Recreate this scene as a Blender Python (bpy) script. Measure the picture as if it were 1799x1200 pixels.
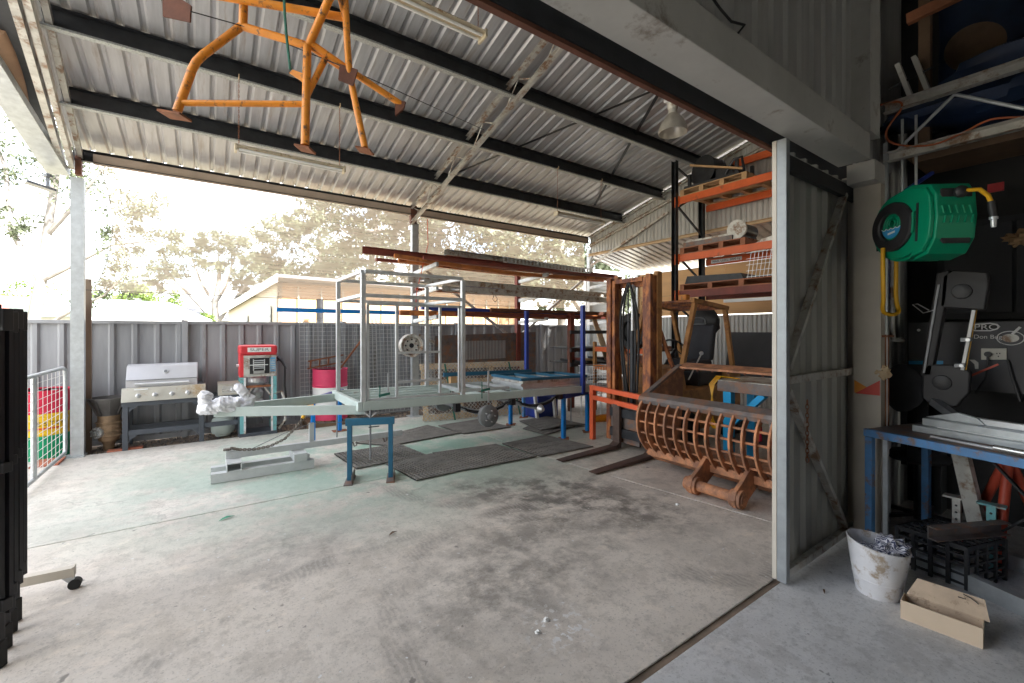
import bpy, math, random
from mathutils import Vector as V, Matrix, noise as mnoise
R = math.radians
random.seed(7)
scene = bpy.context.scene
for o in list(bpy.data.objects): bpy.data.objects.remove(o)

# ------------------------------------------------------------------ camera, sky, sun, exposure
FP, CXP, HYP, CH = 762.0, 899.5, 581.0, 1.65          # focal length, centre and horizon in photo pixels, eye height
AZ = math.atan((1985 - CXP) / FP)
FW = V((math.cos(AZ), math.sin(AZ), 0)); RT = V((math.sin(AZ), -math.cos(AZ), 0)); EYE = V((0, 0, CH))
cam = bpy.data.cameras.new('camera'); camo = bpy.data.objects.new('camera', cam)
scene.collection.objects.link(camo); scene.camera = camo
camo.location = EYE; camo.rotation_euler = (R(90), 0, AZ - R(90))
cam.sensor_width = 36; cam.lens = 36 * FP / 1799; cam.shift_y = -(600 - HYP) / 1799
cam.clip_start = .05; cam.clip_end = 600
scene.render.resolution_x = 1024; scene.render.resolution_y = 683

SUN_EL, SUN_AZ = R(50), R(-58)                         # azimuth from +x towards +y: behind the shed, to the right
world = bpy.data.worlds.new('World'); scene.world = world; world.use_nodes = True
wn = world.node_tree.nodes; wl = world.node_tree.links
bg = wn['Background']
sky = wn.new('ShaderNodeTexSky'); sky.sky_type = 'NISHITA'; sky.sun_disc = False
sky.sun_elevation = SUN_EL; sky.sun_rotation = R(90) - SUN_AZ
sky.air_density = 1.0; sky.dust_density = .9; sky.ozone_density = 1
tcw = wn.new('ShaderNodeTexCoord'); mpw = wn.new('ShaderNodeMapping'); mpw.inputs['Scale'].default_value = (1, 1, 2.2)
nzw = wn.new('ShaderNodeTexNoise'); nzw.inputs['Scale'].default_value = 2.6; nzw.inputs['Detail'].default_value = 7; nzw.inputs['Roughness'].default_value = .58
rpw = wn.new('ShaderNodeValToRGB'); rpw.color_ramp.elements[0].position = .36; rpw.color_ramp.elements[1].position = .58
mxw = wn.new('ShaderNodeMixRGB'); mxw.inputs['Color2'].default_value = (6.4, 6.25, 6.05, 1)
wl.new(tcw.outputs['Generated'], mpw.inputs['Vector']); wl.new(mpw.outputs['Vector'], nzw.inputs['Vector'])
wl.new(nzw.outputs['Fac'], rpw.inputs['Fac']); wl.new(rpw.outputs['Color'], mxw.inputs['Fac'])
wl.new(sky.outputs['Color'], mxw.inputs['Color1']); wl.new(mxw.outputs['Color'], bg.inputs['Color'])
bg.inputs['Strength'].default_value = 0.10
sl = bpy.data.lights.new('sun', 'SUN'); sl.energy = 5.0; sl.angle = R(4); sl.color = (1, .96, .9)
so = bpy.data.objects.new('sun', sl); scene.collection.objects.link(so)
sd = V((math.cos(SUN_EL) * math.cos(SUN_AZ), math.cos(SUN_EL) * math.sin(SUN_AZ), math.sin(SUN_EL)))
so.rotation_euler = sd.to_track_quat('Z', 'Y').to_euler(); so.location = sd * 60
vs = scene.view_settings; vs.view_transform = 'Standard'; vs.look = 'None'; vs.gamma = 1; vs.use_curve_mapping = False
vs.exposure = 3.08

# ------------------------------------------------------------------ pixels to places
def ray(u, v): return FW + RT * ((u - CXP) / FP) + V((0, 0, (HYP - v) / FP))
def G(u, v, z=0.): d = ray(u, v); return EYE + d * ((z - CH) / d.z)     # on the level z
def GX(u, v, x): d = ray(u, v); return EYE + d * (x / d.x)              # on the plane x
def GY(u, v, y): d = ray(u, v); return EYE + d * (y / d.y)              # on the plane y
def GT(u, v, t): return EYE + ray(u, v) * t                             # at depth t
def PT(u, t, z=0.): p = EYE + ray(u, HYP) * t; p.z = z; return p        # standing at depth t

# ------------------------------------------------------------------ mesh helpers
COL = scene.collection
LOC = {}
class MB:
    def __init__(s): s.v = []; s.f = []
    def add(s, vs, fs):
        b = len(s.v); s.v += [V(p) for p in vs]; s.f += [[i + b for i in f] for f in fs]; return s
    def box(s, a, b):
        (x0, y0, z0), (x1, y1, z1) = a, b
        return s.add([(x0,y0,z0),(x1,y0,z0),(x1,y1,z0),(x0,y1,z0),(x0,y0,z1),(x1,y0,z1),(x1,y1,z1),(x0,y1,z1)],
              [(0,3,2,1),(4,5,6,7),(0,1,5,4),(1,2,6,5),(2,3,7,6),(3,0,4,7)])
    def bar(s, a, b, w, h, up=(0, 0, 1)):
        a = V(a); b = V(b); d = (b - a).normalized(); up = V(up)
        if abs(d.dot(up)) > .99: up = V((1, 0, 0)) if abs(d.x) < .9 else V((0, 1, 0))
        sx = d.cross(up).normalized(); u = sx.cross(d)
        vs = []
        for p in (a, b):
            for q, r in ((-1,-1),(1,-1),(1,1),(-1,1)): vs.append(p + sx * (w/2*q) + u * (h/2*r))
        return s.add(vs, [(0,3,2,1),(4,5,6,7),(0,1,5,4),(1,2,6,5),(2,3,7,6),(3,0,4,7)])
    def rhs(s, a, b, w, h, t=.004, up=(0, 0, 1)):       # open-ended hollow section
        a = V(a); b = V(b); d = (b - a).normalized(); up = V(up)
        if abs(d.dot(up)) > .99: up = V((1, 0, 0)) if abs(d.x) < .9 else V((0, 1, 0))
        sx = d.cross(up).normalized(); u = sx.cross(d); vs = []
        for p in (a, b):
            for k in (0, t):
                for q, r in ((-1,-1),(1,-1),(1,1),(-1,1)): vs.append(p + sx*((w/2-k)*q) + u*((h/2-k)*r))
        fs = []
        for i in range(4):
            j = (i+1) % 4
            fs += [(i,j,8+j,8+i),(4+j,4+i,12+i,12+j),(j,i,4+i,4+j),(8+i,8+j,12+j,12+i)]
        return s.add(vs, fs)
    def chan(s, a, b, w, h, t=.004, up=(0, 0, 1), lip=0.):  # C section, open towards +side
        a = V(a); b = V(b); d = (b - a).normalized(); up = V(up)
        sx = d.cross(up).normalized(); u = sx.cross(d)
        L = [(w, h/2), (0, h/2), (0, -h/2), (w, -h/2)]
        if lip: L = [(w, h/2-lip)] + L + [(w, -h/2+lip)]
        n = len(L); inner = []
        for i, (x, y) in enumerate(L):
            if lip and i in (0, n-1): inner.append((x-t, y))
            elif x == 0: inner.append((t, y - t*(1 if y > 0 else -1)))
            else: inner.append((x - (t if lip else 0), y - t*(1 if y > 0 else -1)))
        vs = []
        for p in (a, b):
            for (x, y) in L + inner: vs.append(p + sx*x + u*y)
        N = 2*n; fs = []
        for i in range(n-1):
            fs += [(i, i+1, N+i+1, N+i), (n+i+1, n+i, N+n+i, N+n+i+1), (i+1, i, n+i, n+i+1), (N+i, N+i+1, N+n+i+1, N+n+i)]
        fs += [(0, N, N+n, n), (n-1, 2*n-1, N+2*n-1, N+n-1)]
        return s.add(vs, fs)
    def tube(s, pts, r, n=8, closed=False):
        pts = [V(p) for p in pts]; m = len(pts)
        rs = r if isinstance(r, (list, tuple)) else [r]*m
        vs = []; fs = []; prev = None
        for i, p in enumerate(pts):
            if closed: d = pts[(i+1) % m] - pts[i-1]
            else: d = pts[min(i+1, m-1)] - pts[max(i-1, 0)]
            d.normalize()
            if prev is None:
                ref = V((0,0,1)) if abs(d.z) < .9 else V((1,0,0)); u = d.cross(ref).normalized()
            else:
                u = prev - d*prev.dot(d)
                u = u.normalized() if u.length > 1e-6 else d.orthogonal().normalized()
            prev = u; w = d.cross(u)
            for k in range(n):
                a = 2*math.pi*k/n; vs.append(p + (u*math.cos(a) + w*math.sin(a))*rs[i])
        for i in range(m if closed else m-1):
            j = (i+1) % m
            for k in range(n): fs.append((i*n+k, i*n+(k+1) % n, j*n+(k+1) % n, j*n+k))
        if not closed: fs += [list(range(n))[::-1], [(m-1)*n+k for k in range(n)]]
        return s.add(vs, fs)
    def cyl(s, a, b, r, n=16, r2=None): return s.tube([a, b], [r, r if r2 is None else r2], n)
    def lathe(s, prof, c, ax=(0,0,1), n=24, sq=1., caps=True):
        ax = V(ax).normalized(); c = V(c)
        u = ax.orthogonal().normalized() if abs(ax.z) < .99 else V((1,0,0)); w = ax.cross(u)
        vs = []; fs = []
        for (r, h) in prof:
            for k in range(n):
                a = 2*math.pi*k/n; vs.append(c + ax*h + (u*math.cos(a) + w*math.sin(a)*sq)*max(r, .0004))
        m = len(prof)
        for i in range(m-1):
            for k in range(n): fs.append((i*n+k, i*n+(k+1) % n, (i+1)*n+(k+1) % n, (i+1)*n+k))
        if caps: fs += [list(range(n))[::-1], [(m-1)*n+k for k in range(n)]]
        return s.add(vs, fs)
    def extr(s, poly, vec):
        n = len(poly); poly = [V(p) for p in poly]; vec = V(vec)
        fs = [list(range(n))[::-1], [n+i for i in range(n)]]
        for i in range(n): j = (i+1) % n; fs.append((i, j, n+j, n+i))
        return s.add(poly + [p+vec for p in poly], fs)
    def sheet(s, prof, vec, th, nrm):                    # folded sheet metal with a thickness
        n = len(prof); prof = [V(p) for p in prof]; vec = V(vec); o = V(nrm)*th
        vs = prof + [p+vec for p in prof] + [p+o for p in prof] + [p+vec+o for p in prof]
        fs = []
        for i in range(n-1):
            fs += [(i, i+1, n+i+1, n+i), (2*n+i+1, 2*n+i, 3*n+i, 3*n+i+1), (i+1, i, 2*n+i, 2*n+i+1), (n+i, n+i+1, 3*n+i+1, 3*n+i)]
        fs += [(0, n, 3*n, 2*n), (n-1, 3*n-1, 4*n-1, 2*n-1)]
        return s.add(vs, fs)
    def blob(s, c, rad, amp=.2, fr=3., nu=20, nv=12, seed=0.):
        c = V(c); vs = []; fs = []
        for j in range(nv+1):
            th = math.pi*j/nv
            for i in range(nu):
                ph = 2*math.pi*i/nu
                d = V((math.sin(th)*math.cos(ph), math.sin(th)*math.sin(ph), math.cos(th)))
                k = 1 + amp*mnoise.noise(d*fr + V((seed, seed*2.1, -seed)))*2
                vs.append(c + V((d.x*rad[0], d.y*rad[1], d.z*rad[2]))*k)
        for j in range(nv):
            for i in range(nu):
                fs.append((j*nu+i, (j+1)*nu+i, (j+1)*nu+(i+1) % nu, j*nu+(i+1) % nu))
        return s.add(vs, fs)

def wloc(par):
    return LOC.get(par.name, V((0, 0, 0))) if par is not None else V((0, 0, 0))
def ob(name, mb, m, par=None, smooth=False, bev=0., at=None):
    off = wloc(par) if par is not None else (V(at) if at is not None else V((0,0,0)))
    me = bpy.data.meshes.new(name)
    me.from_pydata([tuple(p - off) for p in mb.v], [], mb.f); me.validate(); me.update()
    if m is not None: me.materials.append(MATS[m] if isinstance(m, str) else m)
    if smooth:
        me.shade_smooth(); me.set_sharp_from_angle(angle=R(38))
    o = bpy.data.objects.new(name, me); COL.objects.link(o)
    if par is not None: o.parent = par
    else: o.location = off
    LOC[o.name] = off
    if bev:
        b = o.modifiers.new('bevel', 'BEVEL'); b.width = bev; b.segments = 2; b.limit_method = 'ANGLE'; b.angle_limit = R(50)
    return o
def thing(name, label, cat, loc=(0,0,0), group=None):
    o = bpy.data.objects.new(name, None); COL.objects.link(o); o.location = V(loc); o.empty_display_size = .1
    o['label'] = label; o['category'] = cat
    if group: o['group'] = group
    LOC[o.name] = V(loc); return o
def one(name, mb, m, label, cat, group=None, smooth=False, bev=0.):
    xs = [p.x for p in mb.v]; ys = [p.y for p in mb.v]; zs = [p.z for p in mb.v]
    o = ob(name, mb, m, None, smooth, bev, at=((min(xs)+max(xs))/2, (min(ys)+max(ys))/2, min(zs)))
    o['label'] = label; o['category'] = cat
    if group: o['group'] = group
    return o
def struct(name, mb, m, par=None, smooth=False, kind='structure'):
    o = ob(name, mb, m, par, smooth); o['kind'] = kind; return o
def cp(o, d, par=None):                                  # a copy of a part, shifted
    c = o.copy(); COL.objects.link(c); c.parent = par or o.parent; c.location = o.location + V(d)
    LOC[c.name] = LOC.get(o.name, V((0,0,0))); return c
def dup(root, loc, rotz=None, label=None):
    r = root.copy(); COL.objects.link(r); r.location = V(loc); LOC[r.name] = V(loc)
    if rotz is not None: r.rotation_euler = (0, 0, rotz)
    if label: r['label'] = label
    for ch in [c for c in COL.objects if c.parent == root]:
        c = ch.copy(); COL.objects.link(c); c.parent = r
        for g in [q for q in COL.objects if q.parent == ch]:
            d = g.copy(); COL.objects.link(d); d.parent = c
    return r
def text(name, body, size, m, par, pos, xdir, up, depth=.001, wide=None):
    cu = bpy.data.curves.new('t', 'FONT'); cu.body = body; cu.size = size; cu.extrude = depth; cu.align_x = 'CENTER'; cu.align_y = 'CENTER'
    to = bpy.data.objects.new('t', cu); COL.objects.link(to)
    dg = bpy.context.evaluated_depsgraph_get(); dg.update()
    me = bpy.data.meshes.new_from_object(to.evaluated_get(dg))
    bpy.data.objects.remove(to); bpy.data.curves.remove(cu)
    x = V(xdir).normalized(); y = V(up).normalized(); z = x.cross(y)
    if wide:
        w = max(p.co.x for p in me.vertices) - min(p.co.x for p in me.vertices); sc = wide / w
    else: sc = 1
    mb = MB(); mb.v = [V(pos) + x*(p.co.x*sc) + y*p.co.y + z*p.co.z for p in me.vertices]
    mb.f = [list(p.vertices) for p in me.polygons]; bpy.data.meshes.remove(me)
    return ob(name, mb, m, par)

# ------------------------------------------------------------------ materials
MATS = {}
def mat(name, c, rough=.6, metal=0., var=.15, sc=3., bump=.08, bsc=70., rust=None, ra=.5, rsc=5., st=(1,1,1), spec=.5, coat=0., trans=0.):
    m = bpy.data.materials.new(name); m.use_nodes = True; MATS[name] = m
    n = m.node_tree.nodes; l = m.node_tree.links; p = n['Principled BSDF']
    ge = n.new('ShaderNodeNewGeometry'); mp = n.new('ShaderNodeMapping'); mp.inputs['Scale'].default_value = st
    l.new(ge.outputs['Position'], mp.inputs['Vector'])
    n1 = n.new('ShaderNodeTexNoise'); n1.inputs['Scale'].default_value = sc; n1.inputs['Detail'].default_value = 6; n1.inputs['Roughness'].default_value = .62
    l.new(mp.outputs['Vector'], n1.inputs['Vector'])
    r1 = n.new('ShaderNodeValToRGB'); e = r1.color_ramp.elements
    e[0].position = .3; e[1].position = .7
    e[0].color = tuple(x*(1-var) for x in c) + (1,); e[1].color = tuple(min(1, x*(1+var)) for x in c) + (1,)
    l.new(n1.outputs['Fac'], r1.inputs['Fac']); out = r1.outputs['Color']
    rr = n.new('ShaderNodeMapRange'); rr.inputs['To Min'].default_value = max(.03, rough-.12); rr.inputs['To Max'].default_value = min(1, rough+.12)
    l.new(n1.outputs['Fac'], rr.inputs['Value']); l.new(rr.outputs['Result'], p.inputs['Roughness'])
    if rust:
        n2 = n.new('ShaderNodeTexNoise'); n2.inputs['Scale'].default_value = rsc; n2.inputs['Detail'].default_value = 9; n2.inputs['Roughness'].default_value = .7
        l.new(mp.outputs['Vector'], n2.inputs['Vector'])
        r2 = n.new('ShaderNodeValToRGB'); r2.color_ramp.elements[0].position = .62 - ra*.35; r2.color_ramp.elements[1].position = .72 - ra*.3
        l.new(n2.outputs['Fac'], r2.inputs['Fac'])
        mx = n.new('ShaderNodeMixRGB'); mx.inputs['Color2'].default_value = tuple(rust) + (1,)
        l.new(r2.outputs['Color'], mx.inputs['Fac']); l.new(out, mx.inputs['Color1']); out = mx.outputs['Color']
        if metal:
            im = n.new('ShaderNodeMath'); im.operation = 'MULTIPLY_ADD'; im.inputs[1].default_value = -metal; im.inputs[2].default_value = metal
            l.new(r2.outputs['Color'], im.inputs[0]); l.new(im.outputs[0], p.inputs['Metallic'])
    if not (rust and metal): p.inputs['Metallic'].default_value = metal
    l.new(out, p.inputs['Base Color'])
    p.inputs['Specular IOR Level'].default_value = spec
    if coat: p.inputs['Coat Weight'].default_value = coat
    if trans: p.inputs['Transmission Weight'].default_value = trans
    if bump:
        n3 = n.new('ShaderNodeTexNoise'); n3.inputs['Scale'].default_value = bsc; n3.inputs['Detail'].default_value = 4
        l.new(mp.outputs['Vector'], n3.inputs['Vector'])
        b = n.new('ShaderNodeBump'); b.inputs['Strength'].default_value = bump; b.inputs['Distance'].default_value = .004
        l.new(n3.outputs['Fac'], b.inputs['Height']); l.new(b.outputs['Normal'], p.inputs['Normal'])
    return m
mat('door_galv', (.30,.32,.33), .5, .3, .15, 10, .05)
mat('shaded_door_tin', (.33,.325,.30), .5, .2, .14, 2., .03, 60, st=(5,5,.5))  # wall tin darkened: the shade of the dim shed is in this colour
RUST = (.17, .07, .03)
mat('galv', (.52,.55,.56), .42, .55, .14, 14, .05, 120)
mat('galv_old', (.55,.54,.50), .5, .4, .2, 9, .08, 90, rust=(.25,.15,.09), ra=.35, rsc=7)
mat('zinc', (.60,.62,.63), .38, .6, .12, 10, .04)
mat('roof_tin', (.48,.475,.48), .4, .35, .16, 2.2, .03, 60, st=(6,.6,1), rust=(.36,.32,.29), ra=.22, rsc=1.3)
mat('wall_tin', (.46,.46,.44), .45, .3, .14, 2., .03, 60, st=(5,5,.5))
mat('dark_steel', (.028,.03,.034), .5, .2, .4, 8, .15, 60)
mat('speck_steel', (.36,.38,.37), .6, .35, .45, 60, .25, 90)
mat('fence_grey', (.29,.30,.315), .45, .0, .2, 1.6, .03, 40, st=(3,3,.4), rust=(.20,.185,.165), ra=.12, rsc=2.5)
mat('cream', (.56,.51,.43), .55, 0, .08, 3, .04)
mat('beam_grey', (.50,.49,.455), .5, 0, .16, 2, .06, rust=(.27,.23,.19), ra=.12, rsc=4)
mat('grey_green', (.50,.58,.55), .5, 0, .08, 5, .04, rust=(.36,.33,.28), ra=.02)
mat('silver_paint', (.55,.57,.57), .45, .15, .1, 6, .04)
mat('orange_tube', (.75,.26,.015), .38, 0, .14, 7, .05, rust=(.10,.05,.03), ra=.22, rsc=22)
mat('rack_orange', (.66,.115,.02), .45, 0, .12, 6, .04, rust=(.3,.08,.03), ra=.05)
mat('salmon', (.74,.13,.05), .42, 0, .06, 6, .03)
mat('mast_rust', (.42,.15,.045), .62, 0, .3, 7, .2, 50, rust=(.15,.05,.03), ra=.55, rsc=9, st=(1,1,.45))
mat('yellow_ochre', (.40,.19,.06), .6, 0, .25, 5, .12, rust=(.24,.10,.04), ra=.35, rsc=6)
mat('bucket_rust', (.50,.22,.105), .72, 0, .3, 6, .3, 60, rust=(.25,.12,.07), ra=.5, rsc=5)
mat('worn_steel', (.17,.145,.135), .5, .3, .3, 9, .2, 50, rust=(.24,.12,.07), ra=.4, rsc=8)
mat('fork_steel', (.11,.075,.062), .55, .3, .3, 9, .15)
mat('rust', (.26,.10,.045), .8, 0, .35, 9, .3, 50)
mat('rust_dark', (.14,.055,.033), .8, 0, .35, 9, .3, 50)
mat('oxide', (.20,.045,.03), .6, 0, .25, 5, .1)
mat('oxide_orange', (.50,.17,.045), .62, 0, .25, 4, .1, rust=(.25,.08,.03), ra=.3)
mat('teal_paint', (.02,.115,.20), .45, 0, .12, 6, .04)
mat('sky_blue', (.0,.19,.58), .4, 0, .06, 6, .03)
mat('cyan_paint', (.01,.40,.78), .4, 0, .06, 6, .03)
mat('royal_blue', (.02,.045,.27), .4, 0, .12, 6, .03)
mat('bench_blue', (.08,.22,.44), .5, 0, .2, 7, .05, rust=(.2,.13,.09), ra=.3, rsc=10)
mat('black_plastic', (.018,.018,.02), .45, 0, .2, 8, .05)
mat('black_rubber', (.022,.022,.022), .75, 0, .3, 12, .2)
mat('mat_rubber', (.17,.16,.145), .8, 0, .3, 6, .3, 120)
mat('black_metal', (.02,.02,.024), .35, .2, .2, 8, .03)
mat('grey_metal', (.22,.23,.24), .45, .4, .2, 8, .06)
mat('light_metal', (.62,.63,.64), .35, .5, .1, 8, .03)
mat('stainless', (.60,.59,.57), .28, .75, .08, 3, .02, st=(1,1,8))
mat('stainless_stain', (.56,.54,.47), .35, .55, .12, 4, .02, rust=(.42,.30,.17), ra=.3, rsc=3.)
mat('hood_grey', (.60,.60,.62), .35, .35, .05, 3, .02)
mat('bbq_slate', (.065,.075,.09), .5, 0, .12, 6, .05)
mat('white_paint', (.78,.78,.76), .45, 0, .05, 5, .02)
mat('white_dirty', (.70,.69,.70), .5, 0, .1, 8, .04, rust=(.38,.30,.22), ra=.28, rsc=11)
mat('bag_white', (.80,.81,.85), .35, 0, .05, 20, .1, 30)
mat('red_paint', (.60,.035,.045), .4, 0, .12, 5, .03)
mat('drum_red', (.62,.02,.06), .65, 0, .1, 4, .03)
mat('drum_pink', (.62,.045,.12), .65, 0, .12, 4, .03)
mat('drum_brown', (.20,.05,.035), .6, 0, .3, 5, .1)
mat('drum_yellow', (.80,.50,.01), .65, 0, .06, 4, .03)
mat('drum_green', (.0,.32,.14), .65, 0, .06, 4, .03)
mat('print_dark', (.10,.07,.02), .6, 0, .05)
mat('print_red', (.65,.07,.02), .6, 0, .05)
mat('print_black', (.02,.02,.02), .6, 0, .05)
mat('print_white', (.8,.8,.8), .6, 0, .05)
mat('aqua_paint', (.16,.42,.44), .55, 0, .15, 6, .06, rust=(.25,.13,.08), ra=.25, rsc=10)
mat('cast_alu', (.40,.40,.39), .45, .5, .25, 12, .15)
mat('cast_brown', (.25,.17,.10), .7, .1, .35, 9, .25)
mat('bell_grey', (.11,.105,.10), .5, .3, .25, 6, .1)
mat('gas_white', (.58,.66,.62), .4, 0, .08, 5, .03)
mat('timber', (.48,.30,.15), .75, 0, .25, 5, .15, 50, st=(1,1,1))
mat('timber_pale', (.60,.45,.28), .75, 0, .2, 5, .12)
mat('timber_red', (.36,.14,.07), .75, 0, .25, 5, .12)
mat('timber_dark', (.16,.10,.06), .8, 0, .25, 5, .12)
mat('ply', (.58,.34,.15), .6, 0, .16, 1.2, .04, st=(1,.4,3))
mat('brick_red', (.36,.12,.07), .85, 0, .25, 14, .3)
mat('gold', (.75,.42,.03), .4, .2, .1, 6, .03)
mat('chain', (.22,.19,.16), .5, .6, .25, 20, .1)
mat('hose_yellow', (.80,.42,.01), .42, 0, .08, 6, .02)
mat('cord_orange', (.40,.10,.03), .5, 0, .1, 6, .02)
mat('rope_green', (.03,.15,.11), .8, 0, .3, 40, .3, 100)
mat('reel_green', (.0,.27,.135), .36, 0, .06, 4, .02)
mat('reel_dark', (.025,.024,.026), .5, 0, .1, 5, .03)
mat('sticker_blue', (.04,.33,.62), .4, 0, .12, 10, 0)
mat('card_beige', (.60,.47,.34), .7, 0, .06, 4, .03)
mat('card_dirty', (.50,.38,.27), .75, 0, .15, 10, .05, rust=(.24,.16,.10), ra=.15, rsc=14)
mat('cloth_stripe', (.5,.5,.56), .9, 0, .2, 20, .1)
mat('seat_black', (.022,.023,.026), .8, 0, .2, 6, .2, 120)
mat('seat_grey', (.045,.047,.055), .85, 0, .2, 6, .2, 120)
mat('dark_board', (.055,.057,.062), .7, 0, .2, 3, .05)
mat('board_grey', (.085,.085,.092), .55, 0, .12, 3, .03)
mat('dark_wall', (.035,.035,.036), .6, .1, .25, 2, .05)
mat('tarp_blue', (.012,.03,.08), .5, 0, .35, 4, .25, 12)
mat('wrap_cloth', (.46,.37,.29), .8, 0, .15, 3, .1)
mat('tarp_brown', (.33,.20,.12), .7, 0, .2, 5, .1)
mat('outlet', (.62,.60,.53), .4, 0, .05)
mat('purple', (.12,.05,.36), .4, 0, .1)
mat('red_stand', (.50,.07,.035), .5, 0, .12, 6, .04)
mat('bark', (.19,.175,.16), .85, 0, .25, 4, .3, 20, st=(1,1,.3))
mat('bark_brown', (.20,.15,.11), .9, 0, .25, 4, .3, 20, st=(1,1,.3))
mat('house_white', (.42,.42,.40), .7, 0, .06)
mat('house_cream', (.42,.38,.30), .6, 0, .06, 2)
mat('house_tan', (.36,.22,.12), .7, 0, .08, 2)
mat('roof_pale', (.24,.30,.28), .6, 0, .08)
mat('roof_grey', (.15,.15,.16), .7, 0, .12)
mat('roof_red', (.22,.085,.065), .7, 0, .12)
mat('glass_dark', (.05,.06,.07), .1, 0, .1, spec=.8)
mat('lamp_cream', (.58,.50,.36), .5, 0, .15, 8, .05, rust=(.28,.16,.07), ra=.18, rsc=12)
mat('tube_white', (.80,.80,.76), .3, 0, .03)
mat('lamp_alu', (.50,.47,.42), .32, .5, .2, 6, .06)
mat('gravel_dark', (.15,.135,.125), .9, 0, .5, 26, .5, 40)
mat('earth', (.24,.18,.13), .95, 0, .35, 5, .4, 30)
mat('yard', (.42,.40,.36), .95, 0, .3, .6, .3, 10)
mat('lawn', (.22,.20,.14), .95, 0, .35, .7, .3, 6)
mat('reflect_red', (.62,.06,.04), .4, 0, .05)
mat('reflect_orange', (.75,.28,.03), .4, 0, .05)

def leafmat(name, c, k=.4):
    m = bpy.data.materials.new(name); m.use_nodes = True; MATS[name] = m
    n = m.node_tree.nodes; l = m.node_tree.links; p = n['Principled BSDF']; out = n['Material Output']
    ge = n.new('ShaderNodeNewGeometry'); r = n.new('ShaderNodeValToRGB'); e = r.color_ramp.elements
    e[0].color = tuple(x*(1-k) for x in c)+(1,); e[1].color = tuple(x*(1+k) for x in c)+(1,)
    l.new(ge.outputs['Random Per Island'], r.inputs['Fac']); l.new(r.outputs['Color'], p.inputs['Base Color'])
    p.inputs['Roughness'].default_value = .6
    t = n.new('ShaderNodeBsdfTranslucent'); l.new(r.outputs['Color'], t.inputs['Color'])
    mx = n.new('ShaderNodeMixShader'); mx.inputs[0].default_value = .35
    l.new(p.outputs[0], mx.inputs[1]); l.new(t.outputs[0], mx.inputs[2]); l.new(mx.outputs[0], out.inputs[0])
leafmat('leaf_gum', (.10,.12,.07)); leafmat('leaf_green', (.12,.18,.035)); leafmat('leaf_dark', (.055,.085,.03))

# shade cloth: open weave, part holes, part beige thread
m = bpy.data.materials.new('shade_cloth'); m.use_nodes = True; MATS['shade_cloth'] = m
n = m.node_tree.nodes; l = m.node_tree.links; p = n['Principled BSDF']; out = n['Material Output']
p.inputs['Base Color'].default_value = (.56,.46,.36,1); p.inputs['Roughness'].default_value = .8
tl = n.new('ShaderNodeBsdfTranslucent'); tl.inputs['Color'].default_value = (.62,.52,.42,1)
tr = n.new('ShaderNodeBsdfTransparent'); mx = n.new('ShaderNodeMixShader'); mx.inputs[0].default_value = .6
l.new(p.outputs[0], mx.inputs[1]); l.new(tl.outputs[0], mx.inputs[2])
ge = n.new('ShaderNodeNewGeometry'); mp = n.new('ShaderNodeMapping'); mp.inputs['Scale'].default_value = (.5, 1, 14)
nz = n.new('ShaderNodeTexNoise'); nz.inputs['Scale'].default_value = 3; nz.inputs['Detail'].default_value = 5
l.new(ge.outputs['Position'], mp.inputs['Vector']); l.new(mp.outputs['Vector'], nz.inputs['Vector'])
mr = n.new('ShaderNodeMapRange'); mr.inputs['From Min'].default_value = .3; mr.inputs['From Max'].default_value = .7
mr.inputs['To Min'].default_value = .36; mr.inputs['To Max'].default_value = .50
l.new(nz.outputs['Fac'], mr.inputs['Value'])
m2 = n.new('ShaderNodeMixShader'); l.new(mr.outputs['Result'], m2.inputs[0]); l.new(tr.outputs[0], m2.inputs[1]); l.new(mx.outputs[0], m2.inputs[2])
l.new(m2.outputs[0], out.inputs[0])

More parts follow.
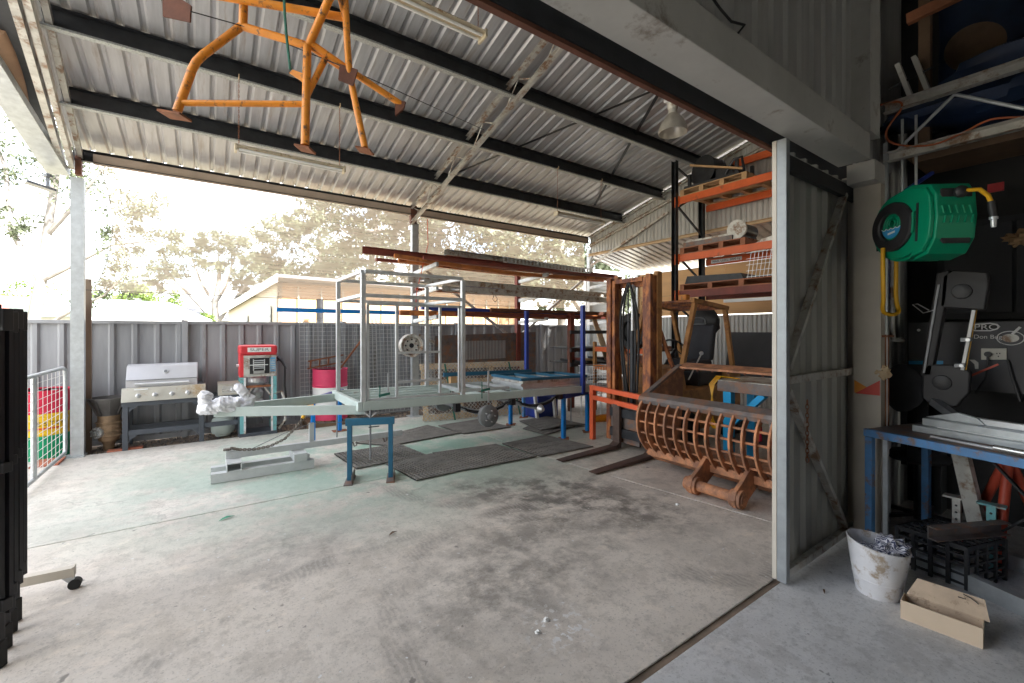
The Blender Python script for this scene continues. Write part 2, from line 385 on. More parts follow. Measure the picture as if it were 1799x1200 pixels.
# concrete of the open bay: grey, worn, oil stains, mint overspray, tyre arcs, paint drips
def concrete(name, base, mint, oil):
    m = bpy.data.materials.new(name); m.use_nodes = True; MATS[name] = m
    n = m.node_tree.nodes; l = m.node_tree.links; p = n['Principled BSDF']
    ge = n.new('ShaderNodeNewGeometry'); pos = ge.outputs['Position']
    def nz(s, d=6, r=.6, st=None):
        t = n.new('ShaderNodeTexNoise'); t.inputs['Scale'].default_value = s; t.inputs['Detail'].default_value = d; t.inputs['Roughness'].default_value = r
        if st:
            q = n.new('ShaderNodeMapping'); q.inputs['Scale'].default_value = st; l.new(pos, q.inputs['Vector']); l.new(q.outputs[0], t.inputs['Vector'])
        else: l.new(pos, t.inputs['Vector'])
        return t.outputs['Fac']
    def ramp(f, a, b, ca=(0,0,0,1), cb=(1,1,1,1)):
        r = n.new('ShaderNodeValToRGB'); r.color_ramp.elements[0].position = a; r.color_ramp.elements[1].position = b
        r.color_ramp.elements[0].color = ca; r.color_ramp.elements[1].color = cb; l.new(f, r.inputs['Fac']); return r.outputs['Color']
    def mix(f, a, b, k=None):
        x = n.new('ShaderNodeMixRGB'); l.new(f, x.inputs['Fac'])
        if hasattr(a, 'links'): l.new(a, x.inputs['Color1'])
        else: x.inputs['Color1'].default_value = a
        if hasattr(b, 'links'): l.new(b, x.inputs['Color2'])
        else: x.inputs['Color2'].default_value = b
        return x.outputs['Color']
    def mul(a, b):
        x = n.new('ShaderNodeMath'); x.operation = 'MULTIPLY'; l.new(a, x.inputs[0])
        if hasattr(b, 'links'): l.new(b, x.inputs[1])
        else: x.inputs[1].default_value = b
        return x.outputs[0]
    def near(c, r0, r1, sc=(1,1,0)):                       # 1 inside r0, 0 outside r1 round the point c
        q = n.new('ShaderNodeMapping'); q.vector_type = 'POINT'; q.inputs['Location'].default_value = (-c[0]*sc[0], -c[1]*sc[1], 0); q.inputs['Scale'].default_value = sc
        l.new(pos, q.inputs['Vector'])
        le = n.new('ShaderNodeVectorMath'); le.operation = 'LENGTH'; l.new(q.outputs[0], le.inputs[0])
        mr = n.new('ShaderNodeMapRange'); mr.inputs['From Min'].default_value = r1; mr.inputs['From Max'].default_value = r0
        l.new(le.outputs['Value'], mr.inputs['Value']); return mr.outputs['Result'], le.outputs['Value']
    c = ramp(nz(.9, 8, .65), .3, .72, tuple(x*.80 for x in base)+(1,), tuple(min(1, x*1.12) for x in base)+(1,))
    c = mix(mul(ramp(nz(11, 10, .8), .50, .60), .55), c, tuple(x*.58 for x in base)+(1,))
    c = mix(mul(ramp(nz(2.3, 12, .8, (1.3,1,1)), .52, .555), .26), c, (base[0]*.50, base[1]*.48, base[2]*.45, 1))
    c = mix(mul(ramp(nz(70, 2, .5), .60, .68), .5), c, tuple(x*.45 for x in base)+(1,))
    c = mix(mul(ramp(nz(2.6, 9, .75, (1.,1.6,1)), .56, .66), .45), c, (base[0]*1.25, base[1]*1.2, base[2]*1.14, 1))
    c = mix(mul(ramp(nz(42, 3, .6), .66, .72), .55), c, tuple(x*.35 for x in base)+(1,))
    for (vs_, th, k_) in ((3.1,.075,.75),(8.5,.085,.6)):          # crisp drips and chips
        vo = n.new('ShaderNodeTexVoronoi'); vo.inputs['Scale'].default_value = vs_
        wv = n.new('ShaderNodeVectorMath'); wv.operation = 'MULTIPLY_ADD'; wv.inputs[1].default_value = (.12,.12,0)
        wn_ = n.new('ShaderNodeTexNoise'); wn_.inputs['Scale'].default_value = 14; l.new(pos, wn_.inputs['Vector'])
        l.new(wn_.outputs['Color'], wv.inputs[0]); l.new(pos, wv.inputs[2]); l.new(wv.outputs[0], vo.inputs['Vector'])
        c = mix(mul(mul(ramp(vo.outputs['Distance'], th*.7, th, (1,1,1,1), (0,0,0,1)), ramp(nz(2.1, 2), .50, .52)), k_), c, tuple(x*.22 for x in base)+(1,))
    vc = n.new('ShaderNodeTexVoronoi'); vc.feature = 'DISTANCE_TO_EDGE'; vc.inputs['Scale'].default_value = .55
    wv = n.new('ShaderNodeVectorMath'); wv.operation = 'MULTIPLY_ADD'; wv.inputs[1].default_value = (.5,.5,0)
    wn_ = n.new('ShaderNodeTexNoise'); wn_.inputs['Scale'].default_value = 3; wn_.inputs['Detail'].default_value = 8; l.new(pos, wn_.inputs['Vector'])
    l.new(wn_.outputs['Color'], wv.inputs[0]); l.new(pos, wv.inputs[2]); l.new(wv.outputs[0], vc.inputs['Vector'])
    c = mix(mul(mul(ramp(vc.outputs['Distance'], .001, .003, (1,1,1,1), (0,0,0,1)), ramp(nz(.7, 2), .50, .55)), .45), c, tuple(x*.3 for x in base)+(1,))
    if mint:
        a, _ = near((2.2, 5.9), .6, 2.9, (.72,1,0))
        c = mix(mul(mul(a, ramp(nz(1.1, 9, .72), .40, .54)), .85), c, (.25,.44,.36,1))
    if oil:
        for (cx, cy, rr, k) in ((2.9,3.35,.95,.7),(3.3,2.55,.7,.65),(1.9,2.6,.9,.5),(2.3,3.9,.5,.6),(1.3,2.2,.6,.4),(.5,3.6,.7,.3)):
            a, d = near((cx, cy), rr*.35, rr)
            c = mix(mul(mul(a, ramp(nz(3.4, 8, .7), .44, .58)), k), c, (.09,.083,.075,1))
        w = n.new('ShaderNodeTexWave'); w.wave_type = 'BANDS'; w.inputs['Scale'].default_value = 9; w.inputs['Distortion'].default_value = 7; l.new(pos, w.inputs['Vector'])
        for (cx, cy, r0) in ((2.05,2.05,1.25),(3.5,2.2,.95),(1.2,1.2,2.15),(2.9,4.6,1.35)):
            _, d = near((cx, cy), 0, 1)
            s1 = n.new('ShaderNodeMath'); s1.operation = 'SUBTRACT'; l.new(d, s1.inputs[0]); s1.inputs[1].default_value = r0
            s2 = n.new('ShaderNodeMath'); s2.operation = 'ABSOLUTE'; l.new(s1.outputs[0], s2.inputs[0])
            mr = n.new('ShaderNodeMapRange'); mr.inputs['From Min'].default_value = .11; mr.inputs['From Max'].default_value = .06; l.new(s2.outputs[0], mr.inputs['Value'])
            k = mul(mul(mr.outputs['Result'], ramp(nz(1.7, 5, .6), .45, .58)), ramp(w.outputs['Fac'], .3, .6, (.55,.55,.55,1)))
            c = mix(mul(k, .34), c, (.10,.092,.085,1))
        a, _ = near((1.60, 1.83), .04, .26)
        c = mix(mul(a, ramp(nz(19, 3, .6), .555, .575)), c, (.72,.72,.72,1))
        c = mix(ramp(nz(24, 2, .5), .715, .73), c, (.66,.66,.65,1))
    l.new(c, p.inputs['Base Color'])
    rr = n.new('ShaderNodeMapRange'); rr.inputs['To Min'].default_value = .42; rr.inputs['To Max'].default_value = .75; l.new(nz(3), rr.inputs['Value']); l.new(rr.outputs[0], p.inputs['Roughness'])
    b = n.new('ShaderNodeBump'); b.inputs['Strength'].default_value = .4; b.inputs['Distance'].default_value = .006; l.new(nz(26, 6, .7), b.inputs['Height']); l.new(b.outputs[0], p.inputs['Normal'])
concrete('concrete', (.67,.61,.54), True, True)
concrete('concrete_far', (.66,.62,.56), True, False)
concrete('shed_concrete', (.66,.655,.65), False, False)
# ================================================================== the setting
YW = 1.315                                              # outer face of the shed wall
YG = 7.95                                               # line of the outer posts
def roof_z(y): return 4.05 + .25*(YG - y)
struct('ground', MB().box((-150,-120,-.6), (150,150,-.10)), 'lawn')
struct('yard', MB().box((-16,-14,-.10), (16,8.62,-.055)), 'yard')
base = struct('concrete_floor', MB().box((-7.0,YW+.012,-.055), (9.4,YG+.02,-.012)), 'earth')
JX = lambda y: 3.98 - .135*(y-1.767)                    # the cross joint runs a little askew
def slab(x0, y0, x1, y1, m, skew0=None, skew1=None):
    pl = [(x0 if skew0 is None else skew0(y0), y0), (x1 if skew1 is None else skew1(y0), y0), (x1 if skew1 is None else skew1(y1), y1), (x0 if skew0 is None else skew0(y1), y1)]
    mb = MB().extr([(a, b, -.011) for a, b in pl], (0, 0, .011))
    o = ob('slab_panel', mb, m, base, bev=.008); return o
J = .006
slab(-2.6, YW+.045, 0, 4.8-J, 'concrete', None, lambda y: JX(y)-J)
slab(-7, YW+.045, -2.6-J, 4.8-J, 'concrete')
slab(0, YW+.045, 9.4, 4.8-J, 'concrete', lambda y: JX(y)+J, None)
slab(-2.6, 4.8+J, 3.6-J, YG, 'concrete_far'); slab(-7, 4.8+J, -2.6-J, YG, 'concrete_far'); slab(3.6+J, 4.8+J, 9.4, YG, 'concrete_far')
struct('shed_floor', MB().box((-6,-9,-.055), (9.4,YW,.0)), 'shed_concrete')
# gravel margin under the fence
struct('earth_margin', MB().box((-7,YG+.02,-.055), (9.4,8.62,-.02)), 'earth')
gv = MB()
for i in range(2600):
    x = random.uniform(-1.3, 5.5); y = random.uniform(YG+.03, 8.58); r = random.uniform(.006, .02)
    pts = [V((random.uniform(-1,1), random.uniform(-1,1), random.uniform(-.3,.8))).normalized()*r for _ in range(4)]
    c = V((x, y, -.02 + r*.3)); gv.add([c+V((r,0,0)), c+V((-r*.5,r*.8,0)), c+V((-r*.5,-r*.8,0)), c+V((0,0,r*.9)) + pts[0]*.3], [(0,1,3),(1,2,3),(2,0,3)])
g = struct('gravel', gv, 'gravel_dark', kind='stuff'); g['label'] = 'loose dark gravel along the foot of the fence'

# ------------------------------------------------------------------ the open bay (skillion carport)
cpt = thing('carport', 'open steel skillion carport with ribbed tin roof on galvanised posts', 'carport', (3.2, YG, 0))
XL, XR = -1.45, 8.0
def lx(y): return -1.46 + .08*(YG - y)                  # left edge of the roof
def rib_profile(x0, n, step=.19, h=.028):
    pr = []
    for i in range(n):
        x = x0 + i*step
        pr += [(x, 0), (x+.022, h), (x+.05, h), (x+.072, 0)]
    pr.append((x0+n*step, 0)); return pr
x = -1.50; k = 0
while x < XR - .05:
    pr = [(a, YG+.16, roof_z(YG+.16)+b+.07) for a, b in rib_profile(x, 4)]
    L = YG + .16 - 1.38
    ob('roof_sheet', MB().sheet(pr, (0, -L, .25*L), .0012, (0,0,1)), 'roof_tin', cpt); x += .76 - .0006; k += 1
for i, y in enumerate((6.87, 5.77, 4.69, 3.6, 2.5)):
    z = roof_z(y) - .065
    x0 = lx(y)+.03
    pu = ob('purlin', MB().box((x0, y-.004, z-.075), (XR, y+.004, z+.13)), 'dark_steel', cpt)
    ob('bottom_flange', MB().box((x0, y-.062, z-.083), (XR, y+.004, z-.076)), 'speck_steel', pu)
    ob('flange_lip', MB().box((x0, y-.066, z-.083), (XR, y-.062, z-.062)), 'speck_steel', pu)
    ob('top_flange', MB().box((x0, y-.062, z+.12), (XR, y-.004, z+.126)), 'dark_steel', pu)
gb = ob('gutter_beam', MB().chan((XL, YG+.03, 3.965), (XR, YG+.03, 3.965), .06, .15, .005, up=(0,0,1)), 'dark_steel', cpt)
for i in range(49):                                      # screws where the ribs land on the beam
    xx = -1.465 + i*.19
    mb = MB().cyl((xx, YG+.0, 4.05), (xx, YG+.0, 4.085), .008, 6); ob('screw', mb, 'zinc', gb)
for px_ in (XL-.0, 3.24, XR):
    pz = 3.66 if px_ == XL else 3.72
    ob('post', MB().chan((px_+.05, YG-.02, -.03), (px_+.05, YG-.02, pz), .10, .13, .004, up=(1,0,0), lip=.02), 'galv', cpt)
    ob('base_plate', MB().box((px_-.09,YG-.11,.0), (px_+.13,YG+.11,.012)), 'galv', cpt)
# middle truss rafter
def truss(x, y0, y1, m, zoff, dep, par, w=.05):
    a = V((x, y0, roof_z(y0)-zoff)); b = V((x, y1, roof_z(y1)-zoff))
    ob('top_chord', MB().chan(a, b, w, .06, .003), m, par); ob('bottom_chord', MB().chan(a - V((0,0,dep)), b - V((0,0,dep)), w, .06, .003), m, par)
    n = int((y0-y1)/.42); up = True
    for i in range(n):
        p = a.lerp(b, i/n); q = a.lerp(b, (i+1)/n)
        p1 = p if up else p - V((0,0,dep)); q1 = q - V((0,0,dep)) if up else q
        ob('web_bar', MB().cyl(p1 + V((.025,0,0)), q1 + V((.025,0,0)), .008, 6), m, par); up = not up
truss(3.24, YG, 1.5, 'galv_old', .03, .30, cpt)
truss(XR, YG, 1.5, 'galv_old', .03, .22, cpt)
ob('truss_boot', MB().box((3.20, YG-.02, 3.70), (3.32, YG+.06, 4.06)), 'rust_dark', cpt)
# flat roof braces
for (a, b) in (((3.5,6.75),(6.0,2.6)), ((6.9,6.7),(4.6,2.6))):
    p = V((a[0],a[1],roof_z(a[1])+.02)); q = V((b[0],b[1],roof_z(b[1])+.02))
    ob('roof_brace', MB().bar(p, q, .05, .006), 'dark_steel', cpt)
# left edge: paired channels that run up the roof edge
def edge(dx, w, h, zo, m, nm, y1=1.45):
    a = V((lx(YG)+dx, YG+.05, roof_z(YG)-zo)); b = V((lx(y1)+dx, y1, roof_z(y1)-zo))
    return ob(nm, MB().bar(a, b, w, h), m, cpt)
edge(.0, .05, .12, .22, 'galv_old', 'edge_rafter'); edge(-.085, .06, .12, .23, 'galv_old', 'edge_rafter')
edge(.085, .05, .08, .10, 'galv_old', 'edge_rafter'); edge(.042, .014, .014, .12, 'light_metal', 'conduit')
edge(-.27, .24, .02, .06, 'dark_steel', 'edge_flashing')
ob('rafter_boot', MB().box((-1.42, YG-.03, 3.70), (-1.36, YG+.07, 3.95)), 'rust_dark', cpt)
# neighbouring eave beam to the left with a rolled tarpaulin on it
eb = ob('side_beam', MB().bar(GT(-60,50,3.9), GT(103,302,5.66), .22, .09), 'galv', cpt)
one('rolled_tarpaulin', MB().tube([GT(-25,40,4.0)+V((0,0,.0)), GT(-8,75,4.2), GT(8,108,4.4), GT(22,140,4.6), GT(34,168,4.8), GT(43,192,4.95), GT(48,207,5.05)], [.13,.14,.13,.11,.085,.05,.02], 12),
    'tarp_brown', 'brown tarpaulin rolled along the top of the side beam under the carport eave', 'tarpaulin', smooth=True)
one('eave_pipe', MB().tube([(-2.35,8.4,3.95),(-2.2,7.4,4.35),(-2.0,6.0,4.8)], .03, 8), 'oxide', 'dark red pipe beyond the galvanised side beam of the carport', 'pipe', smooth=True)
sl_ = thing('solar_floodlight', 'small flat floodlight hung under the carport corner beside the galvanised post', 'floodlight', (-1.72, YG-.05, 3.44))
ob('panel', MB().bar((-1.84,YG-.12,3.49), (-1.60,YG-.02,3.44), .14, .03), 'grey_metal', sl_, bev=.004)
ob('arm', MB().bar((-1.66,YG-.05,3.45), (-1.66,YG-.05,3.65), .03, .03), 'grey_metal', sl_)
ob('head', MB().cyl((-1.66,YG-.05,3.60), (-1.66,YG-.05,3.63), .05, 12), 'grey_metal', sl_)

# end wall gable over the girt, side awning beyond, back wall of ply
ew = ob('end_wall_cladding', MB().add([], []), 'wall_tin', cpt)
def ribbed_wall(par, y0, y1, x, z0, zt, step, h, m, nm, w=.76):
    y = y0
    while y > y1 + .02:
        n = max(1, int(round(min(w, y-y1)/step))); pr = []; top = []
        for i in range(n):
            yy = y - i*step
            for a, b in ((0,0),(.02,h),(step*.4,h),(step*.4+.02,0)): pr.append((x-b, yy-a))
        pr.append((x, y-n*step))
        mb = MB(); nn = len(pr)
        for (a, b) in pr: mb.v.append(V((a, b, z0)))
        for (a, b) in pr: mb.v.append(V((a, b, zt(b))))
        for i in range(nn-1): mb.f.append([i, i+1, nn+i+1, nn+i])
        o = ob(nm, mb, m, par); s = o.modifiers.new('thick', 'SOLIDIFY'); s.thickness = .0015
        y -= n*step
bpy.data.objects.remove(ew)
ribbed_wall(cpt, YG, 1.45, XR+.03, 3.58, lambda y: roof_z(y)+.05, .095, .016, 'wall_tin', 'gable_sheet')
ob('girt', MB().chan((XR-.02, YG, 3.57), (XR-.02, 1.45, 3.57), .06, .06, .004), 'timber_pale', cpt)
ob('knee_brace', MB().bar((XR-.04, YG-.1, 3.30), (XR-.04, 5.6, 4.15), .05, .05), 'galv_old', cpt)
x = YG + .1
while x > 1.2:                                           # awning sheets falling away beyond the end wall
    pr = [(XR+.06, x - a, 3.56+b) for a, b in rib_profile(0, 4, .19, .03)]
    ob('awning_sheet', MB().sheet(pr, (1.72, 0, -.36), .0012, (0,0,1)), 'roof_tin', cpt); x -= .76
bw = thing('back_wall', 'plywood lined back wall with grey ribbed tin below, behind the pallet racking', 'wall', (9.5, 4.6, 0))
for i, (a, b) in enumerate(((7.6,5.2),(5.19,2.8),(2.79,1.4))):
    ob('ply_sheet', MB().box((9.46, b, 2.02), (9.50, a, 3.14)), 'ply', bw)
ob('batten', MB().bar((9.45,7.6,2.52), (9.45,1.4,2.52), .05, .03), 'timber', bw)
ribbed_wall(bw, 7.6, 1.4, 9.48, -.05, lambda y: 2.0, .095, .02, 'wall_tin', 'tin_sheet')
ob('wall_post', MB().box((9.40,7.55,-.05), (9.50,7.65,3.15)), 'galv', bw)
# outside the bay: pale weatherboard of the next building seen at the corner post
wb = thing('weatherboard_wall', 'pale blue grey weatherboard wall beyond the carport corner post', 'wall', (9.2, 8.25, 0))
for i in range(26):
    ob('weatherboard', MB().extr([(8.25,8.30,-.08+i*.13),(8.25,8.275,-.08+i*.13),(8.25,8.30,.055+i*.13)], (1.5,0,0)), 'house_white', wb)
ob('corner_board', MB().box((8.18,8.26,-.1), (8.27,8.34,3.3)), 'white_paint', wb)

# shade cloth hung from the gutter beam to a tight cable
mb = MB(); nx, nzz = 64, 16
def edge_x(t): return -1.27 + .20*math.sin(math.pi*t)**.8
for j in range(nzz+1):
    t = j/nzz; z = 4.03 - 1.83*t
    for i in range(nx+1):
        s_ = i/nx; xx = edge_x(t)*(1-s_) + 7.95*s_
        yy = YG + .12 + .05*mnoise.noise(V((xx*.9, z*1.3, 0)))*math.sin(math.pi*t) + (.02 if j else -.02)
        mb.v.append(V((xx, yy, z + (.02*math.sin(xx*2.2) if j == nzz else 0))))
for j in range(nzz):
    for i in range(nx): a = j*(nx+1)+i; mb.f.append([a, a+1, a+nx+2, a+nx+1])
sc_ = thing('shade_cloth', 'beige see-through shade cloth hung between carport gutter beam and bottom cable', 'shade cloth', (3.3, YG+.12, 2.2))
ob('cloth', mb, 'shade_cloth', sc_, smooth=True)
ob('wrap', MB().box((-1.25, YG-.004, 3.872), (7.95, YG+.026, 4.01)), 'wrap_cloth', sc_)
ob('cable', MB().tube([(-1.35,YG+.14,2.2),(1,YG+.14,2.19),(4,YG+.14,2.21),(8,YG+.14,2.2)], .004, 6), 'black_rubber', sc_)
ob('edge_rope', MB().tube([(edge_x(j/12)-.005, YG+.12, 4.02-1.83*j/12) for j in range(13)], .006, 6), 'galv_old', sc_)

# ------------------------------------------------------------------ the shed we stand in
shed = thing('workshop_shed', 'steel framed workshop shed with beige header beam over its wide doorway', 'shed', (4.2, 1.2, 0))
HB = ob('header_beam', MB().box((-3.2, 1.115, 2.93), (4.05, YW, 3.125)), 'beam_grey', shed, bev=.004)
ob('track_void_shade', MB().box((-3.2, YW+.07, 2.90), (4.6, YW+.078, 3.12)), 'dark_steel', shed)  # dark plate standing in for the shade inside the track cavity
ob('door_track', MB().bar((-3.2, YW+.095, 2.897), (4.6, YW+.095, 2.897), .03, .03), 'rust_dark', shed)
# wall cladding over the header, seen from inside
def clad(x0, x1, y, z0, z1, nm, m='wall_tin', step=.19, h=.028, sgn=-1):
    x = x0
    while x < x1 - .02:
        n = max(1, min(4, int(round((x1-x)/step)))); pr = [(a, y + sgn*b, z0) for a, b in rib_profile(x, n, step, h)]
        ob(nm, MB().sheet(pr, (0,0,z1-z0), .001, (0,-sgn,0)), m, shed); x += n*step
clad(-3.2, 4.0, 1.22, 3.126, 5.9, 'wall_sheet', sgn=1)
ob('corner_column', MB().box((4.0, 1.10, 3.128), (4.22, 1.30, 5.9)), 'beam_grey', shed)
ob('jamb_head', MB().box((4.06, 1.09, 2.78), (4.30, 1.262, 2.928)), 'beam_grey', shed)
ob('jamb_column', MB().box((4.20, 1.09, 0), (4.29, 1.262, 2.778)), 'cream', shed)
ob('jamb_angle', MB().box((4.291, 1.075, 0), (4.33, 1.10, 3.1)), 'galv', shed)
ob('jamb_return', MB().box((4.345, 1.268, 0), (4.40, 1.44, 2.92)), 'cream', shed)
ob('left_jamb', MB().box((-3.4,1.12,0), (-3.2,1.30,5.9)), 'cream', shed)
clad(-6, -3.4, 1.22, 0, 5.9, 'wall_sheet', sgn=1)
clad(4.34, 9.4, 1.25, 0, 3.6, 'side_sheet', 'wall_tin', sgn=1)
ob('outer_wall', MB().box((4.36, YW-.02, 0), (9.4, YW, 5.9)), 'wall_tin', shed)
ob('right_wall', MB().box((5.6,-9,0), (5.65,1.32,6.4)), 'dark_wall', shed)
ob('left_wall', MB().box((-6.05,-9,0), (-6,1.25,5.9)), 'wall_tin', shed)
ob('shed_roof', MB().box((-6.1,-9,5.9), (9.5,1.38,5.95)), 'wall_tin', shed)
ob('rear_wall', MB().box((-6,-9.05,0), (1.0,-9,3.599)), 'wall_tin', shed)
ob('rear_wall', MB().box((1.0,-9.05,2.4), (2.2,-9,3.599)), 'wall_tin', shed)  # the gap below is an added, unseen opening that lets light into the shed
ob('rear_wall', MB().box((2.2,-9.05,0), (5.65,-9,3.599)), 'wall_tin', shed)
ob('rear_wall', MB().box((-6,-9.05,3.6), (5.65,-9,5.9)), 'wall_tin', shed)
# mezzanine frame on the right
mz = [(2.96,.07),(3.34,.07)]
tx = 4.34
for z, h in mz: ob('truss_chord', MB().chan((tx, 1.1, z+.03), (tx, -4, z+.03), .06, h, .003), 'galv_old', shed)
for i, (a, b, za, zb) in enumerate(((1.05,.72,3.03,3.34),(.72,.30,3.34,3.03),(.30,-.12,3.03,3.34),(-.12,-.5,3.34,3.03),(-.5,-.9,3.03,3.34))):
    ob('truss_web', MB().cyl((tx+.03,a,za), (tx+.03,b,zb), .012, 8), 'galv', shed)
ob('truss_web', MB().bar((tx+.03,.30,2.99), (tx+.03,.30,3.36), .02, .02), 'galv', shed)
for yy in (1.02, .94): ob('truss_post', MB().bar((tx+.1,yy,2.6), (tx+.1,yy,3.3), .015, .015), 'galv', shed)
ob('mezzanine_joist', MB().bar((tx+.3,1.0,3.05), (tx+.3,-4,3.05), .05, .12), 'timber_dark', shed)
ob('mezzanine_board', MB().box((tx+.4,-4,3.12), (5.58,1.1,3.15)), 'timber_dark', shed)
ob('rack_upright', MB().bar((4.75,.95,3.15), (4.75,.95,5.6), .07, .07), 'timber_dark', shed)
ob('rack_upright', MB().bar((4.75,.35,3.15), (4.75,.35,5.6), .07, .07), 'timber_dark', shed)
ob('rack_rail', MB().bar((4.7,1.05,4.2), (4.7,-1.5,4.35), .05, .08), 'timber_red', shed)
ob('rack_rail', MB().bar((4.7,1.05,4.95), (4.7,-1.5,5.0), .05, .08), 'timber_red', shed)

# the sliding door, run back to the right
DX0, DX1, DY = 3.05, 4.33, 1.295
dr = ob('sliding_door', MB().box((DX0, DY+.035, .02), (DX0+.012, DY+.062, 2.895)), 'cream', shed)
x = DX0+.014
while x < DX1-.1:
    pr = [(a, DY+.05-b, .03) for a, b in rib_profile(x, 4 if x < DX0+.5 else 3, .19, .026)]
    ob('door_sheet', MB().sheet(pr, (0,0,2.84), .001, (0,1,0)), 'shaded_door_tin', dr); x += .76
ob('stile', MB().box((DX0, DY-.025, .015), (DX0+.05, DY+.033, 2.895)), 'door_galv', dr, bev=.003)
ob('bottom_rail', MB().box((DX0+.052, DY-.02, .04), (DX1, DY+.018, .09)), 'galv_old', dr)
ob('top_rail', MB().box((DX0+.052, DY-.02, 2.70), (DX1, DY+.018, 2.80)), 'dark_steel', dr)
ob('mid_rail', MB().box((DX0+.052, DY-.018, 1.30), (DX1, DY+.016, 1.35)), 'galv_old', dr)
ob('brace', MB().bar((DX0+.06, DY-.002, 1.40), (DX0+1.05, DY-.002, 2.72), .03, .05, up=(0,1,0)), 'galv_old', dr)
ob('brace', MB().bar((DX0+.06, DY-.002, 1.26), (DX0+1.05, DY-.002, .12), .03, .05, up=(0,1,0)), 'galv_old', dr)
dc = MB()
for i in range(14):
    z = 1.16 - .03*i; c = V((DX0+.30, DY-.03, z)); a = V((0,1,0)) if i % 2 else V((1,0,0))
    dc.tube([c + a*(.010*math.cos(t)) + V((0,0,.020*math.sin(t))) for t in [k*math.pi/4 for k in range(8)]], .003, 5, closed=True)
one('door_chain', dc, 'rust', 'short rusty chain hanging on the inside of the sliding door', 'chain', smooth=True)

# ------------------------------------------------------------------ fence
YF = 8.6
fn = thing('fence', 'grey ribbed steel sheet fence behind the barbecue', 'fence', (2, YF, 0))
def fence_sheet(x0, m='fence_grey'):
    pr = []
    for i in range(3):
        x = x0 + i*.26
        pr += [(x, 0), (x+.165, 0), (x+.19, -.032), (x+.235, -.032)]
    pr.append((x0+.78, 0))
    return ob('fence_sheet', MB().sheet([(a, YF+b, .0) for a, b in pr], (0,0,1.77), .001, (0,1,0)), m, fn)
s0 = fence_sheet(-.29+.03)
posts = [-.29 + 2.40*k for k in range(-2, 5)]
for pxx in posts[:-1]:
    for k in range(3):
        d = pxx + .03 + .78*k - (-.29+.03)
        if abs(d) > 1e-6: cp(s0, (d, 0, 0))
    ob('top_rail', MB().box((pxx+.02, YF-.05, 1.752), (pxx+2.38, YF+.02, 1.80)), 'fence_grey', fn, bev=.004)
    ob('bottom_rail', MB().box((pxx+.02, YF-.05, -.01), (pxx+2.38, YF-.034, .06)), 'fence_grey', fn)
for pxx in posts:
    ob('fence_post', MB().chan((pxx-.035, YF-.052, 1.82), (pxx-.035, YF-.052, -.05), .07, .07, .003, up=(0,1,0)), 'fence_grey', fn)
    ob('fence_post', MB().box((pxx-.045, YF-.045, -.05), (pxx-.02, YF+.02, 1.83)), 'fence_grey', fn)
one('steel_post', MB().chan((-1.36,8.10,-.03), (-1.36,8.10,2.0), .10, .10, .006, up=(0,1,0)), 'oxide', 'rusty red steel post beside the galvanised corner post', 'post')
one('timber_stake', MB().box((-1.37,8.20,0), (-1.31,8.26,2.36)), 'bark_brown', 'grey timber stake behind the rusty red steel post', 'stake')
# ================================================================== beyond the fence
def house(name, label, x0, y0, w, d, wall_h, roof_h, rz, wm, rm, wins=2, over=.35, ridge_x=True, grp=None):
    t = thing(name, label, 'house', (x0, y0, -.1), grp); t.rotation_euler = (0,0,rz)
    L = V((x0,y0,-.1))
    def o(nm, mb, m, p=t):
        for q in mb.v: q += L
        return ob(nm, mb, m, p)
    o('wall', MB().box((-w/2,-d/2,0), (w/2,d/2,wall_h)), wm)
    if ridge_x:
        o('roof', MB().extr([(-w/2-over,-d/2-over,wall_h),(-w/2-over,d/2+over,wall_h),(-w/2-over,0,wall_h+roof_h)], (w+2*over,0,0)), rm)
    else:
        o('roof', MB().extr([(-w/2-over,-d/2-over,wall_h),(w/2+over,-d/2-over,wall_h),(0,-d/2-over,wall_h+roof_h)], (0,d+2*over,0)), rm)
    o('fascia', MB().box((-w/2-over,-d/2-over-.03,wall_h-.18), (w/2+over,-d/2-over-.002,wall_h-.01)), 'white_paint')
    for k in range(wins):
        x = -w/2 + w*(k+.5)/wins
        f = o('window', MB().box((x-.6,-d/2-.03,.9), (x+.6,-d/2-.002,2.05)), 'white_paint')
        o('pane', MB().box((x-.54,-d/2-.04,.96), (x-.03,-d/2-.031,1.99)), 'glass_dark', f); o('pane', MB().box((x+.03,-d/2-.04,.96), (x+.54,-d/2-.031,1.99)), 'glass_dark', f)
    return t
p = PT(192, 22); house('cottage', 'white cottage with pale green hipped roof beyond the fence', p.x, p.y, 5.0, 6, 2.35, 1.0, R(35), 'house_white', 'roof_pale', 1)
p = PT(298, 34); house('bungalow', 'low white bungalow with long grey roof beyond the fence', p.x, p.y, 10.5, 7, 2.7, 1.5, R(35), 'house_white', 'roof_grey', 3)
p = PT(62, 24); house('tiled_house', 'house with pale red tiled roof behind the left gum tree', p.x, p.y, 7, 7, 2.5, 1.1, R(40), 'house_white', 'roof_red', 2)
p = PT(372, 58); h4 = house('gabled_house', 'far grey roofed house with white gables behind the spreading gum', p.x, p.y, 17, 9, 4.2, 3.4, R(30), 'house_white', 'roof_grey', 3)
L = V((p.x,p.y,-.1))
for gx in (-3.2, 1.2):
    ob('gable', MB().extr([tuple(L+V((gx-1.4,-5.6,4.3))), tuple(L+V((gx+1.4,-5.6,4.3))), tuple(L+V((gx,-5.6,6.2)))], (0,3.2,0)), 'white_paint', h4)
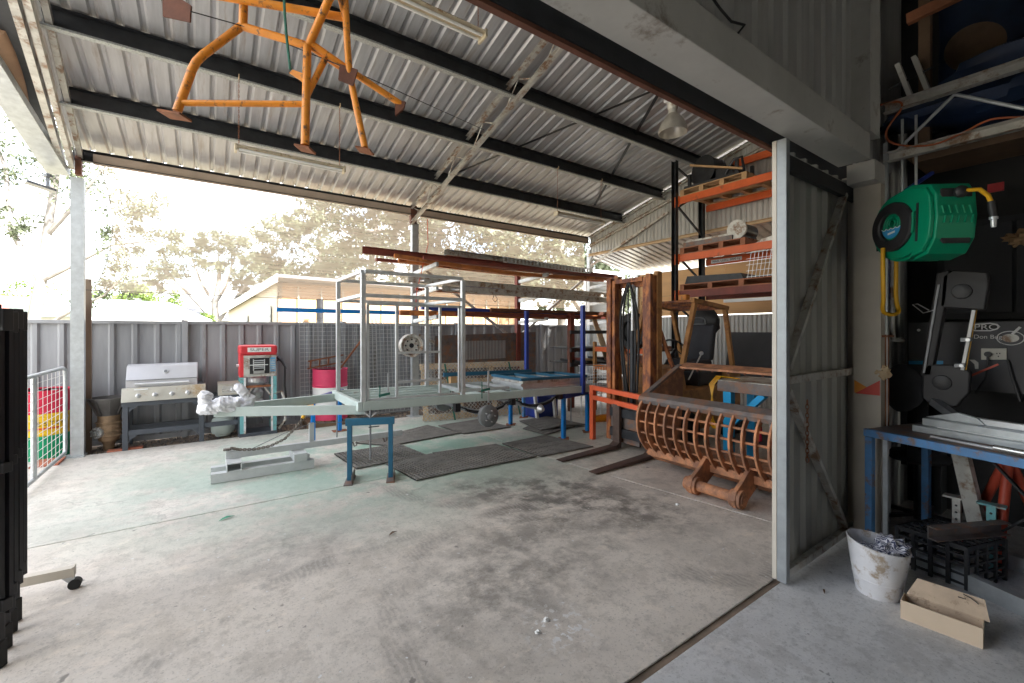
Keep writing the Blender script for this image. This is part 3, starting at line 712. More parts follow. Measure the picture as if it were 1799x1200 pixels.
# neighbouring shed with roller doors
A, B = V((1.53,13,0)), V((.6,18.5,0)); D = (B-A).normalized(); N = V((D.y,-D.x,0)); C2 = A + N*9
ns = thing('neighbour_shed', 'cream skillion shed with two roller doors behind the fence', 'shed', tuple(A))
def quadwall(a, b, za, zb, th, m, nm, par):
    d = (b-a).normalized(); nn = V((-d.y, d.x, 0))*th
    ob(nm, MB().extr([V((a.x,a.y,-.1)), V((b.x,b.y,-.1)), V((b.x,b.y,zb)), V((a.x,a.y,za))], nn), m, par)
quadwall(B, A, 2.32, 2.92, .1, 'house_cream', 'front_wall', ns); quadwall(A, C2, 2.92, 3.12, .1, 'house_tan', 'side_wall', ns)
E2 = C2 + (B-A); quadwall(C2, E2, 2.92, 2.32, .1, 'house_tan', 'rear_wall', ns)
up = V((0,0,1))
ov = -N*.12
ob('roof', MB().extr([A+ov-D*.4+up*3.03, B+ov+D*.4+up*2.36, B+ov+D*.4+up*2.44, A+ov-D*.4+up*3.11], N*9.4), 'roof_grey', ns)
ob('barge', MB().extr([A+ov-D*.4+up*2.90, B+ov+D*.4+up*2.23, B+ov+D*.4+up*2.45, A+ov-D*.4+up*3.12], -N*.03), 'white_paint', ns)
for k in range(2):
    a = A + D*(.5+2.35*k); b = a + D*1.9; off = -N*.03
    f = ob('roller_door', MB().extr([a+off, b+off, b+off+up*(2.25-.2*k), a+off+up*(2.32-.2*k)], -N*.02), 'galv', ns)
    for j in range(15-k):
        ob('slat', MB().extr([a+off*1.8+up*(.05+.138*j), b+off*1.8+up*(.05+.138*j), b+off*1.8+up*(.16+.138*j), a+off*1.8+up*(.16+.138*j)], -N*.02), 'galv', f)
for k in range(14):
    q = A + N*(.5+.62*k); ob('cover_strip', MB().bar(V((q.x,q.y,-.1)) - D*.03, V((q.x,q.y,2.85)) - D*.03, .03, .05, up=tuple(D)), 'house_cream', ns)
one('drain_pipe', MB().cyl(A - D*.5 + N*.9 + up*-.1, A - D*.5 + N*.9 + up*2.5, .09, 10), 'black_plastic', 'black pipe standing against the tan side of the neighbouring shed', 'pipe', smooth=True)
one('grey_batten', MB().bar(A - D*.6 + N*.55 + up*-.1, A - D*.6 + N*.35 + up*2.45, .08, .04), 'galv_old', 'grey batten leaning beside the black pipe behind the fence', 'batten')

def tree(name, label, base, trunk, limbs, blobs, nleaf, ls, lm, bm, seed, droop=.5, r0=.2, clump=.28, grp=None, zs=1.):
    rnd = random.Random(seed); t = thing(name, label, 'tree', tuple(base), grp)
    mb = MB(); n = len(trunk); B0 = V(base)
    P = [B0 + V(p) for p in trunk]
    mb.tube(P, [r0*(1 - .6*i/(n-1)) for i in range(n)], 10)
    for (k, pts, rr) in limbs:
        Q = [P[k]] + [B0 + V(p) for p in pts]; m_ = len(Q)
        mb.tube(Q, [rr*(1 - .75*i/(m_-1)) for i in range(m_)], 8)
    lf = MB(); tot = sum(b[1][0]*b[1][1]*b[1][2] for b in blobs)**1.0
    tv = []
    for (c, r) in blobs:
        share = max(1, int(nleaf * (r[0]*r[1]*r[2])**.67 / sum((b[1][0]*b[1][1]*b[1][2])**.67 for b in blobs)))
        nc = max(6, share//55); cc = B0 + V(c); st = min(P, key=lambda q: (q-cc).length)
        for _ in range(nc):
            d = V((rnd.gauss(0,1), rnd.gauss(0,1), rnd.gauss(0,1))).normalized()*(rnd.random()**.4)
            q = cc + V((d.x*r[0], d.y*r[1], d.z*r[2]))
            if rnd.random() < .35:                          # twig to the clump
                mid = cc.lerp(q, .5) + V((rnd.uniform(-.1,.1), rnd.uniform(-.1,.1), rnd.uniform(-.05,.15)))*r[0]
                mb.tube([cc, mid, q], [r0*.10, r0*.07, r0*.03], 5)
            cr = clump*(r[0]+r[1]+r[2])/3*rnd.uniform(.5,1.3)
            for _ in range(share//nc):
                e = V((rnd.gauss(0,.5), rnd.gauss(0,.5), rnd.gauss(0,.35)))*cr + q
                a = V((rnd.gauss(0,1), rnd.gauss(0,1), rnd.gauss(0,1)-droop)).normalized()
                b = a.cross(V((rnd.gauss(0,1), rnd.gauss(0,1), rnd.gauss(0,1)))).normalized()
                s = ls*rnd.uniform(.6,1.3)
                lf.v += [e, e + a*s*.5 + b*s*.22, e + a*s, e + a*s*.5 - b*s*.22]
                i = len(lf.v); lf.f.append([i-4, i-3, i-2, i-1])
    ob('trunk', mb, bm, t, smooth=True)
    c_ = ob('crown', lf, lm, t); c_['kind'] = 'stuff'
    return t
# pale gum close beyond the left of the bay
b = PT(48, 12.5, -.1)
tree('gum_tree', 'pale barked gum with forked trunk growing left of the carport post', b, [(0,0,0),(.05,.1,1.6),(.25,.1,3.2),(.35,.2,4.6),(.55,.1,6.2),(.6,.2,7.6)],
     [(2,[(-.35,.2,4.6),(-.5,.3,6.4),(-.9,.3,8)],.10),(3,[(.9,-.2,5.3),(1.5,-.5,6.3),(2.0,-.6,7.2)],.08),(2,[(.9,-.3,3.6),(1.9,-.8,4.3),(2.9,-1.1,4.5)],.07),(1,[(.8,-.3,2.2),(1.7,-.6,2.8),(2.6,-1.0,3.9)],.06),(1,[(-.6,.2,2.4),(-1.4,.3,3.3)],.07),(4,[(.2,.3,7.4),(.0,.2,8.4)],.06)],
     [((2.2,-.7,4.2),(1.0,.8,.8)),((2.5,-.9,5.6),(1.1,.8,.7)),((1.0,-.4,6.6),(1.2,.8,1.0)),((-.9,.3,6.6),(1.2,.8,1.0)),((-1.5,.3,3.6),(.9,.8,.8)),((1.7,-.6,3.0),(.9,.7,.6)),((3.3,-1.3,4.6),(.8,.6,.5)),((.5,.2,8.2),(1.6,1.2,1.0)),((-.4,.2,4.9),(.7,.6,.7))],
     9000, .13, 'leaf_gum', 'bark', 3, .9, .17, .33)
# spreading gum
b = PT(377, 31, -.1)
tree('spreading_gum', 'umbrella shaped gum with white trunk beyond the low houses', b, [(0,0,0),(.1,0,2.2),(.0,0,3.6),(.25,0,5.2),(.3,0,6.4)],
     [(1,[(-.9,.5,3.6),(-2.2,1.1,5.2),(-3.2,1.8,6.2)],.16),(1,[(.8,-.4,3.4),(1.9,-1.1,5.1),(2.9,-1.6,6.2)],.16),(2,[(-.8,.4,5.2),(-1.4,.8,7.2)],.13),(2,[(.7,-.3,5.0),(1.2,-.8,7.2)],.13),(3,[(.2,0,7.8)],.1)],
     [((-2.6,1.5,6.2),(1.5,1.3,1.0)),((2.6,-1.4,6.0),(1.5,1.3,1.0)),((-1.5,.8,7.6),(1.6,1.4,.9)),((1.4,-.8,7.7),(1.6,1.4,.9)),((0,0,8.2),(1.7,1.5,.8)),((-3.4,2.0,5.2),(1.0,.9,.7)),((3.2,-1.8,4.6),(1.2,1.0,.9)),((0,0,6.6),(1.5,1.3,.8))],
     9000, .22, 'leaf_gum', 'bark', 5, .4, .3, .3)
# taller gums to the right of it
spec = [(560,27,9.5,3.0,'tall gum just right of the spreading gum, crown over the neighbouring shed',11),(655,22,10.5,3.4,'broad gum behind the neighbouring shed, right of its tall neighbour',12),
        (770,20,10.0,3.2,'dense gum seen through the shade cloth beside the middle truss post',13),(880,19,9.5,3.1,'leafy gum behind the long steel stock and ladders',14),(985,18,9.0,2.8,'gum whose crown meets the far corner post of the carport',15),(470,33,7.4,2.2,'lower bushy gum between the spreading gum and the taller ones',16)]
for (u, t_, h, r, lab, sd_) in spec:
    b = PT(u, t_, -.1); q = random.Random(sd_)
    bl = []; lb = []
    for k in range(15):
        a = k*2.4; rr = r*(.25+.75*q.random()); z = h*(.34+.6*q.random())
        c = (rr*math.cos(a), rr*math.sin(a), z); bl.append((c, (r*.46, r*.46, r*.34)))
        if k < 6: lb.append((2 if z < h*.7 else 3, [(c[0]*.5, c[1]*.5, z-.9), c], .09))
    bl.append(((0,0,h*.93), (r*.5,r*.5,r*.3)))
    tree('background_gum', lab, b, [(0,0,0),(.1,.05,h*.25),(-.1,.1,h*.45),(.1,0,h*.65),(0,0,h*.85)], lb, bl, 15000, .23, 'leaf_gum', 'bark', sd_, .5, .22, .3, 'gums beyond the shade cloth')
for (u, t_, h, r, lab, sd_) in ((180,29,5.0,1.7,'rounded dark green bush behind the white cottage',21),(222,33,6.4,1.9,'taller dark tree behind the bright green bush',22),(248,28,5.2,2.0,'bright lime green bush to the right of the white cottage',23),(345,30,3.2,1.1,'small yellow green shrub at the foot of the spreading gum',24),(12,30,5.4,2.6,'green hedge tree behind the red tiled house',25),(110,34,5.2,2.2,'dark green shrub between the tiled house and the cottage',26)):
    b = PT(u, t_, -.1); q = random.Random(sd_)
    bl = [((r*.5*math.cos(k*1.9), r*.5*math.sin(k*1.9), h*(.4+.12*(k % 4))), (r*.62,r*.62,h*.2)) for k in range(7)]
    tree('garden_bush', lab, b, [(0,0,0),(.05,0,h*.3),(0,.05,h*.6)], [(1,[(r*.3,.1,h*.6)],.05)], bl, 5000, .2, 'leaf_green' if sd_ in (21,23,24,25) else 'leaf_dark', 'bark_brown', sd_, .1, .09, .35)
# ================================================================== along the fence and at the left
# mesh gate
gt = thing('mesh_gate', 'galvanised tube gate with wire mesh in front of the striped drum', 'gate', (-1.5, 7.85, 0))
gx, y0, y1, zb, zt = -1.49, 6.50, 7.83, .09, 1.18
fr = [(gx,y0-.35,zt-.005),(gx,y1-.12,zt),(gx,y1-.03,zt-.03),(gx,y1,zt-.12),(gx,y1,zb+.05),(gx,y1-.04,zb),(gx,y0-.35,zb)]
ob('frame', MB().tube(fr, .022, 10), 'galv', gt, smooth=True)
ob('upright', MB().cyl((gx,y0+.1,zb), (gx,y0+.1,zt), .024, 10), 'galv', gt, smooth=True)
w0 = None
for i in range(10):
    y = y1 - .10 - i*.165
    if w0 is None: w0 = ob('mesh_wire', MB().cyl((gx,y,zb), (gx,y,zt), .0028, 5), 'white_paint', gt)
    else: cp(w0, (0, -i*.165, 0))
w1 = None
for i in range(11):
    z = zb + .08 + i*.092
    if w1 is None: w1 = ob('mesh_wire', MB().cyl((gx,y0-.35,z), (gx,y1,z), .0028, 5), 'white_paint', gt)
    else: cp(w1, (0, 0, i*.092))
ob('hinge', MB().cyl((gx,y1+.0,.55), (gx,y1+.06,.55), .018, 8), 'galv_old', gt)
# drums
def drum(name, label, c, bands, z0=0., R0=.287, H=.88):
    t = thing(name, label, 'drum', (c[0],c[1],z0))
    pr = [(R0*.94,.012),(R0+.006,.0),(R0+.006,.018)]
    def rad(h):
        r = R0
        for hh in (.30,.58):
            for dd in (-.022,.022):
                r += .010*math.exp(-((h-(hh+dd)*H/.88)/.012)**2)
        for k in range(5): r += .0025*math.exp(-((h-(.72+.022*k)*H/.88)/.006)**2)
        return r
    zs = [.018 + (H-.036)*i/90 for i in range(91)]
    prev = .018
    for (top, m) in bands:
        hs = [prev] + [z for z in zs if prev < z < top] + [top]
        ob('shell', MB().lathe([(rad(h), h) for h in hs], (c[0],c[1],z0), n=40), m, t, smooth=True); prev = top - .0
    ob('rim', MB().lathe([(R0+.006,.0),(R0+.007,.018)], (c[0],c[1],z0), n=40), bands[0][1], t, smooth=True)
    ob('lid', MB().lathe([(R0+.007,H-.018),(R0+.007,H),(R0-.01,H),(R0-.012,H-.02),(0,H-.018)], (c[0],c[1],z0), n=40), bands[-1][1], t, smooth=True)
    ob('bung', MB().cyl((c[0]+.15,c[1]-.1,z0+H-.02), (c[0]+.15,c[1]-.1,z0+H-.003), .03, 12), 'zinc', t)
    return t
dc_ = V((-1.80, 8.24))
d1 = drum('oil_drum', 'red, yellow and green striped drum behind the mesh gate', dc_, [(.30,'drum_green'),(.585,'drum_yellow'),(.862,'drum_red')])
def wrap_text(body, size, m, par, c, r, z, a_mid):
    n = len(body); step = size*.78/r
    for i, ch in enumerate(body):
        a = a_mid + (i-(n-1)/2)*step; d = V((math.cos(a), math.sin(a), 0))
        text('lettering', ch, size, m, par, V((c[0],c[1],z)) + d*(r+.002), (-math.sin(a), math.cos(a), 0), (0,0,1))
am = math.atan2(-dc_.y, -dc_.x)
wrap_text('HARVESTER', .075, 'print_dark', d1, dc_, .290, .455, am-.05)
mb = MB()
for k in range(12):
    a0 = am-.75+k*.115; a1 = a0+.1
    mb.extr([(dc_.x+.2885*math.cos(a), dc_.y+.2885*math.sin(a), z) for a, z in ((a0,.385),(a1,.385),(a1,.408),(a0,.408))], (math.cos(a0)*.003, math.sin(a0)*.003, 0))
ob('printed_bar', mb, 'print_red', d1)
one('pavers', MB().box((-1.75,7.55,-.05), (-1.50,7.93,.02)), 'brick_red', 'pale paving brick on the ground under the mesh gate', 'paver')
# gearbox with bell housing
c = V((-1.13, 8.22, 0))
gb_ = thing('gearbox', 'old gearbox standing on end with dark bell housing upwards', 'gearbox', tuple(c))
ob('bell_housing', MB().lathe([(.115,.46),(.125,.50),(.16,.58),(.20,.66),(.225,.70),(.228,.72),(.20,.72),(.17,.60)], c, n=28), 'bell_grey', gb_, smooth=True)
for k in range(9):
    a = k*.7; ob('bell_rib', MB().bar(c+V((.12*math.cos(a),.12*math.sin(a),.48)), c+V((.215*math.cos(a),.215*math.sin(a),.70)), .012, .03), 'bell_grey', gb_)
ob('case', MB().lathe([(.11,.12),(.13,.2),(.135,.32),(.12,.42),(.125,.47)], c, n=10), 'cast_brown', gb_, smooth=True)
for k in range(4): ob('case_rib', MB().lathe([(.13,.18+.06*k),(.145,.185+.06*k),(.145,.195+.06*k),(.13,.20+.06*k)], c, n=10), 'cast_brown', gb_)
ob('tail', MB().lathe([(.05,-.02),(.06,.0),(.065,.08),(.10,.13)], c, n=16), 'cast_brown', gb_, smooth=True)
cc = c + V((-.12,-.12,.25)); ax = V((-.6,-.8,0))
ob('drive_flange', MB().lathe([(.075,-.06),(.08,-.01),(.075,.0),(.03,.005),(.03,.04)], cc, ax, n=20), 'cast_alu', gb_, smooth=True)
for k in range(6):
    u = ax.orthogonal().normalized(); w = ax.cross(u).normalized(); a = k*math.pi/3
    ob('bolt', MB().cyl(cc+(u*math.cos(a)+w*math.sin(a))*.058, cc+(u*math.cos(a)+w*math.sin(a))*.058+ax*.02, .010, 6), 'zinc', gb_)
for (x, y) in ((-1.0,7.99),(-.86,8.02),(.52,8.02)):
    one('brick', MB().box((x-.115,y-.055,-.03), (x+.115,y+.055,.02)), 'brick_red', {-1.0:'red brick lying beside the barbecue leg near the gearbox',-.86:'red brick under the front leg of the barbecue bench',.52:'red brick under the side burner leg beside the fuel pump'}[x], 'brick', bev=.004)

# barbecue on its bench
YB = 7.93
bq = thing('barbecue', 'four burner stainless barbecue on slate grey bench with side burner', 'barbecue', (-.4, 8.15, 0))
xa = GY(213,700,YB).x; xb = GY(357,700,YB).x; xc = GY(383,690,YB+.03).x; xd = GY(426,690,YB+.03).x
YR = 8.42; ZB = .66
for (x, y) in ((xa+.04,YB+.03),(xb-.02,YB+.03),(xa+.04,YR),(xb-.02,YR),(xd-.03,YB+.05),(xd-.03,YR)):
    ob('leg', MB().box((x-.03,y-.03,-.005), (x+.03,y+.03,ZB-.06)), 'bbq_slate', bq, bev=.003)
ob('bench_rail', MB().box((xa,YB,ZB-.06), (xd,YB+.05,ZB)), 'bbq_slate', bq, bev=.003)
ob('bench_rail', MB().box((xa,YR-.02,ZB-.06), (xd,YR+.03,ZB)), 'bbq_slate', bq)
ob('bench_rail', MB().box((xa,YB+.05,ZB-.06), (xa+.04,YR-.02,ZB)), 'bbq_slate', bq)
ob('lower_rail', MB().box((xa+.072,YB+.005,.20), (xb-.052,YB+.045,.27)), 'bbq_slate', bq, bev=.003)
ob('lower_rail', MB().box((xb+.012,YB+.015,.20), (xd-.062,YB+.055,.27)), 'bbq_slate', bq, bev=.003)
ob('lower_rail', MB().box((xa+.05,YR-.04,.20), (xb-.05,YR,.27)), 'bbq_slate', bq)
for (x, s) in ((xa+.072,1),(xb-.052,-1)):
    for z, q in ((ZB-.06,-1),(.20,-1)):
        ob('corner_bracket', MB().extr([(x,YB+.012,z),(x+s*.09,YB+.012,z),(x+s*.07,YB+.012,z+q*.03),(x+s*.03,YB+.012,z+q*.05),(x,YB+.012,z+q*.10)], (0,.02,0)), 'bbq_slate', bq)
cpz = ZB+.19
pn = ob('control_panel', MB().extr([(xa,YB-.03,ZB+.005),(xa,YB+.03,cpz),(xa,YB+.12,cpz),(xa,YB+.12,ZB+.005)], (xb-xa+.03,0,0)), 'stainless_stain', bq, bev=.003)
for i, u in enumerate((242.5,272,302,330)):
    x = GY(u,690,YB-.01).x; z = ZB+.085; nrm = V((0,-.95,.3))
    kn = ob('knob', MB().lathe([(.030,0),(.030,.008),(.025,.012),(.022,.035),(.018,.038)], (x,YB+.0-.005,z), nrm, n=20), 'light_metal', pn, smooth=True)
    ob('grip', MB().bar((x,YB-.042,z-.008), (x,YB-.036,z+.034), .008, .012, up=(0,-1,0)), 'zinc', kn)
ob('name_plate', MB().box((xa+.13,YB+.012,cpz-.032), (xa+.28,YB+.02,cpz-.010)), 'white_paint', pn)
ob('fire_box', MB().box((xa+.02,YB+.121,ZB+.002), (xb-.0,8.48,cpz-.01)), 'bbq_slate', bq)
hx0 = GY(222,650,8.12).x; hx1 = GY(347,650,8.12).x
hd = ob('hood', MB().extr([(hx0,YB+.125,cpz-.008),(hx0,YB+.13,cpz+.10),(hx0,YB+.22,cpz+.29),(hx0,YB+.34,cpz+.315),(hx0,8.47,cpz+.26),(hx0,8.48,cpz-.008)], (hx1-hx0,0,0)), 'hood_grey', bq, bev=.006)
ob('seam', MB().box((hx0+.004,YB+.118,cpz+.095), (hx1-.004,YB+.129,cpz+.105)), 'grey_metal', hd)
hm = (hx0+hx1)/2
ob('thermometer', MB().lathe([(.032,0),(.032,.012),(.024,.014),(.023,.009)], (hm+.03,YB+.178,cpz+.205), (0,-.9,.43), n=22), 'light_metal', hd, smooth=True)
ob('dial', MB().lathe([(.022,.008),(.021,.0105)], (hm+.03,YB+.178,cpz+.205), (0,-.9,.43), n=18), 'grey_metal', hd)
hn = ob('handle', MB().cyl((hx0+.10,YB+.075,cpz+.045), (hx1-.10,YB+.075,cpz+.045), .016, 12), 'light_metal', hd, smooth=True)
for x in (hx0+.12,hx1-.12): ob('bracket', MB().box((x-.012,YB+.08,cpz+.03), (x+.012,YB+.128,cpz+.06)), 'light_metal', hn)
sb = ob('side_burner', MB().extr([(xc,YB,ZB+.005),(xc,YB+.05,cpz-.02),(xc,8.45,cpz-.02),(xc,8.45,ZB+.005)], (xd-xc,0,0)), 'stainless_stain', bq, bev=.003)
ob('bezel', MB().box((xc+.05,YB+.008,ZB+.03), (xd-.03,YB+.014,ZB+.14)), 'stainless', sb)
x = (xc+xd)/2+.03; ob('knob', MB().lathe([(.030,0),(.030,.008),(.024,.012),(.021,.035)], (x,YB+.005,ZB+.085), (0,-.95,.3), n=20), 'light_metal', sb, smooth=True)
c = V((.20,8.24,0))
gs = thing('gas_bottle', 'squat pale green gas bottle under the side burner', 'gas bottle', tuple(c))
ob('tank', MB().lathe([(.10,.0),(.105,.03),(.145,.045),(.158,.09),(.16,.20),(.145,.26),(.10,.295),(.05,.305)], c, n=28), 'gas_white', gs, smooth=True)
ob('collar', MB().lathe([(.085,.29),(.09,.36),(.085,.365),(.08,.30)], c, n=20), 'gas_white', gs, smooth=True)
ob('valve', MB().cyl(c+V((0,0,.30)), c+V((0,0,.37)), .018, 10), 'gold', gs)

# old fuel pump
c = V((.66, 8.12, 0)); X0, X1 = c.x-.25, c.x+.25; Y0, Y1 = 7.90, 8.30
fp = thing('fuel_pump', 'gutted vintage fuel pump with red top and aqua frame', 'fuel pump', (c.x, c.y, 0))
for (x, y) in ((X0+.03,Y0+.02),(X1-.03,Y0+.02),(X0+.03,Y1-.02),(X1-.03,Y1-.02)):
    lg = ob('leg', MB().box((x-.03,y-.02,.0), (x+.03,y+.02,.92)), 'aqua_paint', fp)
    if y < 8: ob('rivet_strip', MB().box((x-.014+(.034 if x < c.x else -.034),y-.0245,.03), (x+.014+(.034 if x < c.x else -.034),y-.0205,.92)), 'white_dirty', lg)
ob('base', MB().box((X0-.01,Y0-.02,-.02), (X1+.01,Y1+.02,.05)), 'bbq_slate', fp)
hdm = ob('head', MB().box((X0-.005,Y0+.03,.92), (X1+.005,Y1,1.30)), 'red_paint', fp, bev=.012)
ob('face_plate', MB().extr([(X0+.05,Y0+.012,.925),(X1-.0,Y0+.012,.925),(X1-.0,Y0+.012,1.26),(X0+.05,Y0+.012,1.26)], (0,.016,0)), 'galv_old', hdm)
ob('dial_opening', MB().box((X0+.13,Y0-.0,.97), (X1-.10,Y0+.011,1.22)), 'black_plastic', hdm)
for k in range(5):
    zz = 1.06+.03*k
    ob('counter_wheel', MB().cyl((c.x-.06,Y0-.012,zz), (c.x+.07,Y0-.012,zz), .008, 8), 'light_metal', hdm)
for x in (c.x-.07,c.x+.08): ob('counter_frame', MB().box((x-.006,Y0-.02,1.02), (x+.006,Y0-.003,1.20)), 'light_metal', hdm)
ob('counter_frame', MB().box((c.x-.12,Y0-.022,1.105), (c.x+.13,Y0-.0205,1.118)), 'white_paint', hdm)
ob('gear_box', MB().box((c.x-.07,Y0-.012,.975), (c.x+.08,Y0-.002,1.02)), 'cast_alu', hdm)
ob('vent_panel', MB().box((X1-.085,Y0-.002,1.0), (X1-.015,Y0+.010,1.22)), 'sticker_blue', hdm)
for k in range(7): ob('vent_slot', MB().box((X1-.08,Y0-.005,1.015+.028*k), (X1-.02,Y0-.003,1.03+.028*k)), 'galv_old', hdm)
tp = ob('top', MB().box((X0-.012,Y0-.01,1.275), (X1+.012,Y1+.01,1.42)), 'red_paint', fp, bev=.03)
ob('sign_plate', MB().box((X0+.10,Y0-.018,1.315), (X1-.08,Y0-.0105,1.385)), 'white_paint', tp)
text('lettering', 'SUPER', .062, 'grey_metal', tp, (c.x+.01,Y0-.0195,1.35), (1,0,0), (0,0,1), .001, .26)
ob('meter_pan', MB().lathe([(.11,.80),(.13,.82),(.13,.90),(.12,.915)], c, n=24), 'light_metal', fp, smooth=True)
ob('cross_bar', MB().bar((X0+.06,Y0+.04,.77), (X1-.06,Y0+.04,.77), .03, .035), 'rust', fp)
for s in (-1,1): ob('strut', MB().bar((c.x+s*.18,Y0+.04,.60), (c.x+s*.08,Y0+.04,.755), .02, .025, up=(0,1,0)), 'galv_old', fp)
ob('meter_body', MB().lathe([(.05,.36),(.10,.39),(.11,.47),(.09,.52),(.07,.56),(.085,.60),(.085,.66),(.05,.70),(.045,.76)], c, n=14), 'cast_alu', fp, smooth=True)
ob('pump_body', MB().box((c.x-.16,c.y-.10,.26), (c.x+.17,c.y+.1,.42)), 'cast_alu', fp, bev=.02)
ob('pipe_elbow', MB().tube([c+V((-.11,-.05,.45)), c+V((-.16,-.08,.45)), c+V((-.17,-.08,.52))], .03, 10), 'gold', fp, smooth=True)
ob('motor', MB().cyl(c+V((.06,-.08,.3)), c+V((.20,-.08,.3)), .07, 16), 'grey_metal', fp, smooth=True)
ob('crank_knob', MB().cyl((X0-.04,Y0+.15,1.10), (X0-.0,Y0+.15,1.10), .022, 10), 'zinc', fp)
ob('hose', MB().tube([(X1+.01,8.1,1.15),(X1+.09,8.06,1.18),(X1+.14,8.03,1.05),(X1+.13,8.0,.75),(X1+.16,7.98,.45),(X1+.12,7.99,.12),(X1+.02,8.1,.08)], .016, 8), 'black_rubber', fp, smooth=True)
ob('hose', MB().tube([(X1+.0,8.15,.62),(X1+.08,7.95,.66),(X1+.13,7.92,.5),(X1+.13,7.93,.2),(X1+.05,8.02,.05)], .018, 8), 'galv_old', fp, smooth=True)
ob('nozzle', MB().tube([(X1+.03,8.08,1.22),(X1+.10,8.04,1.14),(X1+.15,8.0,1.02)], [.028,.024,.012], 8), 'black_metal', fp, smooth=True)

# pink drum on pallet timbers, rusty ladder on top
dz = V((1.80, 8.24))
for k, y in enumerate((7.98,8.22,8.46)):
    ob('bearer', MB().box((dz.x-.42,y-.05,-.02), (dz.x+.42,y+.05,.07)), 'timber_dark', None) if False else None
pl0 = thing('drum_pallet', 'dark weathered timber pallet under the pink and white drum', 'pallet', (dz.x, dz.y, 0))
for y in (7.98,8.22,8.46): ob('bearer', MB().box((dz.x-.42,y-.045,-.02), (dz.x+.42,y+.045,.07)), 'timber_dark', pl0)
for k in range(6): ob('board', MB().box((dz.x-.42+.145*k,7.94,.071), (dz.x-.42+.145*k+.11,8.50,.092)), 'timber_dark', pl0)
drum('chemical_drum', 'pink and white drum standing on a dark pallet against the mesh', dz, [(.20,'drum_pink'),(.565,'white_paint'),(.862,'drum_pink')], .092)
rl = thing('rusty_step_ladder', 'short rusty steel ladder lying across the pink drum', 'ladder', (1.7, 8.2, .98))
a0, a1 = V((1.42,8.20,.99)), V((2.02,8.26,1.08)); h = V((0,-.05,.13))
for q in (V((0,0,0)), h): ob('rail', MB().bar(a0+q, a1+q, .02, .025), 'rust', rl)
for k in range(4): p = a0.lerp(a1, (k+.3)/4); ob('rung', MB().bar(p, p+h, .025, .02, up=(0,1,0)), 'rust', rl)
one('rusty_rod', MB().bar((1.98,8.25,.97), (2.50,8.38,1.62), .02, .03), 'rust', 'rusty angle rod leaning up from the pink drum', 'rod')
# sheets of welded mesh along the fence
def mesh_sheet(nm, label, x0, x1, z0, z1, yb, yt, step, grp):
    t = thing(nm, label, 'mesh panel', ((x0+x1)/2, yb, z0), grp); v_ = MB(); h_ = MB()
    def P(x, z): return V((x, yb + (yt-yb)*(z-z0)/(z1-z0) + .012*math.sin(x*3), z))
    n = int((x1-x0)/step)
    for i in range(n+1): x = x0 + (x1-x0)*i/n; v_.bar(P(x,z0), P(x,z1), .0065, .0065)
    n = int((z1-z0)/step)
    for i in range(n+1):
        z = z0 + (z1-z0)*i/n; 
        for k in range(6): h_.bar(P(x0+(x1-x0)*k/6,z)+V((0,-.0065,0)), P(x0+(x1-x0)*(k+1)/6,z)+V((0,-.0065,0)), .0065, .0065)
    ob('upright_wires', v_, 'zinc', t)['kind'] = 'stuff'; ob('cross_wires', h_, 'zinc', t)['kind'] = 'stuff'
mesh_sheet('weld_mesh_panel', 'galvanised welded mesh sheet leaning on the fence behind the pink drum', 1.34, 2.72, .06, 1.86, 8.40, 8.52, .074, 'mesh sheets against the fence')
mesh_sheet('weld_mesh_panel', 'galvanised welded mesh sheet leaning on the fence behind the steel wheel', 2.40, 4.05, .06, 1.90, 8.34, 8.50, .074, 'mesh sheets against the fence')
# steel wheel hung on the post
wc = GY(722,607,7.78); ax = V((-.1,-1,0))
wh = thing('spare_rim', 'pale grey steel wheel rim hung on the middle carport post', 'wheel', tuple(wc))
ob('rim', MB().lathe([(.205,-.09),(.215,-.085),(.20,-.07),(.18,-.03),(.18,.03),(.20,.07),(.215,.085),(.21,.09),(.18,.08),(.165,.03)], wc, ax, n=36), 'galv_old', wh, smooth=True)
ob('disc', MB().lathe([(.175,.02),(.13,.05),(.08,.04),(.05,.04),(.045,.02)], wc, ax, n=36), 'galv_old', wh, smooth=True)
ob('hub_hole', MB().lathe([(.045,.041),(.04,.045)], wc, ax, n=20), 'black_metal', wh)
u = ax.orthogonal().normalized(); w = ax.cross(u).normalized()
for k in range(8):
    a = k*math.pi/4; ob('vent_hole', MB().lathe([(.017,.056),(.014,.060)], wc+(u*math.cos(a)+w*math.sin(a))*.115, ax, n=12), 'dark_steel', wh)
ob('hook', MB().tube([wc+V((0,.05,.14)), wc+V((0,.1,.17)), wc+V((0,.16,.15))], .008, 6), 'zinc', wh)

# timber crate frame and expanded mesh leaning behind the trailer
p0, p1 = G(745,742), G(938,726); p0.z = p1.z = 0; d = (p1-p0).normalized(); nn = V((-d.y,d.x,0)); Lw = (p1-p0).length
up_ = (V((0,0,1.02)) + nn*.30); 
ct = thing('crate_side', 'pale timber crate side leaning behind the trailer', 'crate', tuple(p0))
for k in range(4): a = p0 + d*(Lw*(.03+.31*k)) + nn*.12; ob('stud', MB().bar(a, a+up_*.97, .09, .035, up=tuple(nn)), 'timber_pale', ct)
for k in range(4): a = p0 + nn*.095 + up_*(.05+.30*k); ob('board', MB().bar(a, a+d*Lw, .028, .11), 'timber_pale', ct)
em = thing('expanded_mesh', 'expanded metal mesh sheet leaning on the pale timber crate side', 'mesh panel', tuple(p0))
mb = MB(); sx, sz = .072, .036; nx_ = int(Lw/sx); nz_ = int(1.0/sz)
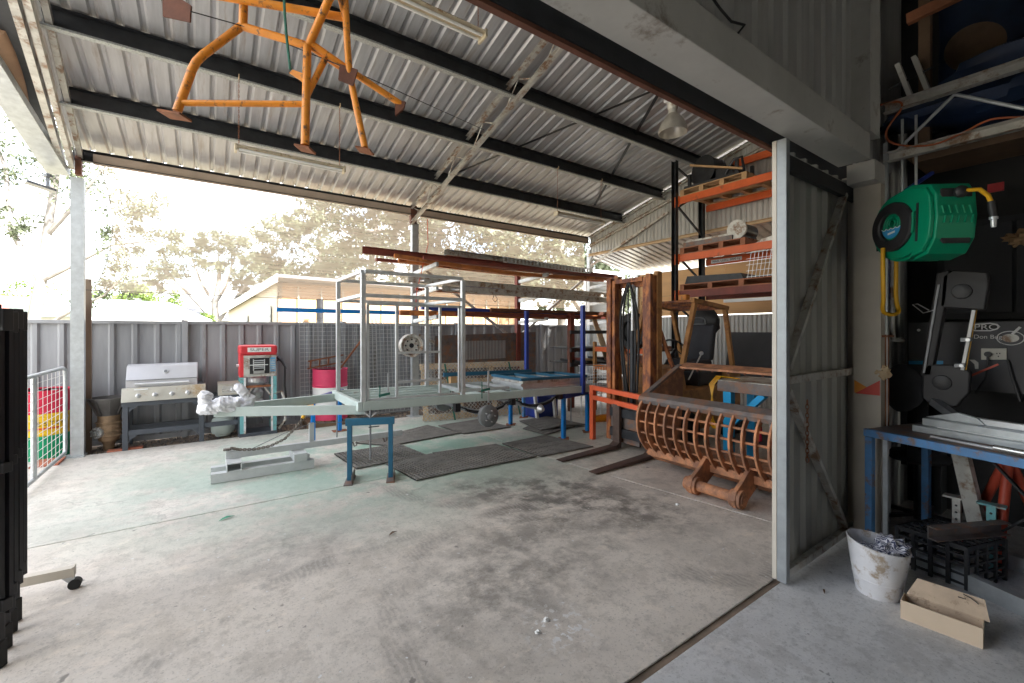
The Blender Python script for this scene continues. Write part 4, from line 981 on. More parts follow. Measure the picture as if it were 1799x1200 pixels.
for j in range(nz_):
    for i in range(nx_):
        a = p0 + d*(sx*(i + .5*(j % 2))) + up_*(.02 + sz*j) ; b1 = a + d*(sx*.5) + up_*sz; b2 = a + d*(-sx*.5) + up_*sz
        for b in (b1, b2):
            q = up_.normalized()*.008; mb.add([a-q, b-q, b+q, a+q], [(0,1,2,3)])
ob('diamond_mesh', mb, 'galv_old', em)['kind'] = 'stuff'
for e in (0,1): ob('edge_bar', MB().bar(p0+up_*(.01+.99*e)+nn*.002, p0+d*Lw+up_*(.01+.99*e)+nn*.002, .006, .012), 'galv_old', em)
for k, (t_, m) in enumerate(((.26,'rope_green'),(.86,'rope_green'))):
    a = p0 + d*(Lw*t_) - nn*.02; one('green_strap', MB().bar(a, a+up_*1.0 - d*.12, .03, .004, up=tuple(nn)), m, ('green strap tied down the left of the expanded mesh','green strap tied down the right of the expanded mesh')[k], 'strap')
# slotted steel tray behind
q0, q1 = GY(765,600,7.86), GY(942,588,7.86)
tr_ = thing('slotted_tray', 'dark bronze steel panel with comb slots leaning behind the trailer', 'steel panel', (q0.x, 7.86, 0))
ob('upper_panel', MB().extr([(q0.x,7.88,1.42),(q1.x,7.88,1.46),(q1.x,7.88,1.62),(q0.x,7.88,1.55)], (0,.004,0)), 'worn_steel', tr_)
ob('end_panel', MB().extr([(q1.x-.32,7.885,.0),(q1.x,7.885,.0),(q1.x,7.885,1.61),(q1.x-.32,7.885,1.60)], (0,.004,0)), 'worn_steel', tr_)
ob('left_panel', MB().extr([(q0.x,7.885,.0),(q0.x+.62,7.885,.0),(q0.x+.62,7.885,1.56),(q0.x,7.885,1.55)], (0,.004,0)), 'worn_steel', tr_)
t0 = None
for k in range(28):
    x = q0.x+.66+k*.037
    if t0 is None: t0 = ob('tooth', MB().box((x,7.88,1.05), (x+.016,7.886,1.44)), 'light_metal', tr_); tx0 = x
    elif x < q1.x-.33: cp(t0, (x-tx0,0,0))
ob('backing', MB().box((q0.x+.6,7.90,0), (q1.x-.3,7.904,1.5)), 'worn_steel', tr_)

# --------------------------------------------------------------- foreground left
fg = thing('folded_gazebo', 'tall black folded gazebo frame standing on rubber feet', 'gazebo', tuple(G(16,1140)))
for i, (u, v, h) in enumerate(((-2,1172,1.74),(8,1140,1.73),(18,1112,1.75),(26,1092,1.74),(-24,1180,1.76))):
    p = G(u, v); lg = ob('leg', MB().bar(p+V((0,0,.10)), p+V((.0,.0,h)), .030, .030, up=(.5,.8,0)), 'black_metal', fg, bev=.003)
    ob('inner_leg', MB().bar(p+V((.03,.02,.25)), p+V((.03,.02,h-.02)), .020, .020, up=(.5,.8,0)), 'black_metal', lg)
    ob('rubber_foot', MB().bar(p, p+V((0,0,.13)), .042, .042, up=(.5,.8,0)), 'black_rubber', lg, bev=.004)
    ob('joint', MB().bar(p+V((.012,.008,.27)), p+V((.012,.008,.33)), .05, .045, up=(.5,.8,0)), 'black_plastic', lg, bev=.004)
    ob('joint', MB().bar(p+V((.012,.008,.95)), p+V((.012,.008,1.0)), .05, .045, up=(.5,.8,0)), 'black_plastic', lg, bev=.004)
    ob('top_cap', MB().bar(p+V((.01,.006,h-.09)), p+V((.01,.006,h+.02)), .06, .05, up=(.5,.8,0)), 'black_plastic', lg, bev=.004)
p = G(-10,1170); ob('folded_canopy', MB().bar(p+V((-.10,.10,.35)), p+V((-.10,.10,1.66)), .22, .12, up=(.5,.8,0)), 'tarp_brown', fg, bev=.03)
rb = thing('rolling_base', 'cream painted steel foot of a rolling stand with black castor', 'rolling stand', (-.95,3.9,0))
ob('foot_bar', MB().rhs((-1.75,3.97,.115), (-.70,3.88,.115), .05, .055), 'cream', rb)
ob('end_plate', MB().box((-.702,3.85,.085), (-.694,3.91,.15)), 'cream', rb)
ob('castor_fork', MB().extr([(-.755,3.87,.085),(-.70,3.87,.085),(-.69,3.87,.03),(-.71,3.87,.03)], (0,.03,0)), 'zinc', rb)
ob('castor_wheel', MB().cyl((-.695,3.862,.032), (-.695,3.908,.032), .032, 20), 'black_rubber', rb, smooth=True)
ob('upright', MB().rhs((-1.70,3.965,.14), (-1.70,3.965,1.1), .05, .05), 'cream', rb)
# ================================================================== trailer, stands, mats
ZT = .85
tl_ = thing('trailer', 'unfinished grey green trailer chassis raised on blue stands', 'trailer', (3.2, 5.6, 0))
def tz(x): return ZT - .02*(x-1.42)                      # it falls slightly to the rear
X0, X1, Y0, Y1 = 1.42, 5.02, 4.95, 6.12
def rail(a, b, w=.05, h=.10, m='grey_green', nm='side_rail', dz=-.05, bev=.003):
    return ob(nm, MB().bar((a[0],a[1],tz(a[0])+dz), (b[0],b[1],tz(b[0])+dz), w, h), m, tl_, bev=bev)
rail((X0-.0,Y0), (X1+.02,Y0)); rail((X0,Y1), (X1+.02,Y1))
ob('front_rail', MB().bar((X0-.028,Y0-.025,tz(X0)-.049), (X0-.028,Y1+.025,tz(X0)-.049), .05, .10), 'grey_green', tl_, bev=.003)
ob('rear_rail', MB().bar((X1+.048,Y0-.025,tz(X1)-.049), (X1+.048,Y1+.025,tz(X1)-.049), .05, .10), 'grey_green', tl_, bev=.003)
for k in range(8): x = X0+.42+.42*k; rail((x,Y0+.027), (x,Y1-.027), .04, .07, nm='cross_member', dz=-.062)
for k in range(4): y = Y0 + (k+1)*(Y1-Y0)/5; rail((X0,y), (2.75,y), .028, .055, nm='deck_joist', dz=-.030)
tip = V((.06,5.52,.80))
ob('drawbar', MB().bar(tip, (X0+.05,Y0+.03,.755), .05, .10), 'grey_green', tl_, bev=.003)
ob('drawbar', MB().bar(tip+V((.30,.10,.005)), (X0+.05,Y1-.03,.765), .05, .10), 'grey_green', tl_, bev=.003)
# cage
def cg(a, b, w=.04, nm='cage_rail', m='zinc'): return ob(nm, MB().bar(a, b, w, w), m, tl_, bev=.003)
cx0, cx1, cy0, cy1, z0, z1, z2 = 1.43, 2.70, 4.95, 6.08, .85, 2.05, 2.32
for (x, y) in ((cx0,cy0),(cx1,cy0),(cx0,cy1),(cx1,cy1)): cg((x,y,tz(x)), (x,y,z2-.02), .05, 'cage_post')
for z in (z1, z2):
    for y in (cy0, cy1): cg((cx0+.02,y,z), (cx1-.02,y,z-.0))
    for x in (cx0, cx1): cg((x,cy0+.02,z), (x,cy1-.02,z))
iy = cy0 - .002
cg((cx0+.052,iy,.86), (cx0+.052,iy,1.94), .03, 'door_frame'); cg((cx0+.04,iy,1.955), (cx1-.03,iy,1.955), .03, 'door_frame'); cg((cx1-.055,iy,.86), (cx1-.055,iy,1.94), .03, 'door_frame')
cg((cx0+.07,iy,.868), (cx1-.07,iy,.848), .025, 'door_frame')
mx0 = GY(697,600,iy).x; mx1 = GY(773,600,iy).x
for x in (mx0, mx1): cg((x,iy,.87), (x,iy,1.94), .03, 'mullion')
for v in (571,619,669): z = GY(735,v,iy).z; cg((mx0+.015,iy,z), (mx1-.015,iy,z), .028, 'ladder_rung')
# stakes at the rear
for (u, y, zt_) in ((1024,Y0-.02,2.05),(925,Y1,2.0)):
    x = GY(u,620,y).x; ob('corner_stake', MB().bar((x,y,tz(x)-.12), (x,y,zt_), .06, .06, up=(1,0,0)), 'royal_blue', tl_, bev=.004)
# suspension
for y in (Y0-.02, Y1-.05):
    for (xa_, xb_) in ((2.62,3.42),(3.50,4.30)):
        for k in range(3):
            pts = [(xa_+(xb_-xa_)*t+(.05*k*(1 if t < .5 else -1) if t in (0,1) else 0), y, (.68-.10*math.sin(math.pi*t)-.012*k)) for t in (0,.15,.3,.5,.7,.85,1)]
            mb = MB()
            for a, b in zip(pts, pts[1:]): mb.bar(a, b, .05, .011)
            ob('spring_leaf', mb, 'black_metal', tl_)
    for x in (2.60,3.46,4.33): ob('spring_hanger', MB().box((x-.035,y-.04,.62), (x+.035,y+.04,tz(x)-.10)), 'black_metal', tl_)
for x in (3.02, 3.90):
    ob('axle', MB().bar((x,Y0-.02,.53), (x,Y1-.03,.53), .045, .045), 'grey_metal', tl_)
    for (y, s) in ((Y0-.10,-1),(Y1+.06,1)):
        c = V((x,y,.53)); ax = V((0,s,0))
        if x < 3.5:
            ob('brake_drum', MB().lathe([(.05,-.05),(.135,-.04),(.142,-.03),(.142,.03),(.13,.04),(.045,.045),(.04,.08),(.02,.085)], c, ax, n=28), 'grey_metal', tl_, smooth=True)
            for k in range(5): a = k*1.2566; ob('wheel_stud', MB().cyl(c+V((.075*math.cos(a),s*.04,.075*math.sin(a))), c+V((.075*math.cos(a),s*.07,.075*math.sin(a))), .008, 6), 'light_metal', tl_)
        else:
            ob('hub', MB().lathe([(.03,-.05),(.05,-.02),(.065,.0),(.05,.02),(.03,.06)], c, ax, n=18), 'light_metal', tl_, smooth=True)
# frames stacked on the deck
def flat_frame(label, x0, x1, y0, y1, z, m, bars=2, h=.04, w=.04):
    t = thing('welded_lattice', label, 'steel frame', ((x0+x1)/2,(y0+y1)/2,z-h/2), 'flat frames stacked on the trailer')
    for y in (y0,y1): ob('long_rail', MB().bar((x0,y,z), (x1,y,z-.02*(x1-x0)), w, h), m, t, bev=.002)
    for k in range(bars+2):
        x = x0 + (x1-x0)*k/(bars+1); zz = z-.02*(x-x0); ob('cross_rail', MB().bar((x+(.022 if k == 0 else -.022 if k == bars+1 else 0),y0+.021,zz), (x+(.022 if k == 0 else -.022 if k == bars+1 else 0),y1-.021,zz), w, h*.98), m, t)
fz = tz(3.7)+.022
flat_frame('lowest flat frame in the stack on the trailer, bare steel', 3.68, 4.96, 5.0, 5.75, fz, 'zinc')
flat_frame('second flat frame in the stack on the trailer, bare steel', 3.66, 4.95, 5.01, 5.76, fz+.042, 'zinc')
flat_frame('third flat frame in the stack on the trailer, bare steel', 3.68, 4.95, 5.0, 5.74, fz+.084, 'galv_old')
flat_frame('topmost flat frame on the trailer stack, painted teal', 3.65, 4.96, 4.99, 5.75, fz+.126, 'teal_paint')
flat_frame('small bare steel frame lying flat beside the trailer cage', 2.80, 3.55, 5.15, 5.85, tz(2.8)+.022, 'zinc', 1)
one('teal_bar', MB().bar((2.95,6.02,tz(3)+.16), (4.62,6.0,tz(4.6)+.16), .04, .06), 'teal_paint', 'long teal steel bar lying along the far side of the trailer', 'steel bar', bev=.003)
for (x, ) in ((3.1,),(4.4,)): one('packer_block', MB().box((x-.05,5.97,tz(x)-.0), (x+.05,6.05,tz(x)+.13)), 'timber', ('timber packer under the cage end of the teal bar','timber packer under the stake end of the teal bar')[x > 4], 'packer')
# clamps
for i, (u, v) in enumerate(((683,700),(857,708))):
    c = GY(u, v, Y0-.03) if i else GY(u, 706, Y0+.1)
    c = V((c.x, Y0-.045 if i else Y0+.12, tz(c.x)))
    k = thing('clamp', ('green screw clamp standing on the trailer front deck','green screw clamp on the near rail at the cage corner')[i], 'clamp', tuple(c))
    ob('bar', MB().bar(c+V((0,0,-.12 if i else 0)), c+V((.0,.0,.30)), .012, .022), 'zinc', k)
    ob('jaw', MB().bar(c+V((-.11,0,.04)), c+V((.02,0,.06)), .016, .028), 'rope_green', k)
    ob('screw', MB().cyl(c+V((-.10,0,-.06 if i else 0.0)), c+V((-.10,0,.16)), .007, 8), 'rope_green', k)
# plastic bag over the drawbar tip
def crumple(p, k=1.):
    a = 1-2*abs(mnoise.noise(p*11)); b = 1-2*abs(mnoise.noise(p*25+V((3,1,2)))); c_ = 1-2*abs(mnoise.noise(p*52))
    return k*(.030*a + .014*b + .006*c_)
def bagpart(path, rx, rz, nu=44, nv=26, k=1.):
    mb = MB(); path = [V(p) for p in path]; m = len(path)-1
    for j in range(nv+1):
        t = j/nv*m; q = min(int(t), m-1); c = path[q].lerp(path[q+1], t-q); w = math.sin(math.pi*min(.98,max(.02,j/nv)))**.45
        d = (path[q+1]-path[q]).normalized(); sd_ = V((0,1,0)); u_ = d.cross(sd_).normalized()
        for i in range(nu):
            a = 2*math.pi*i/nu; e = sd_*(math.cos(a)*rx*w) + u_*(math.sin(a)*rz*w); p = c+e
            mb.v.append(p + (e.normalized() if e.length > 1e-6 else u_)*crumple(p, k*w))
    for j in range(nv):
        for i in range(nu): mb.f.append([j*nu+i, j*nu+(i+1) % nu, (j+1)*nu+(i+1) % nu, (j+1)*nu+i])
    return mb
bag = thing('plastic_bag', 'crumpled white plastic bag draped over the tip of the trailer drawbar', 'plastic bag', (.10,5.5,.8))
ob('body', bagpart([(-.08,5.5,.80),(-.02,5.5,.85),(.10,5.5,.875),(.25,5.5,.86),(.42,5.53,.85)], .085, .055), 'bag_white', bag)
ob('handle', bagpart([(-.02,5.46,.86),(-.015,5.45,.93),(.0,5.45,.99),(.02,5.45,1.02)], .035, .05, 30, 18, .8), 'bag_white', bag)
ob('handle', bagpart([(.40,5.50,.85),(.37,5.50,.93),(.29,5.49,1.02),(.24,5.49,1.08)], .03, .035, 30, 20, .7), 'bag_white', bag)
ob('printed_mark', MB().blob((.11,5.405,.895), (.012,.012,.03), .3), 'print_red', bag)

# tow frame on the floor with chain and hook
tf = thing('lifting_jib', 'silver steel jib beam with double foot lying on the floor', 'lifting jib', (.55,5.75,0))
for y in (5.70, 5.98): ob('foot_tube', MB().rhs((.03,y,.055), (1.05,y-.03,.055), .09, .10, .005), 'silver_paint', tf)
ob('socket', MB().rhs((.24,5.63,.155), (.24,6.05,.155), .14, .09, .008), 'silver_paint', tf)
ob('socket', MB().rhs((.90,5.62,.155), (.90,6.03,.155), .14, .09, .008), 'silver_paint', tf)
ob('socket_plate', MB().box((.83,5.612,.11), (.97,5.619,.20)), 'silver_paint', tf)
ob('gusset', MB().extr([(.17,5.86,.20),(.40,5.86,.20),(.40,5.86,.27),(.17,5.86,.30)], (0,.012,0)), 'silver_paint', tf)
ob('beam', MB().rhs((.20,5.88,.235), (2.20,5.80,.245), .07, .07, .005), 'silver_paint', tf)
ob('upright', MB().rhs((1.06,5.86,.27), (1.06,5.86,.50), .055, .055, .004), 'silver_paint', tf)
for x in (1.55, 1.95): ob('shackle_lug', MB().tube([(x,5.82,.20),(x+.02,5.82,.14),(x+.05,5.82,.15),(x+.05,5.82,.20)], .009, 6), 'worn_steel', tf)
ch = MB(); pts = []
ctrl = [V((.22,5.80,.33)), V((.30,5.80,.30)), V((.45,5.79,.285)), V((.60,5.78,.30)), V((.75,5.78,.36)), V((.86,5.79,.47)), V((.95,5.81,.58))]
for i in range(40):
    t = i/39*(len(ctrl)-1); k = min(int(t), len(ctrl)-2); pts.append(ctrl[k].lerp(ctrl[k+1], t-k))
for i in range(39):
    c = (pts[i]+pts[i+1])/2; d = (pts[i+1]-pts[i]).normalized(); s = d.cross(V((0,0,1))).normalized(); s = s if i % 2 else d.cross(s)
    ch.tube([c + d*(.020*math.cos(a)) + s*(.013*math.sin(a)) for a in [q*math.pi/4 for q in range(8)]], .0055, 5, closed=True)
cht = thing('lifting_chain', 'chain with yellow hook draped over the silver jib foot', 'chain', (.5,5.8,.25))
ob('links', ch, 'chain', cht, smooth=True)
ob('chain_pile', MB().tube([(.18+.03*math.cos(k*1.3),5.80+.05*math.sin(k*2.1),.315+.006*(k % 3)) for k in range(16)], .010, 6), 'chain', cht, smooth=True)
ob('hook', MB().tube([(.95,5.81,.58),(.99,5.81,.66),(1.02,5.81,.71),(1.06,5.81,.715),(1.075,5.81,.68),(1.05,5.81,.645)], [.02,.026,.03,.03,.024,.010], 8), 'gold', cht, smooth=True)
one('wire_sling', MB().tube([(.40,5.78,.29),(.75,5.82,.42),(1.06,5.84,.50),(1.4,5.9,.46),(1.8,6.0,.43)], .004, 6), 'grey_metal', 'thin steel wire stretched along the silver jib', 'wire', smooth=True)

# stands
ts = thing('screw_stand', 'dark teal portal stand with central screw under the trailer corner', 'stand', (1.47,4.86,0))
a, b = V((1.28,4.93,0)), V((1.68,4.76,0))
for p in (a, b):
    ob('leg', MB().bar(p, p+V((0,0,.61)), .05, .05, up=(.4,-.17,0)), 'teal_paint', ts, bev=.003)
    ob('foot_angle', MB().bar(p+V((-.06,-.16,.006)), p+V((.06,.14,.006)), .09, .012), 'worn_steel', ts); ob('foot_angle', MB().bar(p+V((-.02,-.15,.05)), p+V((.09,.13,.05)), .008, .09), 'worn_steel', ts)
ob('top_beam', MB().bar(a+V((-.04,.015,.645)), b+V((.04,-.015,.645)), .055, .075), 'teal_paint', ts, bev=.003)
m_ = (a+b)/2
ob('screw', MB().cyl(m_+V((0,0,.22)), m_+V((0,0,.77)), .011, 8), 'grey_metal', ts)
ob('wing_nut', MB().bar(m_+V((-.06,.02,.74)), m_+V((.0,0,.69)), .008, .014), 'light_metal', ts); ob('wing_nut', MB().bar(m_+V((.06,-.02,.74)), m_+V((.0,0,.69)), .008, .014), 'light_metal', ts)
ob('lock_handle', MB().bar(m_+V((-.02,0,.58)), m_+V((.09,-.03,.585)), .010, .010), 'black_metal', ts)
st = thing('four_leg_stand', 'blue four legged stand under the rear of the trailer', 'stand', (4.75,5.6,0))
L4 = [G(990,771), G(1032,758), G(920,733), G(897,746)]
zt_ = tz(4.6)-.10
for i, p in enumerate(L4):
    ob('leg', MB().bar((p.x,p.y,.01), (p.x,p.y,zt_-.07), .055, .055), 'sky_blue' if i != 2 else 'bench_blue', st, bev=.003)
    ob('foot_plate', MB().extr([(p.x-.14,p.y-.05,.002),(p.x+.02,p.y-.10,.002),(p.x+.14,p.y+.03,.002),(p.x-.02,p.y+.10,.002)], (0,0,.008)), 'rust', st)
for i in range(4):
    p, q = L4[i], L4[(i+1) % 4]; ob('top_beam', MB().bar((p.x,p.y,zt_-.037-.001*i), (q.x,q.y,zt_-.037-.001*i), .06, .07), 'royal_blue', st, bev=.003)
s2 = thing('front_trestle', 'bright blue trestle behind the trailer drawbar', 'stand', (1.5,7.0,0))
q0_, q1_ = G(550,781), G(597,757)
for p in (q0_, q1_):
    ob('leg', MB().bar((p.x,p.y,.01), (p.x,p.y,.62), .055, .055), 'sky_blue', s2, bev=.003)
    ob('foot_plate', MB().box((p.x-.11,p.y-.08,.002), (p.x+.11,p.y+.08,.010)), 'rust', s2)
ob('top_beam', MB().bar((q0_.x-.05,q0_.y-.05,.652), (q1_.x+.05,q1_.y+.05,.652), .06, .06), 'royal_blue', s2)
for i, (u, v) in enumerate(((592,731),(1003,725))):
    p = GY(u, v, 7.0 if i == 0 else 5.6); one('stand_rod', MB().cyl((p.x,p.y,.0), (p.x,p.y,.62 if i == 0 else .70), .011, 8), 'grey_metal', ('thin steel prop between the blue trestle and the pink drum','thin steel prop beside the rear blue stand')[i], 'prop')

# rubber mats
def matt(label, px, lift=0., wave=0., n=17, m=5):
    c = [G(560+a/3.331, 720+b/3.333) for a, b in px]; ctr = (c[0]+c[1]+c[2]+c[3])/4
    th = thing('rubber_mat', label, 'mat', (ctr.x,ctr.y,lift), 'ribbed rubber mats round the trailer')
    def P(s, r, z=0.):
        p = c[0].lerp(c[1], s).lerp(c[3].lerp(c[2], s), r); p.z = lift + wave*(1-math.cos(s*6.28))*.5*r + z; return p
    L = (c[1]-c[0]).length; W = (c[3]-c[0]).length
    bk_ = MB(); k = 12
    for i in range(k+1):
        for r in range(k+1): bk_.v += [P(i/k, r/k, .002), P(i/k, r/k, .006)]
    ix = lambda i, r, t: 2*(i*(k+1)+r)+t
    for i in range(k):
        for r in range(k): bk_.f += [[ix(i,r,1),ix(i+1,r,1),ix(i+1,r+1,1),ix(i,r+1,1)], [ix(i,r,0),ix(i,r+1,0),ix(i+1,r+1,0),ix(i+1,r,0)]]
    ob('backing', bk_, 'black_rubber', th)
    rb_ = None
    for i in range(n+1):
        t = MB(); s_ = (i+.5)/(n+1)
        for q in range(6): t.bar(P(s_, q/6, .013), P(s_, (q+1)/6, .013), L/n*.55, .014)
        ob('rib', t, 'mat_rubber', th)
    for j in range(m+1):
        t = MB()
        for q in range(6): t.bar(P(q/6, j/m, .0125), P((q+1)/6, j/m, .0125), .014, .012)
        ob('cross_rib', t, 'mat_rubber', th)
matt('ribbed rubber mat under the dark teal screw stand', ((90,265),(470,205),(630,270),(220,350)), .004)
matt('rubber mat between the screw stand and the middle mat of the front row', ((395,325),(660,265),(985,330),(570,420)), .004)
matt('middle rubber mat of the front row before the trailer', ((665,262),(1040,210),(1275,280),(905,352)), .008)
matt('front row rubber mat next to the forklift tine', ((1075,205),(1330,155),(1605,220),(1300,278)), .004)
matt('rubber mat behind the trailer drawbar, lying below the brake drum row', ((215,200),(640,95),(830,140),(420,215)), .004)
matt('rubber mat directly below the trailer brake drum', ((700,98),(940,60),(1125,105),(850,145)), .004)
matt('lower rubber mat of the pair heaped by the rear blue stand', ((1195,115),(1310,70),(1500,100),(1330,150)), .004)
matt('curled upper rubber mat of the pair heaped by the rear blue stand', ((1175,75),(1340,48),(1560,95),(1300,130)), .018, .03)
# ================================================================== overhead: lamps and roll cage
def fluoro(label, x0, x1, y, z, twin=False):
    t = thing('fluorescent_light', label, 'ceiling light', ((x0+x1)/2, y, z), 'fluorescent battens on chains')
    w = .11 if not twin else .15
    ob('tray', MB().extr([(x0,y-w/2,z+.045),(x0,y-w*.3,z+.075),(x0,y+w*.3,z+.075),(x0,y+w/2,z+.045),(x0,y+.03,z+.04),(x0,y-.03,z+.04)], (x1-x0,0,0)), 'lamp_cream', t, bev=.002)
    for yy in (-.035,.035): ob('tube', MB().cyl((x0+.03,y+yy,z+.02), (x1-.03,y+yy,z+.02), .014, 12), 'tube_white', t, smooth=True)
    for x in (x0, x1): ob('end_cap', MB().box((x-.012,y-w/2,z-.002), (x+.012,y+w/2,z+.074)), 'lamp_cream', t, bev=.004)
    for x in (x0+.03, x1-.05):
        zt = roof_z(y)-.14; n = int((zt-z-.07)/.028); c = MB()
        for k in range(n):
            p = V((x,y,z+.075+.028*k)); s = V((1,0,0)) if k % 2 else V((0,1,0)); c.tube([p+s*(.006*math.cos(a))+V((0,0,.014+.017*math.sin(a))) for a in [q*math.pi/3 for q in range(6)]], .0022, 4, closed=True)
        ob('chain', c, 'rust', t); ob('hook', MB().tube([(x,y-.03,zt+.02),(x,y-.035,zt-.01),(x,y,zt-.025),(x,y+.0,zt-.0)], .006, 6), 'timber_pale', t)
fluoro('fluorescent batten hung on chains left of the middle truss, near the gutter', GY(414,265,5.70).x, GY(604,300,5.70).x, 5.70, 3.64)
fluoro('twin tube fluorescent batten hung nearest the shed doorway', .95, GY(848,70,3.55).x, 3.55, 4.42, True)
fluoro('fluorescent batten hung between the middle truss and the end wall', GY(977,380,5.70).x, GY(1059,395,5.70).x, 5.70, 3.64)
c = GY(1182,208,3.58)
hb = thing('high_bay_lamp', 'dome shaped metal high bay lamp hung near the pallet racking', 'lamp', tuple(c-V((0,0,.2))))
ob('dome', MB().lathe([(.185,-.20),(.19,-.195),(.18,-.13),(.15,-.05),(.10,.02),(.06,.06),(.055,.06),(.095,.01),(.145,-.06),(.175,-.14),(.183,-.2)], c, n=36, caps=False), 'lamp_alu', hb, smooth=True)
ob('neck', MB().lathe([(.06,.05),(.055,.12),(.07,.14),(.07,.22),(.05,.23)], c, n=20), 'galv_old', hb, smooth=True)
ob('gear_box', MB().box((c.x-.12,c.y-.06,c.z+.2), (c.x+.0,c.y+.06,c.z+.36)), 'white_dirty', hb, bev=.004)
ob('hanger', MB().cyl(c+V((0,0,.23)), V((c.x,c.y,roof_z(c.y)-.0)), .01, 8), 'galv_old', hb)

rc = thing('roll_cage', 'orange tubular vehicle roll cage hung from the carport roof', 'roll cage', tuple(GT(520,150,2.7)))
def rt(nm, pts, r=.024, m='orange_tube'):
    P = [GT(*p) for p in pts]; Q = [P[0]]
    for i in range(1, len(P)-1):                           # rounded bends
        a = P[i].lerp(P[i-1], min(.5,.06/(P[i]-P[i-1]).length)); b = P[i].lerp(P[i+1], min(.5,.06/(P[i]-P[i+1]).length))
        Q += [a, a.lerp(P[i],.5).lerp(P[i].lerp(b,.5),.5), b]
    return ob(nm, MB().tube(Q+[P[-1]], r, 12), m, rc, smooth=True)
rt('hoop', [(311,196,2.55),(343,107,2.6),(424,46,2.7)]); rt('roof_bar', [(424,46,2.7),(538,80,2.72)])
rt('pillar', [(540,80,2.72),(538,160,2.66),(536,256,2.60)]); rt('sill_bar', [(319,181,2.56),(534,183,2.65)], .018)
rt('upright', [(427,46,2.7),(428,6,2.66)]); rt('windscreen_bar', [(300,-22,2.585),(612,32,2.72)])
rt('roof_bar', [(543,78,2.72),(630,-118,2.46)]); rt('rear_leg', [(600,-118,2.56),(612,110,2.76),(618,150,2.80),(641,260,2.75)], .021)
rt('rear_stay', [(546,76,2.72),(606,118,2.80),(706,184,2.95)], .021); rt('rear_stay', [(548,84,2.74),(600,120,2.84)], .019); rt('gusset_tube', [(573,100,2.77),(539,168,2.67)], .019); rt('brace', [(582,-64,2.52),(608,40,2.72)], .016)
rt('top_bar', [(560,-118,2.54),(640,-118,2.45)])
def plate(nm, u, v, t, w, h, d, m='rust', tilt=(0,0,1)):
    c = GT(u, v, t); ob(nm, MB().bar(c-RT*(w/2)+V(tilt)*0, c+RT*(w/2)+V((0,0,-.02)), d, h), m, rc)
plate('foot_plate', 307, 200, 2.55, .13, .012, .10); plate('foot_plate', 536, 259, 2.60, .09, .012, .09); plate('foot_plate', 641, 262, 2.75, .09, .010, .09)
ob('gusset_plate', MB().extr([GT(597,112,2.76),GT(628,122,2.76),GT(620,150,2.76),GT(594,140,2.76)], FW*.012), 'rust_dark', rc)
ob('foot_flare', MB().extr([GT(694,176,2.93),GT(712,178,2.93),GT(709,190,2.93),GT(694,203,2.93)], FW*.02), 'rust_dark', rc)
ob('harness_tab', MB().extr([GT(508,128,2.66),GT(514,122,2.66),GT(536,130,2.66),GT(534,147,2.66),GT(526,140,2.66)], FW*.01), 'orange_tube', rc)
ob('corner_plate', MB().extr([GT(285,-6,2.5),GT(312,-6,2.5),GT(335,9,2.5),GT(333,38,2.5),GT(286,28,2.5)], FW*.012), 'rust_dark', rc)
tp0 = GT(499,-10,2.62)
one('green_rope', MB().tube([V((tp0.x,tp0.y,roof_z(tp0.y)+.06)), tp0,GT(500,20,2.62),GT(503,60,2.63),GT(510,122,2.66)], .008, 6), 'rope_green', 'knotted dark green rope tied to the orange roll cage', 'rope', smooth=True)
one('stay_wire', MB().tube([GT(334,20,2.5),GT(424,45,2.68),GT(610,120,2.77),GX(850,228,3.26)], .0035, 5), 'dark_steel', 'thin wire run from the roll cage to the middle truss', 'wire')
one('hanging_twine', MB().tube([GY(751,385,7.3),GY(752,430,7.3),GY(741,475,7.3),GY(732,515,7.3),GY(730,545,7.35)], .006, 6), 'print_red', 'thin red twine hanging beside the middle carport post', 'twine')

# ================================================================== long stock racked along the outer posts
rk = thing('cantilever_rack', 'steel cantilever arms along the fence side holding long stock', 'rack', (5.6,7.6,0))
for x in (3.24,5.7,7.95):
    for z in (2.74,2.32,1.83):
        ob('arm', MB().bar((x,7.87,z), (x,6.85,z+.06), .05, .07), 'galv', rk, bev=.003)
for x in (5.7,): ob('upright', MB().bar((x,7.9,0), (x,7.9,2.95), .10, .10), 'oxide', rk)
for (a, b) in (((3.4,2.9),(5.5,1.55)),((5.9,1.6),(7.8,2.95)),((3.3,1.6),(5.4,.6))): ob('brace', MB().bar((a[0],7.96,a[1]), (b[0],7.96,b[1]), .05, .05), 'galv_old', rk)
ax_, bx_ = GY(1000,600,6.3).x, 0
ob('brown_column', MB().bar((GY(1003,600,6.9).x,6.9,0), (GY(1003,600,6.9).x,6.9,2.02), .11, .11), 'oxide', rk)
def stock(nm, label, cat, a, b, w, h, m, sag=0., grp='long stock on the cantilever arms', prof='bar'):
    a = V(a); b = V(b); mb = MB(); n = 8 if sag else 1
    for i in range(n):
        p = a.lerp(b, i/n) - V((0,0,sag*math.sin(math.pi*i/n))); q = a.lerp(b, (i+1)/n) - V((0,0,sag*math.sin(math.pi*(i+1)/n)))
        (mb.chan if prof == 'chan' else mb.rhs if prof == 'rhs' else mb.bar)(p, q, w, h)
    return one(nm, mb, m, label, cat, grp)
Z1 = 2.86
stock('steel_channel', 'long dark red oxide channel on the top arms, reaching farthest left', 'steel section', (2.06,7.18,Z1+.10), (8.1,7.10,Z1+.06), .06, .12, 'oxide', prof='chan')
stock('steel_channel', 'orange oxide channel sagging under the dark red one on the top arms', 'steel section', (2.55,7.05,Z1+.04), (7.9,7.0,Z1+.02), .06, .07, 'oxide_orange', .10)
stock('steel_channel', 'second orange oxide channel at the back of the top arms', 'steel section', (2.75,7.40,Z1+.03), (7.9,7.38,Z1+.02), .06, .07, 'oxide_orange', .05)
